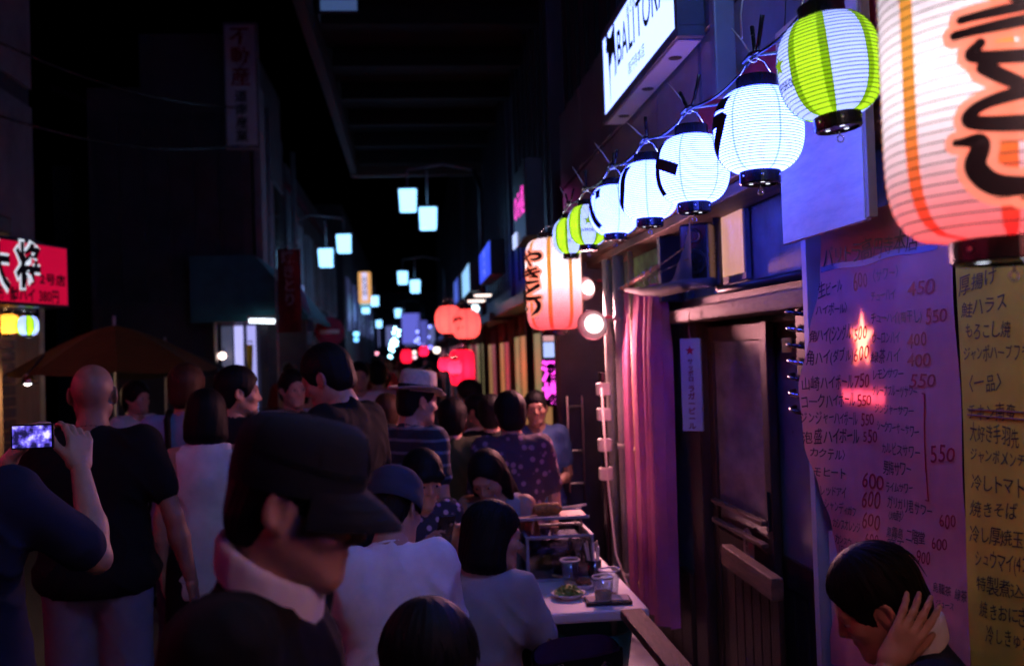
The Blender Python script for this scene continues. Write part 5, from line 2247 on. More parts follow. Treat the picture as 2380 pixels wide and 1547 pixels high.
BLK = [('バリトラ高円寺本店', C6, 1000, 300, 1660, 175, 118), ('生ビール', C6, 975, 520, 1112, 470, 90), ('〈サワー〉', C6, 1298, 415, 1522, 370, 72),
       ('チューハイ', C6, 1305, 552, 1495, 528, 72), ('ハイボール〉', C6, 968, 640, 1140, 628, 70), ('チューハイ(梅干し)', C6, 1300, 700, 1690, 690, 76),
       ('角ハイ(シングル)', C6, 955, 835, 1185, 800, 88), ('ウーロンハイ', C6, 1310, 845, 1520, 835, 76), ('角ハイ(ダブル)', C6, 945, 985, 1190, 958, 84),
       ('緑茶ハイ', C6, 1310, 970, 1525, 965, 80), ('山崎ハイボール', C6, 925, 1155, 1195, 1150, 80), ('レモンサワー', C6, 1325, 1090, 1550, 1080, 66),
       ('コークハイボール', C6, 920, 1280, 1205, 1270, 78), ('グレープフルーツサワー', C6, 1330, 1198, 1650, 1210, 66), ('ジンジャーハイボール', C6, 918, 1390, 1215, 1400, 74),
       ('ジンジャーサワー', C6, 1350, 1320, 1630, 1345, 62), ('泡盛ハイボール', C6, 925, 1530, 1225, 1530, 84), ('シークワーサーサワー', C6, 1365, 1440, 1670, 1492, 66),
       ('カクテル〉', C9, 952, 85, 1125, 112, 66), ('カルピスサワー', C9, 1395, 55, 1680, 98, 72), ('モヒート', C9, 962, 212, 1130, 235, 62), ('男梅サワー', C9, 1405, 200, 1615, 213, 80),
       ('レッドアイ', C9, 988, 345, 1142, 370, 66), ('ライムサワー', C9, 1420, 325, 1620, 338, 64), ('シャンディガフ', C9, 1008, 440, 1215, 508, 62),
       ('ガリガリ君サワー', C9, 1435, 432, 1745, 515, 78), ('カシスオレンジ', C9, 1050, 570, 1250, 618, 60), ('〈焼酎〉', C9, 1425, 520, 1550, 525, 56),
       ('黒霧島 二階堂', C9, 1435, 640, 1690, 690, 72), ('カシスウーロン', C9, 1060, 680, 1275, 755, 60), ('魔王', C9, 1440, 740, 1560, 745, 74),
       ('〈日本酒〉', C9, 1068, 742, 1185, 780, 46), ('獺祭', C9, 1095, 845, 1172, 852, 54), ('ソフトドリンク', C9, 1420, 820, 1630, 850, 58), ('烏龍茶 緑茶', C9, 1745, 1015, 1975, 1105, 70),
       ('ジュース', C9, 1770, 1125, 1890, 1160, 50), ('日本酒', C9, 1095, 900, 1180, 910, 44)]
RED = [('600', C6, 1185, 475, 1290, 450, 112), ('450', C6, 1590, 525, 1785, 495, 104), ('550', C6, 1710, 715, 1865, 692, 98), ('500', C6, 1187, 825, 1278, 805, 82),
       ('400', C6, 1575, 870, 1720, 850, 92), ('600', C6, 1190, 965, 1298, 945, 86), ('400', C6, 1575, 1010, 1740, 1000, 90), ('750', C6, 1200, 1150, 1310, 1140, 88),
       ('550', C6, 1590, 1148, 1775, 1140, 92), ('550', C6, 1220, 1285, 1326, 1280, 80), ('550', C6, 1240, 1410, 1345, 1408, 80), ('550', C6, 1250, 1535, 1370, 1540, 82),
       ('550', C9, 1740, 118, 1910, 138, 106), ('600', C9, 1245, 290, 1410, 318, 98), ('600', C9, 1250, 430, 1390, 448, 102), ('600', C9, 1260, 580, 1395, 595, 100),
       ('600', C9, 1785, 580, 1905, 590, 92), ('600', C9, 1730, 730, 1838, 745, 80), ('600', C9, 1285, 705, 1390, 715, 82), ('900', C9, 1640, 830, 1730, 845, 88), ('600', C9, 1300, 790, 1385, 796, 66)]
write(po, BLK, mat('marker_black', (.03, .02, .045), .6), XP, .002)
write(po, RED, mat('marker_red', (.40, .004, .04), .6), XP, .004, 'price')
g = MB()
a, b, c = W(*C6(1680, 1190), XP), W(*C6(1697, 1195), XP), W(*C9(1720, 395), XP)
for p, q in ((a, b), (b, c), (c, W(*C9(1700, 390), XP))):
    g.tube([Vector((XP - curl(s.y, s.z) - .002, s.y, s.z)) for s in [p.lerp(q, i / 10) for i in range(11)]], .0018, 4)
g.build('bracket_line', 'red_ink', po)

# lit round sign that shines through the paper from behind
s1 = W(*C6(1285, 810), XP + .02)
bs = thing('backlit_sign', 'round star sign glowing orange through the pink menu', 'sign', (XP + .018, s1.y, s1.z))
g = MB()
g.lathe([(.092, .0), (.096, .004), (.096, .04), (.001, .04)], (0, 0, 0), 32, 0, Matrix.Rotation(PI / 2, 3, 'Y'))
g.lathe([(.092, .0), (.001, .003)], (0, 0, 0), 32, 0, Matrix.Rotation(PI / 2, 3, 'Y'))
g.build('case', 'black_plastic', bs, world=False)
g = MB()
sp = [(.074 * q[0], .084 * q[1] - .004) for q in star]
g.add([(-.004, -p[0], p[1]) for p in sp] + [(-.004, 0, 0)], [(i, (i + 1) % 10, 10) for i in range(10)])
g.build('lit_star', emit('star_glow', (1.0, .30, .16), 20), bs, world=False)
g = MB()
g.lathe([(.088, -.002), (.091, -.004)], (0, 0, 0), 40, 0, Matrix.Rotation(-PI / 2, 3, 'Y'))
g.build('lit_rim', emit('rim_glow', (1.0, .2, .3), 2.4), bs, world=False)
ra, rb2 = W(*C6(1150, 1170), XP + .02), W(*C6(1485, 1285), XP + .02)
g = MB()
g.span((XP + .014, rb2.y - .0, rb2.z), (XP + .05, ra.y, ra.z), bev=.004)
g.build('plate_case', 'black_plastic', bs)
v, f, L = text_shape('SAPPORO', 1, .12)
g = MB()
g.add([(XP + .0125, ra.y - .01 - p[0] / L * (ra.y - rb2.y - .02), rb2.z + .012 + p[1] * (ra.z - rb2.z) * .95) for p in v], f)
g.build('lit_lettering', emit('plate_glow', (1.0, .16, .22), 7), bs)

# yellow food menu
py = thing('menu_poster', 'yellow handwritten food menu beside the pink drinks menu', 'poster', (XP, 2.0, .9))
yl, yr_ = W(*C6(1935, 900), XP).y, 1.35
zt, zb = 2.28, .95
g = MB()
g.grid(lambda u, v: (XP - ripple(yr_ + (yl - yr_) * u, zb + (zt - zb) * v), yr_ + (yl - yr_) * u, zb + (zt - zb) * v), 30, 40)
g.build('sheet', 'yellow_paper', py, True)
XQ = XP - 1e-7
YEL = [('厚揚げ', C6, 1938, 500, 2222, 410, 112), ('鮭ハラス', C6, 1960, 660, 2280, 595, 104), ('もろこし焼', C6, 1980, 800, 2300, 785, 94), ('ジャンボハーブフランク', C6, 1970, 955, 2520, 945, 90),
       ('〈一品〉', C6, 1965, 1168, 2230, 1168, 108), ('チキン南蛮', C6, 1995, 1358, 2322, 1375, 100), ('大好き手羽先', C6, 2010, 1500, 2345, 1560, 108), ('ジャンボメンチカツ', C9, 2015, 108, 2500, 185, 94),
       ('冷しトマト', C9, 2028, 310, 2382, 360, 108), ('焼きそば', C9, 2020, 490, 2342, 525, 104), ('冷し厚焼玉子', C9, 2022, 672, 2460, 730, 104), ('シュウマイ(4コ)', C9, 2058, 832, 2440, 905, 104),
       ('特製煮込', C9, 2068, 1000, 2382, 1085, 98), ('焼きおにぎり', C9, 2088, 1192, 2480, 1275, 104), ('冷しきゅうり', C9, 2130, 1362, 2480, 1440, 100)]
write(py, YEL, mat('marker_olive', (.03, .03, .015), .6), XQ, .0)
g = MB()
for o in (0, 38):
    a, b = W(*C6(1995, 1300 + o), XQ), W(*C6(2400, 1325 + o * 1.4), XQ)
    g.tube([Vector((XQ - ripple(s.y, s.z) - .002, s.y, s.z)) for s in [a.lerp(b, i / 8) for i in range(9)]], .0015, 4)
g.build('strike_line', mat('brown_ink', (.2, .07, .02), .6), py)

# plain board hung above the menus
a, b = W(1820, 568, 1.16), W(2010, 515, 1.16)
pb = thing('plywood_board', 'plain pale plywood board hanging above the pink menu', 'board', (1.16, (a.y + b.y) / 2, a.z))
g = MB()
g.span((1.16, b.y, a.z), (1.178, a.y, a.z + .66), bev=.002)
g.build('sheet', 'pale_ply', pb)
g = MB()
g.span((1.162, b.y - .022, a.z + .005), (1.186, b.y - .003, a.z + .66), bev=.002)
g.build('edge_batten', 'tan_wood', pb)
g = MB()
for q in (.1, .9):
    g.tube([(1.17, b.y + (a.y - b.y) * q, a.z + .655), (1.19, b.y + (a.y - b.y) * q, a.z + .9)], .002, 5)
g.build('wire', 'chrome', pb)
# notes pinned along the bottom of the lower wall sheet
for (dx0, dy0, dx1, dy1, lab) in ((1722, 1218, 1752, 1312, 'rounded white paper tag stuck on the lower door panel'),):
    a, b = W(dx0, dy0, XW + .02), W(dx1, dy1, XW + .02)
    pt = thing('paper_tag', lab, 'paper tag', (XW + .02, a.y, b.z))
    g = MB()
    wv, hv = a.y - b.y, a.z - b.z
    poly = [(.02, 0), (wv, .01), (wv * .96, hv * .6), (wv * .8, hv * .9), (wv * .5, hv), (wv * .15, hv * .9), (0, hv * .6)]
    g.add([(XW + .022 + .006 * math.sin(3 * p[1] / hv), a.y - p[0], b.z + p[1]) for p in poly], [tuple(range(7))])
    g.add([(XW + .0225 + .006 * math.sin(3 * p[1] / hv), a.y - p[0], b.z + p[1]) for p in poly], [tuple(range(6, -1, -1))])
    g.build('sheet', 'white_paper', pt)
    v, f, L = text_shape('営業中', hv * .22, .02, vertical=True)
    g = MB()
    g.add([(XW + .017, a.y - wv * .5 - p[0], b.z + hv * .72 + p[1]) for p in v], f)
    g.build('lettering', 'ink', pt)
# leaning sign board on the door with tilted planks
ld = thing('plank_sign', 'tilted weathered wooden board leaning on the door', 'board', (XW - .1, 3.95, .5))
a, b = W(1688, 1285, XW - .06), W(1808, 1370, XW - .06)
dirv = (b - a).normalized()
g = MB()
up = Vector((0, -dirv.z, dirv.y)) * -1
mtx = Matrix(((1, 0, 0), (0, dirv.y, up.y), (0, dirv.z, up.z)))
g.box(a.lerp(b, .5), (.05, (b - a).length, .085), mtx=mtx, bev=.006)
g.build('cross_board', 'brown_wood', ld)
for i in range(6):
    p = a.lerp(b, (i + .5) / 6)
    g = MB()
    g.box(p - Vector((-.012, 0, .28)), (.02, (b - a).length / 6 - .006, .5), bev=.004)
    g.build('plank', 'dark_wood', ld)
# hanging beer sign
c = W(1608, 893, XW - .12)
bsn = thing('hanging_sign', 'narrow white hanging beer sign with a red star beside the door', 'sign', c, R_(52))
g = MB()
g.box((0, 0, 0), (.016, .098, .42), bev=.004)
g.build('board', 'cream', bsn, world=False)
g = MB()
g.add([(-.0095, -p[0] * .024, p[1] * .024 + .155) for p in star] + [(-.0095, 0, .155)], [(i, (i + 1) % 10, 10) for i in range(10)])
g.build('star', mat('star_red', (.6, .02, .05), .5), bsn, world=False)
for body, zt, h in (('サッポロ', .112, .026), ('ラガービール', -.01, .033)):
    v, f, L = text_shape(body, h, .03, vertical=True)
    v = np.array([[p[0], p[1]] for p in v])
    g = MB()
    g.add([(-.0095, -p[0] * 1.1, zt + p[1] - h * .6) for p in v], f)
    g.build('lettering', mat('sign_brown', (.3, .06, .04), .6), bsn, world=False)
g = MB()
g.tube([(0, 0, .21), (0, .005, .25), (.0, 0, .33)], .003, 5)
g.build('cord', 'tan_wood', bsn, world=False)
# loudspeaker
c = W(1624, 588, XW - .13)
sp_ = thing('loudspeaker', 'dark loudspeaker box in the corner above the curtain', 'loudspeaker', c, R_(55))
g = MB()
g.box((0, 0, 0), (.12, .13, .25), bev=.01)
g.build('cabinet', 'black_plastic', sp_, world=False)
for z, r in ((-.04, .05), (.07, .026)):
    g = MB()
    g.lathe([(r * 1.08, 0), (r * 1.1, .006), (r, .007), (r * .85, .0), (r * .35, -.012), (.001, -.004)], (-.061, 0, z), 24, 0, Matrix.Rotation(-PI / 2, 3, 'Y'))
    g.build('cone', 'dark_metal', sp_, True, world=False)
g = MB()
g.lathe([(r * 1.12, 0.008), (r * 1.18, .01), (r * 1.12, .012)], (-.061, 0, .07), 24, 0, Matrix.Rotation(-PI / 2, 3, 'Y'))
g.build('chrome_ring', 'chrome', sp_, True, world=False)
# meter box with tag and hoses beside the pink menu
c = W(1872, 800, XW - .06)
mb_ = thing('meter_box', 'dark meter with coiled hoses and yellow tag beside the pink menu', 'meter', c)
g = MB()
g.box((0.02, 0, .02), (.07, .10, .26), bev=.008)
g.build('case', 'dark_metal', mb_, world=False)
for i in range(7):
    z = .12 - i * .055
    g = MB()
    g.tube([(-.02 - .035 * math.sin(q), .055 * math.cos(q), z - .006 * q) for q in np.linspace(0, PI, 9)], .007, 6)
    g.build('hose', 'chrome' if i % 2 else 'black_plastic', mb_, True, world=False)
g = MB()
g.box((-.045, .052, -.0), (.004, .055, .05), rz=.2, bev=.001)
g.build('yellow_tag', 'yellow_tag', mb_, world=False)
v, f, L = text_shape('注意', .012, .0)
g = MB()
g.add([(-.0485, .068 - p[0], .007 + p[1]) for p in v], f)
g.build('lettering', 'ink', mb_, world=False)
g = MB()
g.lathe([(.0001, .004), (.005, .002), (.006, 0)], (-.02, .02, .13), 8, 0, Matrix.Rotation(-PI / 2, 3, 'Y'))
g.build('indicator', emit('red_led', (1, .03, .05), 4), mb_, world=False)

# ================================================================== CURTAIN
cu = thing('curtain', 'pleated pink curtain hanging from a bamboo rail beside the door', 'curtain', (XW - .1, 5.25, .3))
yA, yB = 4.9, 5.72
XC = XW - .12


def cfold(u, v):
    y = yA + (yB - yA) * u
    ph = u * 2 * PI * 8.5 + .8 * math.sin(u * 11)
    amp = .046 + .012 * math.sin(u * 17)
    tight = .55 + .45 * min(1, (1 - v) * 5)
    return (XC + amp * tight * math.sin(ph) - .01 * (1 - v), y + .018 * tight * math.cos(ph * 1.0 + .6) + .012 * math.sin(6 * v + 5 * u) * (1 - v), .34 + 1.74 * v + .01 * math.sin(ph * .5) * (1 - v))


g = MB()
g.grid(cfold, 170, 24)
g.build('cloth', 'curtain', cu, True)
g = MB()
pts = [Vector((XC - .03, yA - .05, 2.155)), Vector((XC - .03, yB + .12, 2.10))]
g.tube([pts[0].lerp(pts[1], i / 12) for i in range(13)], [.011 + (.002 if i % 3 == 0 else 0) for i in range(13)], 8)
g.build('bamboo_rail', 'orange_wood', cu, True)
for i in range(7):
    y = yA + .03 + (yB - yA - .04) * i / 6
    z = 2.155 - .055 * (y - yA) / .9
    g = MB()
    g.tube([(XC - .03 + .02 * math.sin(q), y, z - .006 + .02 * math.cos(q)) for q in np.linspace(0, 6.28, 11)], .0028, 5)
    g.tube([(XC - .03, y, z - .025), (XC - .01, y, 2.075)], .0025, 4)
    g.build('curtain_ring', 'chrome', cu, True)
aw = thing('folded_awning', 'dark rolled awning arm slung across the pink curtain', 'awning', (XC - .1, 5.3, 1.98))
g = MB()
A0, A1, A2 = W(1455, 672, XC - .09), W(1540, 668, XC - .12), W(1655, 655, XC - .12)
g.tube([A0, A0.lerp(A1, .5) - Vector((0, 0, .012)), A1 - Vector((0, 0, .01)), A1.lerp(A2, .5), A2], [.012, .022, .03, .026, .02], 10)
g.build('rolled_cloth', 'black_canvas', aw, True)
g = MB()
g.tube([A0, W(1590, 575, XC - .1)], .0025, 5)
g.tube([A0 + Vector((0, .02, 0)), W(1600, 600, XC - .1)], .002, 5)
g.build('stay_cord', 'black_cloth', aw)
g = MB()
g.grid(lambda u, v: tuple(W(1548 + 60 * u, 668 - 8 * u, XC - .1) + Vector((.005 * math.sin(9 * u), 0, (.02 + .26 * u * u) * v))), 8, 6)
g.build('hanging_flap', 'black_canvas', aw, True)
# striped banding pole left of the pipes
sbp = thing('banded_pole', 'short pole banded white and black left of the cream pipes', 'pole', tuple(W(1404, 1000, 1.12))[:2] + (.12,))
px_, py_ = sbp.location.x, sbp.location.y
g = MB()
g.tube([(px_, py_, .12), (px_, py_, 1.62)], .022, 10)
g.build('core', 'black_plastic', sbp)
for z in (1.02, 1.19, 1.37, 1.52):
    g = MB()
    g.box((px_, py_ - .01, z), (.075, .06, .075), bev=.008)
    g.build('white_band', 'cream', sbp)
# loose hose
g = MB()
c0 = W(1398, 900, 1.1)
g.tube([c0, c0 + Vector((.01, -.03, -.5)), c0 + Vector((.03, -.1, -.95)), c0 + Vector((.1, -.35, -1.25)), c0 + Vector((.12, -.4, -1.45))], .006, 6)
tag(centre(g.build('cable', 'cream', smooth=True)), 'thin pale cable trailing down past the cream pipes', 'cable')
g = MB()
a, b = G(1485, 1445, 3.9), G(1572, 1548, 3.5)
dv = (b - a).normalized()
g.box(a.lerp(b, .6), (.09, (b - a).length * 1.7, .035), mtx=dv.to_track_quat('Y', 'Z').to_matrix(), bev=.004)
tag(centre(g.build('timber_plank', 'brown_wood')), 'slanting bare timber plank on the ground by the table', 'plank')
# ================================================================== TABLE AND WHAT STANDS ON IT
TZ = .70
ta = thing('folding_table', 'white topped folding table crowded with food beside the bar', 'table', (.53, 4.9, 0))
g = MB()
g.span((.15, 3.98, TZ - .045), (.925, 5.85, TZ), bev=.02)
g.build('tabletop', 'white_plastic', ta)
for x in (.24, .83):
    for y in (4.15, 5.7):
        g = MB()
        g.tube([(x, y, .02), (x, y + (.12 if y < 5 else -.12), TZ - .05)], .014, 8)
        g.build('leg', 'grey_metal', ta)
for y in (4.2, 5.65):
    g = MB()
    g.tube([(.24, y, .2), (.83, y, .2)], .01, 6)
    g.build('stretcher', 'grey_metal', ta)


def on_table(dx, dy):
    r = ray(dx, dy)
    k = (TZ - CAM_H) / r.z
    return Vector((0, 0, CAM_H)) + r * k


# glass hot case with a tray across its top
p = on_table(1305, 1350)
bx, by = p.x, p.y + .17
cs = thing('glass_case', 'open glass sided grill case standing on the white table', 'grill case', (bx, by, TZ))
w, d, h = .30, .32, .20
for sx in (-1, 1):
    for sy in (-1, 1):
        g = MB()
        g.box((sx * w / 2, sy * d / 2, h / 2), (.014, .014, h), bev=.002)
        g.build('corner_post', 'grey_metal', cs, world=False)
for z in (.008, h + .003):
    g = MB()
    for sy in (-1, 1):
        g.box((0, sy * d / 2, z), (w - .016, .016, .012), bev=.002)
    for sx in (-1, 1):
        g.box((sx * w / 2, 0, z), (.016, d + .014, .012), bev=.002)
    g.build('rim', 'grey_metal', cs, world=False)
for sx, sy, dx_, dy_ in ((1, 0, .003, d - .016), (-1, 0, .003, d - .016), (0, 1, w - .016, .003), (0, -1, w - .016, .003)):
    g = MB()
    g.box((sx * w / 2, sy * d / 2, h / 2), (dx_ or .003, dy_ or .003, h - .02))
    g.build('pane', 'dark_glass', cs, world=False)
g = MB()
for i in range(9):
    g.tube([(-w / 2 + .02, -d / 2 + .03 + i * .032, h * .62), (w / 2 - .02, -d / 2 + .03 + i * .032, h * .62)], .002, 5)
g.build('grill_wire', 'chrome', cs, world=False, kind='stuff')
g = MB()
g.box((0, 0, .035), (w - .03, d - .03, .05), bev=.01)
g.build('ash_bed', mat('ash', (.12, .08, .07), .9, var=.5, scale=30, bump=.6), cs, world=False)
for sx in (-1, 1):
    g = MB()
    g.tube([(sx * .12, -.1, h + .01), (sx * .11, -.09, h + .07)], .005, 6)
    g.tube([(sx * .12, .12, h + .01), (sx * .11, .1, h + .07)], .005, 6)
    g.build('tray_prop', 'chrome', cs, world=False)
tr = thing('metal_tray', 'thin scorched metal tray lying across the grill case', 'tray', (bx - .02, by + .02, TZ + h + .07))
g = MB()
g.box((0, 0, .003), (.34, .24, .005), bev=.001)
g.build('sheet', mat('scorched', (.38, .27, .22), .45, .4, var=.4, scale=14), tr, world=False)
for sy in (-1, 1):
    g = MB()
    g.box((0, sy * .12, .008), (.344, .006, .014), bev=.002)
    g.build('lip', 'grey_metal', tr, world=False)
ck = thing('grilled_corn', 'browned grilled corn on a pale stick lying on the tray', 'grilled corn', (bx - .03, by + .02, TZ + h + .07 + .033))
g = MB()
pr = []
for j in range(15):
    x = -.07 + .14 * j / 14
    pr.append((.026 * math.sqrt(max(.05, 1 - abs(2 * (j - 7) / 14.6) ** 4)), x))
g.lathe(pr, (0, 0, 0), 20, 0, Matrix.Rotation(PI / 2, 3, 'Y'))
g.build('cob', mat('corn', (.45, .17, .03), .6, var=.5, scale=70, bump=.7, bscale=160), ck, True, world=False)
kn = MB()
rnd = random.Random(2)
for j in range(12):
    for k in range(14):
        a = 2 * PI * (k + .5 * (j % 2)) / 14
        rr = pr[1 + j][0]
        kn.box((pr[1 + j][1] + .004, rr * math.cos(a), rr * math.sin(a)), (.0095, .0085, .0085), mtx=Matrix.Rotation(a, 3, 'X'), bev=.0025)
kn.build('kernel', mat('kernel', (.55, .25, .05), .4, var=.5, scale=60), ck, world=False, kind='stuff')
g = MB()
g.tube([(.06, 0, 0), (.19, 0, .012)], .0055, 7)
g.build('stick', 'pale_ply', ck, world=False)


def cup(label, dx, dy, r, h, liquid, name='plastic_cup'):
    p = on_table(dx, dy)
    t = thing(name, label, 'cup', p)
    g = MB()
    g.lathe([(r * .72, .001), (r * .74, .004), (r, h), (r * .985, h), (r * .72, .006), (.001, .006)], n=28)
    g.build('wall', 'glass', t, True, world=False)
    g = MB()
    g.lathe([(r + .004 * math.cos(q), h + .004 * math.sin(q)) for q in np.linspace(0, 2 * PI, 8)[:-1]], n=32, closed=True)
    g.build('rim', 'white_plastic', t, True, world=False)
    g = MB()
    g.lathe([(r * .70, .008), (r * (.72 + .26 * liquid), h * liquid), (.001, h * liquid)], n=24)
    g.build('drink', mat('drink' + label[:7], (.7, .42, .2), .1, var=.05), t, True, world=False)
    return t
cup('clear plastic cup with a thick rim at the back right of the table', 1418, 1385, .044, .115, .12)
cup('clear plastic cup with a thick rim on the black tray', 1403, 1400, .044, .11, .45)
cup('tall half drunk glass mug in front of the grill case', 1327, 1368, .042, .13, .3, 'glass_mug')
# black tray with paper
p = on_table(1413, 1398)
bt = thing('black_tray', 'flat black tray with pink paper napkins at the table corner', 'tray', p, R_(-4))
g = MB()
g.box((0, 0, .008), (.19, .12, .014), bev=.003)
g.build('base', 'black_plastic', bt, world=False)
for i, (x, y, rz) in enumerate(((-.045, 0, .1), (.045, .005, -.06))):
    g = MB()
    g.box((x, y, .017 + .001 * i), (.085, .095, .003), rz=rz, bev=.001)
    g.build('paper_napkin', mat('napkin' + str(i), (.62, .5, .45), .85), bt, world=False)
# salad dish and meat dish
def dish(label, dx, dy, r, fill):
    p = on_table(dx, dy)
    t = thing('dish', label, 'dish', p)
    g = MB()
    g.lathe([(r * .6, .001), (r * .62, .005), (r, .022), (r * .985, .025), (r * .6, .010), (.001, .010)], n=32)
    g.build('plate', 'white_plastic', t, True, world=False)
    rnd = random.Random(int(dx))
    mb = MB()
    if fill == 'salad':
        for i in range(150):
            a, q = rnd.uniform(0, 2 * PI), r * .7 * math.sqrt(rnd.random())
            z = .012 + (.045 * (1 - (q / (r * .75)) ** 2)) * rnd.uniform(.5, 1)
            c = Vector((q * math.cos(a), q * math.sin(a), z))
            s = rnd.uniform(.010, .020)
            R3 = Matrix.Rotation(rnd.uniform(0, 6), 3, 'Z') @ Matrix.Rotation(rnd.uniform(-.9, .9), 3, 'X')
            vs = [c + R3 @ Vector((x * s, y * s * .6, .25 * s * math.sin(3 * x + 2 * y))) for y in (-1, 0, 1) for x in (-1, -.3, .4, 1)]
            mb.add(vs, [(j * 4 + k, j * 4 + k + 1, j * 4 + k + 5, j * 4 + k + 4) for j in range(2) for k in range(3)])
        mb.build('lettuce', mat('lettuce', (.32, .42, .10), .5, var=.35, scale=40), t, True, world=False, kind='stuff')
    else:
        for i in range(16):
            a, q = rnd.uniform(0, 2 * PI), r * .55 * math.sqrt(rnd.random())
            c = (q * math.cos(a), q * math.sin(a), .02 + rnd.uniform(0, .018))
            mb.box(c, (rnd.uniform(.02, .035), rnd.uniform(.018, .028), rnd.uniform(.012, .02)), rz=rnd.uniform(0, 3), bev=.006)
        mb.build('fried_pieces', mat('fried', (.34, .13, .05), .5, var=.5, scale=50, bump=.5), t, True, world=False, kind='stuff')
        g = MB()
        g.tube([(-.12, .06, .05), (.03, .0, .035)], .003, 6)
        g.tube([(-.12, .075, .05), (.03, .008, .036)], .003, 6)
        g.build('chopstick', 'tan_wood', t, world=False)
    return t
dish('white dish heaped with green salad at the table edge', 1322, 1388, .075, 'salad')
dish('white dish of fried pieces with chopsticks laid across', 1352, 1366, .062, 'meat')
# cutlery tub
p = on_table(1383, 1345)
ct = thing('cutlery_tub', 'upright tub of pale chopsticks and straws behind the cups', 'tub', p)
g = MB()
g.lathe([(.028, 0), (.033, .09), (.030, .09), (.026, .004), (.001, .004)], n=20)
g.build('tub', 'dark_glass', ct, True, world=False)
rnd = random.Random(9)
for i in range(9):
    a = rnd.uniform(0, 6.28)
    g = MB()
    g.tube([(.012 * math.cos(a), .012 * math.sin(a), .006), (.03 * math.cos(a + .4) - .012, .03 * math.sin(a), rnd.uniform(.15, .2))], .0035 if i % 3 else .006, 6)
    g.build('chopstick', 'white_plastic' if i % 3 == 0 else 'pale_ply', ct, world=False)
# bottle and glasses farther up the table
def bottle(label, x, y, m, s=1.0):
    t = thing('bottle', label, 'bottle', (x, y, TZ))
    g = MB()
    g.lathe([(.001, .002), (.03 * s, .002), (.033 * s, .01), (.033 * s, .13 * s), (.028 * s, .155 * s), (.013 * s, .19 * s), (.0125 * s, .235 * s), (.001, .236 * s)], n=20)
    g.build('glass_body', m, t, True, world=False)
    g = MB()
    g.lathe([(.0335 * s, .05 * s), (.0337 * s, .11 * s)], n=20)
    g.build('label', 'cream', t, True, world=False)
    g = MB()
    g.lathe([(.0145 * s, .226 * s), (.0145 * s, .243 * s), (.001, .244 * s)], n=14)
    g.build('cap', 'chrome', t, world=False)
bottle('dark brown bottle standing between the grill case and the cutlery tub', p.x - .1, p.y + .06, 'smoky_glass', .8)
bottle('small clear sauce bottle at the left of the grill case', .30, 4.95, 'dark_glass', .7)
for i, (x, y, lab) in enumerate(((.33, 4.55, 'glass of drink with a straw near the hidden left table edge'), (.26, 5.1, 'short glass behind the bob haired woman'))):
    q = thing('drinking_glass', lab, 'glass', (x, y, TZ))
    g = MB()
    g.lathe([(.026, .001), (.033, .12), (.0315, .12), (.025, .006), (.001, .006)], n=22)
    g.build('wall', 'glass', q, True, world=False)
    g = MB()
    g.lathe([(.0245, .007), (.029, .07), (.001, .07)], n=20)
    g.build('drink', mat('amber_drink' + str(i), (.5, .22, .06), .1), q, True, world=False)
    g = MB()
    g.tube([(0, 0, .02), (.02, .0, .19)], .003, 6)
    g.build('straw', 'white_plastic', q, world=False)
fb = thing('dish', 'small white dish behind the bob haired woman', 'dish', (.36, 4.75, TZ))
g = MB()
g.lathe([(.05, .001), (.08, .018), (.078, .021), (.048, .008), (.001, .008)], n=28)
g.build('plate', 'white_plastic', fb, True, world=False)
# teal tub under the table and a tote bag
tb = thing('plastic_tub', 'teal plastic tub under the near end of the table', 'tub', (.72, 4.2, 0))
g = MB()
g.lathe([(.13, .30), (.17, .58), (.175, .58), (.176, .57), (.135, .295), (.001, .295)], (0, 0, 0), 28)
g.build('bowl', mat('teal_plastic', (.02, .22, .26), .4), tb, True, world=False)
g = MB()
g.tube([(-.1, 0, 0), (-.1, 0, .29)], .012, 6)
g.tube([(.1, 0, 0), (.1, 0, .29)], .012, 6)
g.tube([(0, .1, 0), (0, .1, .29)], .012, 6)
g.build('stand', 'grey_metal', tb, world=False)
bgp = G(1340, 1512, 3.2)
bag = thing('tote_bag', 'open dark tote bag with purple lining at the grey shirted woman\'s side', 'bag', (bgp.x, bgp.y, 0))
zt_ = bgp.z + .0
g = MB()
g.grid(lambda u, v: ((.145 - .02 * (1 - v)) * math.copysign(abs(math.cos(2 * PI * u)) ** .6, math.cos(2 * PI * u)), .085 * math.copysign(abs(math.sin(2 * PI * u)) ** .6, math.sin(2 * PI * u)) * (1 + .3 * v), .02 + (zt_ - .02) * v + .02 * math.sin(9 * u) * v), 36, 10)
g.build('outer', 'black_cloth', bag, True, world=False)
g = MB()
g.grid(lambda u, v: ((.136 - .02 * (1 - v)) * math.copysign(abs(math.cos(2 * PI * u)) ** .6, math.cos(2 * PI * u)), .078 * math.copysign(abs(math.sin(2 * PI * u)) ** .6, math.sin(2 * PI * u)) * (1 + .3 * v), zt_ - .25 + .255 * v + .02 * math.sin(9 * u) * v), 36, 6)
g.build('lining', mat('purple_lining', (.03, .014, .07), .5), bag, True, world=False)
for s in (-1, 1):
    g = MB()
    g.tube([(-.09, s * .1, zt_ - .02), (-.07, s * .14, zt_ + .0), (0, s * .17, zt_ - .06), (.07, s * .14, zt_ + .0), (.09, s * .1, zt_ - .02)], .008, 6)
    g.build('strap', 'black_cloth', bag, True, world=False)
g = MB()
g.span((-.13, -.05, zt_ - .2), (.1, .04, zt_ - .16), bev=.01)
g.build('folded_cloth', 'pink_cloth', bag, world=False)


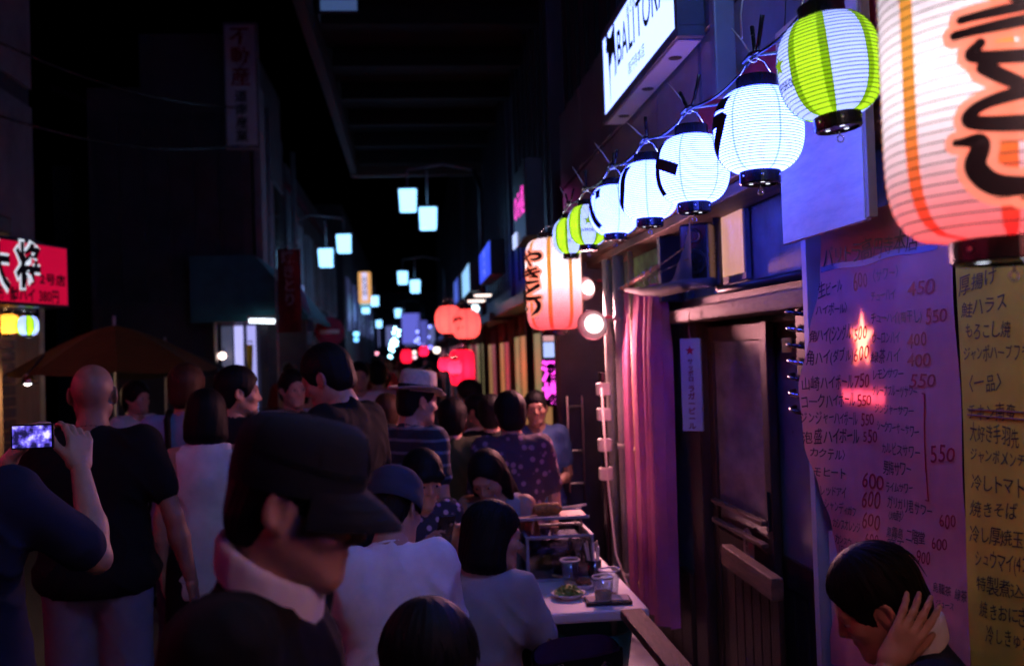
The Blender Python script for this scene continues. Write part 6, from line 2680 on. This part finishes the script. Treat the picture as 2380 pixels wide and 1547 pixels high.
def stool(label, x, y, seat_z, group=None):
    t = thing('stool', label, 'stool', (x, y, 0), 0, group)
    g = MB()
    g.lathe([(.001, seat_z), (.15, seat_z), (.16, seat_z - .012), (.155, seat_z - .035), (.001, seat_z - .035)], n=24)
    g.build('seat', 'dark_wood', t, world=False)
    for i in range(4):
        a = PI / 4 + i * PI / 2
        g = MB()
        g.tube([(.1 * math.cos(a), .1 * math.sin(a), seat_z - .035), (.15 * math.cos(a), .15 * math.sin(a), 0)], .012, 7)
        g.build('leg', 'dark_metal', t, world=False)
    g = MB()
    g.lathe([(.125 + .008 * math.cos(q), .18 + .008 * math.sin(q)) for q in np.linspace(0, 2 * PI, 7)[:-1]], n=20, closed=True)
    g.build('ring', 'dark_metal', t, world=False)
    return t


# ================================================================== LEFT SIDE THINGS
def parasol(label, c, R, h, m):
    t = thing('parasol', label, 'parasol', (c.x, c.y, 0), .3)
    b = MB()
    n = 8
    for i in range(n):
        a0, a1 = 2 * PI * i / n, 2 * PI * (i + 1) / n
        vs = []
        for j in range(7):
            u = j / 6
            for k in range(5):
                w = k / 4
                a = a0 + (a1 - a0) * w
                rr = R * u * math.cos(PI / n) / math.cos((w - .5) * 2 * PI / n)
                sag = -.05 * R * math.sin(PI * w) * u
                z = c.z + h * (1 - u ** 1.35) + sag * .6
                vs.append((rr * math.cos(a), rr * math.sin(a), z))
        g = MB()
        g.add(vs, [(j * 5 + k, j * 5 + k + 1, (j + 1) * 5 + k + 1, (j + 1) * 5 + k) for j in range(6) for k in range(4)])
        g.build('canopy_panel', m, t, True, world=False)
        g = MB()
        g.tube([(R * .02 * math.cos(a0), R * .02 * math.sin(a0), c.z + h - .012), (R * .5 * math.cos(a0), R * .5 * math.sin(a0), c.z + h * (1 - .5 ** 1.35) - .012), (R * .99 * math.cos(a0), R * .99 * math.sin(a0), c.z - .01)], .006, 5)
        g.build('rib', 'dark_metal', t, world=False)
    g = MB()
    g.tube([(0, 0, 0), (0, 0, c.z + h + .08)], [.022, .012], 8)
    g.build('pole', 'grey_metal', t, world=False)
    g = MB()
    g.lathe([(.001, .06), (.05, .06), (.22, .03), (.23, 0), (.001, 0)], n=20)
    g.build('base', 'concrete', t, world=False)
c = G(268, 862, 8.6)
parasol('orange brown parasol behind the bald man', c, .86, .40, 'orange_canvas')
c = G(385, 872, 9.8)
parasol('black parasol right of the orange brown one', c, .68, .30, 'black_canvas')
q = thing('clamp_lamp', 'small bright clamp lamp under the edge of the orange parasol', 'lamp', G(64, 882, 8.0))
g = MB()
g.lathe([(.001, .05), (.03, .05), (.04, .02), (.085, -.03), (.08, -.03), (.03, .018)], n=20)
g.build('reflector', 'chrome', q, True, world=False)
g = MB()
g.lathe([(.001, -.045), (.035, -.03), (.045, 0), (.03, .02)], n=16)
g.build('bulb', emit('cold_bulb', (.9, .95, 1), 6), q, True, world=False)
lamp('bulb', q.location - Vector((0, 0.0, .08)), (1, .6, .35), 5, .05, q)
g = MB()
g.tube([(0, 0, .05), (.1, .1, .2)], .01, 6)
g.build('clamp_arm', 'dark_metal', q, world=False)
# shop with teal awning
ts = thing('street_shop', 'small left hand shop with lit door under a teal awning', 'shop', (-2.1, 15, 0))
a = WY(498, 605, 13.3)
g = MB()
g.add([(-2.85, 13.3, 3.15), (-2.02, 13.3, 3.15), (-1.35, 13.3, 2.34), (-1.35, 13.3, 2.28), (-2.02, 17.5, 3.15), (-1.35, 17.5, 2.34), (-1.35, 17.5, 2.28), (-2.85, 13.3, 2.28)],
      [(1, 4, 5, 2), (2, 5, 6, 3), (0, 1, 2, 3, 7)])
g.build('awning', 'teal_canvas', ts)
pL, pR = WY(498, 800, 13.4), WY(622, 800, 13.4)
zt2, zb2 = WY(560, 742, 13.4).z, WY(560, 880, 13.4).z
g = MB()
g.span((pL.x, 13.36, zt2 - .05), (pR.x, 13.46, zt2 + .02), bev=.01)
g.span((pL.x, 13.36, .1), (pL.x + .05, 13.46, zt2 - .05), bev=.01)
g.build('door_frame', 'chrome', ts)
cols = [((.25, .3, .55), .10), ((.5, .5, 1.0), .7), ((.45, .45, 1.0), .6), ((.02, .02, .05), .05)]
for i, (col, pw) in enumerate(cols):
    xa = pL.x + .07 + (pR.x - pL.x) * (.03 + .24 * i)
    g = MB()
    g.span((xa, 13.42, .3), (xa + (pR.x - pL.x) * (.16 if i else .2), 13.45, zt2 - .08))
    g.build('door_glass', emit('door_lit' + str(i), col, pw), ts)
g = MB()
g.span((pL.x + .1, 13.5, .0), (pR.x + .5, 13.55, zt2))
g.build('inner_wall', 'dark_wall', ts)
q = thing('tube_lamp', 'short white tube lamp under the teal awning', 'lamp', WY(609, 745, 13.1))
g = MB()
g.tube([(-.16, 0, .01), (.16, 0, -.01)], .03, 10)
g.build('tube', emit('tube_white', (.8, .9, 1), 2.2), q, True, world=False)
g = MB()
g.box((0, .02, .05), (.38, .07, .04), bev=.005)
g.build('fitting', 'grey_metal', q, world=False)
q = thing('wall_lamp', 'round pink white lamp inside the shop doorway', 'lamp', WY(517, 826, 13.2))
g = MB()
g.lathe([(.001, -.05), (.04, -.03), (.05, 0), (.04, .03), (.001, .05)], n=14)
g.build('bulb', emit('door_bulb', (1, .7, .6), 4), q, True, world=False)
g = MB()
g.tube([(0, 0, .04), (0, .1, .1)], .01, 5)
g.build('fitting', 'dark_metal', q, world=False)


def banner(label, dx0, dx1, dyt, dyb, Y, m, text=None, name='banner', tm='ink'):
    a, b = WY(dx0, dyt, Y), WY(dx1, dyb, Y)
    t = thing(name, label, 'banner', ((a.x + b.x) / 2, Y, 0))
    w, z1_, z0_ = b.x - a.x, a.z, b.z
    g = MB()
    g.grid(lambda u, v: ((a.x + w * u), Y + .04 * math.sin(5 * u + 3 * v) + .03 * v, z0_ + (z1_ - z0_) * v), 8, 12)
    g.build('cloth', m, t, True)
    g = MB()
    g.tube([(a.x - .02, Y + .03, 0), (a.x - .02, Y + .03, z1_ + .04), (b.x, Y + .03, z1_ + .04)], .012, 6)
    g.build('pole', 'grey_metal', t)
    if text:
        v, f, L = text_shape(text, 1, .02, vertical=True)
        k = min((z1_ - z0_) * .85 / L, w * .6)
        g = MB()
        g.add([((a.x + b.x) / 2 + p[0] * k, Y - .055, z1_ - .1 * k - .9 * k + p[1] * k) for p in v], f)
        g.build('lettering', tm, t)
banner('dark red hanging banner with faint characters left of the alley lamps', 642, 702, 578, 770, 12.4, mat('dark_red_cloth', (.16, .015, .02), .8), '焼きとり', tm=mat('faint_white', (.3, .25, .3), .7))
banner('yellow cloth banner inside the left hand shop', 570, 588, 800, 872, 13.25, mat('yellow_cloth', (.55, .4, .02), .8))
q = thing('plastic_sheet', 'tapering clear plastic sheet hanging beside the dark red banner', 'sheet', WY(702, 770, 13.8))
g = MB()
a = WY(702, 660, 13.8)
g.grid(lambda u, v: (((u - .5) * (.36 - .3 * v)), .06 * math.sin(3 * u + 4 * v), (a.z - q.location.z) * v), 8, 14)
g.build('sheet', mat('pvc_sheet', (.3, .4, .55), .15, var=.2, spec=.8), q, True, world=False)
g = MB()
g.tube([(0, .05, a.z - q.location.z - .02), (0, .05, a.z - q.location.z + .5)], .006, 5)
g.build('cord', 'dark_metal', q, world=False)
# overhead wires on the left
for i, (x0, z0_, x1, z1_) in enumerate(((-4.3, 5.0, -2.1, 5.25), (-4.2, 4.2, -2.1, 4.75))):
    g = MB()
    g.tube([(x0 + (x1 - x0) * u, 9 + 5 * u, z0_ + (z1_ - z0_) * u - .25 * math.sin(PI * u)) for u in np.linspace(0, 1, 16)], .012, 5)
    tag(centre(g.build('overhead_wire', 'black_plastic', smooth=True)), ('upper' if i == 0 else 'lower') + ' black overhead wire between the pale house and the corner house', 'wire')
# ================================================================== PEOPLE
def hat_shell(m, prof, n=40, sx=.86, mtx=None):
    """Crown turned about z then narrowed sideways."""
    o = len(m.v)
    m.lathe(prof, (0, 0, 0), n)
    T = mtx or Matrix.Identity(4)
    m.v[o:] = [tuple(T @ Vector((x * sx, y, z))) for x, y, z in m.v[o:]]


# --- the man in the cap, close by
A, ai = person('man in a black shirt and dark field cap bowing his head, nearest person', G(700, 1166, 1.5), 98, lean=6, look=(11, 4, 0), top=('long', 'black_cloth'), bottom=('trousers', 'black_cloth'),
               hair=('cropped', 'hair'), detail=2, collar='white_cloth', wide=1.08, neck='round')


def cap_crown(m):
    T = Matrix.Translation((0, -.016, .052)) @ Matrix.Rotation(R_(4), 4, 'X')
    hat_shell(m, [(.104, -.030), (.1055, -.010), (.106, -.002), (.105, .002), (.1035, .026), (.0995, .045), (.0925, .061), (.078, .073), (.05, .079), (.001, .081)], 48, .86, T)
    m.v = [(x, y, z + .004 * math.sin(9 * y + 14 * x) * max(0, min(1, (z - .06) / .05))) for x, y, z in m.v]


def cap_brim(m):
    def f(u, v):
        a = (u - .5) * 2 * 1.08
        r = 1 + v * .72 * max(0.0, math.cos(a * 1.42)) ** .7
        x, y = .0885 * math.sin(a) * (1 + .16 * v * math.cos(a)), .1015 * math.cos(a) * r
        return (x, y - .013, .042 - .018 * v - .026 * v * (abs(math.sin(a)) ** 2) - .017 * v * v)
    m.grid(f, 30, 10)
    n = len(m.v)
    m.v += [(x, y, z - .005) for x, y, z in m.v]
    m.f += [tuple(i + n for i in q)[::-1] for q in list(m.f)]
    m.m += [0] * (len(m.f) - len(m.m))


def cap_seam(m):
    for z, r in ((.062, .1055), (.056, .1058)):
        m.tube([(.86 * r * math.sin(a), r * math.cos(a) - .012, z + .012 - .006 * math.cos(a)) for a in np.linspace(0, 2 * PI, 50)], .0012, 4, cap=False)


def cap_panels(m):
    T = Matrix.Translation((0, -.016, .052)) @ Matrix.Rotation(R_(4), 4, 'X')
    prof = [(.1065, .004), (.105, .026), (.101, .045), (.094, .0615), (.0795, .0735), (.0505, .0800), (.004, .0822)]
    for k in range(6):
        a = k * math.pi / 3
        m.tube([tuple(T @ Vector((.86 * r * math.sin(a), r * math.cos(a), z))) for r, z in prof], .0011, 4, cap=False)


def peak_stitch(m):
    for v in (.3, .6, .9):
        pts = []
        for u in np.linspace(.08, .92, 24):
            a = (u - .5) * 2 * 1.08
            r = 1 + v * .72 * max(0.0, math.cos(a * 1.42)) ** .7
            pts.append((.0885 * math.sin(a) * (1 + .16 * v * math.cos(a)), .1015 * math.cos(a) * r - .013, .0430 - .018 * v - .026 * v * (abs(math.sin(a)) ** 2) - .017 * v * v))
        m.tube(pts, .0008, 4, cap=False)


on_head(A, ai, 'cap_panel_seam', cap_panels, 'black_cloth').__setitem__('kind', 'stuff')
on_head(A, ai, 'peak_stitch', peak_stitch, 'black_cloth').__setitem__('kind', 'stuff')
on_head(A, ai, 'cap', cap_crown, 'charcoal_cloth')
on_head(A, ai, 'cap_peak', cap_brim, 'charcoal_cloth')
on_head(A, ai, 'cap_seam', cap_seam, 'black_cloth')

# --- seated dark head at the bottom edge
K, ki = person('person with a round mop of black hair seen from behind at the bottom edge', G(994, 1556, 1.86), -8, pose='sit', top=('tee', 'black_cloth'), bottom=('trousers', 'black_cloth'), hair=('full', 'hair'), detail=2,
               look=(8, 0, 0))
strands(ki['HR'], ki['hc'], ki['s'], 300, K, 'hair', random.Random(4), 1.0, 'full')
stool('stool under the person with the black mop of hair', ki['base'].x, ki['base'].y, ki['zp'] - .09)

# --- man resting his head on his hand at the right
hd = G(2035, 1400, 2.22)
Rm_, ri = person('man resting his cheek on his raised hand below the pink menu', hd, -72, pose='sit', lean=10, look=(20, 2, -6), top=('tee', 'navy_cloth'), bottom=('trousers', 'black_cloth'), hair=('short', 'hair'), detail=2,
                 collar='white_cloth',
                 arms={'L': ('head', (-.125, -.005, -.095), (-.20, .10, -.34), (.12, -.55, .82), (1.0, .1, .1), .26), 'R': 'lap'})
strands(ri['HR'], ri['hc'], ri['s'], 120, Rm_, 'hair', random.Random(6), .9, 'short')
stool('stool under the man resting his head on his hand', ri['base'].x, ri['base'].y, ri['zp'] - .09)

# --- the woman in the grey tee
J, ji = person('woman with a black bob and grey t-shirt reaching down into the dark bag', G(1150, 1247, 3.55), 24, pose='sit', lean=9, look=(6, 52, 0), top=('tee', 'grey_cloth'), bottom=('trousers', 'black_cloth'), hair=('bob', 'hair'),
               detail=2, slim=.86, wide=.86, arms={'R': ((.055, .04, -.155), (.085, .04, -.12), (.2, .2, -1), (-1, 0, 0), .5), 'L': 'lap'}, hem=.03)
strands(ji['HR'], ji['hc'], ji['s'], 160, J, 'hair', random.Random(8), 1.0, 'bob')
stool('stool under the woman in the grey t-shirt', ji['base'].x, ji['base'].y, ji['zp'] - .09)

# --- white tee and beanie
I_, ii = person('person in a loose white t-shirt and dark beanie seen from behind', G(920, 1184, 3.35), -12, pose='sit', lean=12, look=(12, 46, 0), top=('loose', 'white_cloth'), bottom=('trousers', 'denim'), hair=('cropped', 'hair'), detail=2, wide=1.0,
                arms={'R': 'lap', 'L': 'lap'}, hem=.03)


def beanie(m):
    hat_shell(m, [(.108, -.016), (.111, -.010), (.111, .024), (.1085, .026), (.108, .05), (.099, .085), (.072, .112), (.035, .124), (.001, .126)], 36, .9, Matrix.Translation((0, -.018, .024)) @ Matrix.Rotation(R_(-12), 4, 'X'))


on_head(I_, ii, 'beanie', beanie, 'beanie_cloth')
stool('stool under the person in the white t-shirt', ii['base'].x, ii['base'].y, ii['zp'] - .09)

# --- woman with phone
L_, li = person('woman with a fringe in a floral top looking at her phone', G(984, 1112, 4.3), 158, pose='sit', lean=4, look=(14, 0, 0), top=('tee', 'floral_cloth'), bottom=('skirt', 'black_cloth'), hair=('fringe', 'hair'), detail=1, slim=.93, wide=.9, eyes=True,
                arms={'L': ((-.02, .05, -.15), (.055, .10, .085), (.3, .3, 1), (.5, .6, .2), .7), 'R': ((.02, .05, -.15), (-.05, .10, .07), (-.3, .3, 1), (-.5, .6, .2), .7)})
stool('stool under the woman looking at her phone', li['base'].x, li['base'].y, li['zp'] - .09)


def phone(label, p, rz, tilt, glow, col):
    t = thing('phone', label, 'phone', p, rz)
    T = Matrix.Rotation(tilt, 3, 'X')
    g = MB()
    g.box((0, 0, 0), (.072, .009, .142), mtx=T, bev=.003)
    g.build('case', 'black_plastic', t, world=False)
    g = MB()
    g.box(T @ Vector((0, -.0052, 0)), (.064, .001, .128), mtx=T)
    g.build('screen', emit('screen' + label[:6], col, glow), t, world=False)
    return t


wl = to_world(li, (li['joints'][-1][2] + li['joints'][1][2]) / 2 + np.array([0, .05, .10]))
phone('small white phone held by the woman in the floral top', wl, -R_(158), R_(-25), .5, (.6, .6, 1))
# --- woman looking down
Mm, mi = person('long haired woman looking down at the table, seated behind the grey t-shirt', G(1132, 1108, 4.75), 195, pose='sit', lean=8, look=(26, 8, 6), top=('vest', 'grey_cloth'), bottom=('trousers', 'black_cloth'), hair=('long', 'hair'), detail=1, slim=.93, wide=.9, eyes=True,
                arms={'L': 'eat', 'R': 'lap'})
stool('stool under the long haired woman looking down', mi['base'].x, mi['base'].y, mi['zp'] - .09)
# --- floral back
person('person with dark hair and floral blouse seen from behind at the table end', G(1184, 962, 5.3), -10, top=('loose', 'dim_floral'), bottom=('trousers', 'black_cloth'), hair=('full', 'hair'), detail=1, wide=1.05, look=(6, 0, 0))
# --- standing woman
person('woman in a blue t-shirt standing with folded hair and facing the camera', G(1245, 948, 6.3), 190, top=('tee', 'blue_cloth'), bottom=('trousers', 'black_cloth'), hair=('tied', 'hair'), skin='skin_dark', detail=1, look=(2, -4, 3), wide=.95, eyes=True,
       arms={'L': ((-.03, -.01, -.17), (.05, .10, -.03)), 'R': ((.035, -.02, -.17), (-.06, .10, -.03))})
# --- hat man
Hh, hi = person('man in a pale straw hat and dark striped shirt', G(972, 932, 4.95), 48, top=('tee', 'striped_cloth'), bottom=('trousers', 'charcoal_cloth'), hair=('cropped', 'hair'), detail=1, look=(8, 20, 0), wide=1.1)


def straw_crown(m):
    hat_shell(m, [(.099, -.005), (.1, .03), (.097, .07), (.09, .098), (.075, .106), (.04, .099), (.001, .096)], 36, .87, Matrix.Translation((0, -.012, .055)))


def straw_brim(m):
    hat_shell(m, [(.095, .052), (.12, .047), (.148, .052), (.151, .056), (.148, .058), (.12, .053), (.095, .058)], 40, .9, Matrix.Translation((0, -.012, .0)))
    m.v = [(x, y, z + .9 * x * x * 1.4 - .012 * (y > .09)) for x, y, z in m.v]


def straw_band(m):
    hat_shell(m, [(.1005, .0), (.1015, .002), (.1015, .026), (.1005, .028)], 36, .87, Matrix.Translation((0, -.012, .057)))


on_head(Hh, hi, 'hat_crown', straw_crown, 'straw')
on_head(Hh, hi, 'hat_brim', straw_brim, 'straw')
on_head(Hh, hi, 'hat_band', straw_band, 'black_cloth')
# --- tall man in v-neck
person('tall man in a black v-neck looking down to the left', G(758, 878, 4.3), -62, top=('tee', 'black_cloth'), bottom=('trousers', 'black_cloth'), hair=('short', 'hair'), detail=1, look=(24, -12, 0), neck='v', wide=1.05, eyes=True)
# --- bald man
Bb, bi = person('bald man in a black t-shirt and grey shorts seen from behind', G(217, 916, 3.95), -3, top=('tee', 'black_cloth'), bottom=('shorts', 'grey_short'), hair=None, detail=2, wide=1.14, look=(2, -3, 0), hem=.0, skin='skin_dark', eyes=False,
                arms={'R': ((.055, -.01, -.165), (.03, .03, -.15), (.1, .2, -1), (-1, .2, 0), .7), 'L': ((-.045, .05, -.155), (.0, .12, .06))})
# --- man taking a picture
C_, ci = person('man in a navy t-shirt at the left edge holding up a phone', G(-118, 972, 2.5), 12, top=('loose', 'navy_cloth'), bottom=('trousers', 'denim'), hair=('short', 'hair'), detail=2, look=(4, 0, 0), wide=1.08,
                arms={'R': ('head', (.20, .25, -.155), (.31, .13, -.38), (-.25, .45, .9), (-.7, .5, 0), .8), 'L': ('head', (-.03, .27, -.155), (-.22, .12, -.34), (.25, .4, .9), (.7, .5, 0), .8)})
pp = G(76, 1013, 2.66)
t = thing('phone', 'phone with a bright violet screen held sideways by the man at the left edge', 'phone', pp, R_(-3))
g = MB()
g.box((0, 0, 0), (.112, .009, .066), bev=.003)
g.build('case', 'black_plastic', t, world=False)


def screen_mat():
    m, nt, b = _nodes('camera_screen')
    b.inputs['Base Color'].default_value = (.01, .01, .02, 1)
    tc = nt.nodes.new('ShaderNodeTexCoord')
    nz = nt.nodes.new('ShaderNodeTexNoise')
    nz.inputs['Scale'].default_value = 38
    nz.inputs['Detail'].default_value = 4
    nt.links.new(tc.outputs['Object'], nz.inputs['Vector'])
    rp = nt.nodes.new('ShaderNodeValToRGB')
    e = rp.color_ramp.elements
    e[0].position, e[0].color = .42, (.01, .008, .06, 1)
    e[1].position, e[1].color = .66, (.75, .7, 1, 1)
    k = e.new(.54)
    k.color = (.14, .1, .8, 1)
    nt.links.new(nz.outputs['Fac'], rp.inputs[0])
    nt.links.new(rp.outputs[0], b.inputs['Emission Color'])
    b.inputs['Emission Strength'].default_value = .9
    return m


g = MB()
g.box((0, -.0052, 0), (.102, .001, .058))
g.build('screen', screen_mat(), t, world=False)
# --- back of pale blue shirt with satchel
D_, di = person('brown haired person in a pale blue shirt with a dark shoulder strap', G(434, 905, 5.3), -6, top=('tee', 'pale_blue_cloth'), bottom=('trousers', 'denim'), hair=('full', 'brown_hair'), detail=1, look=(4, 4, 0))
bg = thing('shoulder_bag', 'dark shoulder bag on the back of the person in the pale blue shirt', 'bag', tuple(to_world(di, di['TR']((.02, -.13, .1)))), di['rz'])
g = MB()
g.box((0, 0, -.08), (.26, .10, .32), bev=.035)
g.build('pouch', 'black_cloth', bg, True, world=False)
g = MB()
g.tube([(-.10, .06, .05), (-.11, .075, .2), (-.12, .12, .36), (-.12, .2, .40), (-.12, .30, .3)], .016, 6)
g.build('strap', 'black_cloth', bg, True, world=False)
# --- long haired woman in white
person('woman with long black hair and a white sleeveless top seen from behind', G(480, 968, 4.6), -4, top=('blouse', 'white_cloth'), bottom=('skirt', 'black_cloth'), hair=('bob', 'hair'), detail=1, look=(8, 0, 0), slim=.92, wide=.88, hem=.06)
# --- dark man
person('dark haired man half turned away behind the field cap', G(556, 912, 5.0), 25, top=('tee', 'charcoal_cloth'), bottom=('trousers', 'black_cloth'), hair=('short', 'hair'), detail=1, look=(4, 50, 0))
# --- middle distance
person('man in a white shirt turning his face into the red light', G(1105, 955, 6.6), -60, top=('tee', 'white_cloth'), bottom=('trousers', 'denim'), hair=('short', 'hair'), detail=1, look=(6, -4, 0), eyes=True)
person('person in a pink shirt walking down the alley', G(878, 872, 9.0), -5, top=('long', 'pink_cloth'), bottom=('trousers', 'pink_cloth'), hair=('short', 'hair'), detail=0)
person('dark suited person with a white shirt front facing the camera', G(836, 875, 8.6), 178, top=('tee', 'white_cloth'), bottom=('trousers', 'black_cloth'), hair=('short', 'hair'), detail=0, eyes=True)
person('person in dark olive standing with their back turned beside the straw hat', G(1052, 972, 5.6), 5, top=('jacket', 'olive_cloth'), bottom=('trousers', 'black_cloth'), hair=('full', 'hair'), detail=1)
person('dark haired person facing left behind the white shirted man', G(1086, 918, 7.6), -80, top=('tee', 'red_cloth'), bottom=('trousers', 'black_cloth'), hair=('full', 'hair'), detail=0, eyes=True)
person('person with black hair between the white shirted man and the floral blouse', G(1142, 960, 6.2), 10, top=('tee', 'black_cloth'), bottom=('trousers', 'black_cloth'), hair=('full', 'hair'), detail=1)
person('person glimpsed at the left of the straw hat in dark clothes', G(900, 960, 5.8), 0, top=('tee', 'charcoal_cloth'), bottom=('trousers', 'black_cloth'), hair=('short', 'brown_hair'), detail=0)
person('grey shirted person with a pale collar left of the tall man', G(682, 905, 6.4), 150, top=('tee', 'grey_cloth'), bottom=('trousers', 'black_cloth'), hair=('short', 'hair'), detail=0, eyes=True)
person('person in white with dark hair beyond the bald man', G(318, 925, 7.2), 120, top=('tee', 'white_cloth'), bottom=('trousers', 'black_cloth'), hair=('full', 'hair'), detail=0, eyes=True)
# --- far crowd: four figures copied down the alley
proto = []
gname = 'distant crowd down the alley'
glab = 'dark silhouetted pedestrian in the distant crowd between the two rows of shops'
for i, (tp, bt_, hr) in enumerate(((('tee', 'charcoal_cloth'), ('trousers', 'black_cloth'), ('short', 'hair')), (('tee', 'navy_cloth'), ('trousers', 'denim'), ('full', 'hair')),
                                  (('vest', 'pink_cloth'), ('skirt', 'black_cloth'), ('long', 'hair')), (('long', 'red_cloth'), ('trousers', 'black_cloth'), ('short', 'brown_hair')))):
    r_, inf = person(glab, (0.1 + .3 * i, 12 + i, 1.5 + .05 * i), 0 if i % 2 else 180, group=gname, top=tp, bottom=bt_, hair=hr, detail=0, eyes=False)
    proto.append(r_)
rnd = random.Random(21)
n = 0
for row in range(13):
    y = 9.2 + row * 1.55
    for k in range(3):
        x = -1.5 + k * .85 + rnd.uniform(-.25, .25) + (row % 2) * .3
        if x > (-.15 if y < 16 else .5) or rnd.random() < .12:
            continue
        o = proto[n % 4] if n < 4 else dup(proto[n % 4])
        o.matrix_world = Matrix.Translation((x, y + rnd.uniform(-.5, .5), 0)) @ Matrix.Rotation(rnd.choice([0, PI]) + rnd.uniform(-.7, .7), 4, 'Z')
        s = rnd.uniform(.9, 1.0)
        o.scale = (s, s, s)
        n += 1

bpy.data.objects.remove(_to)
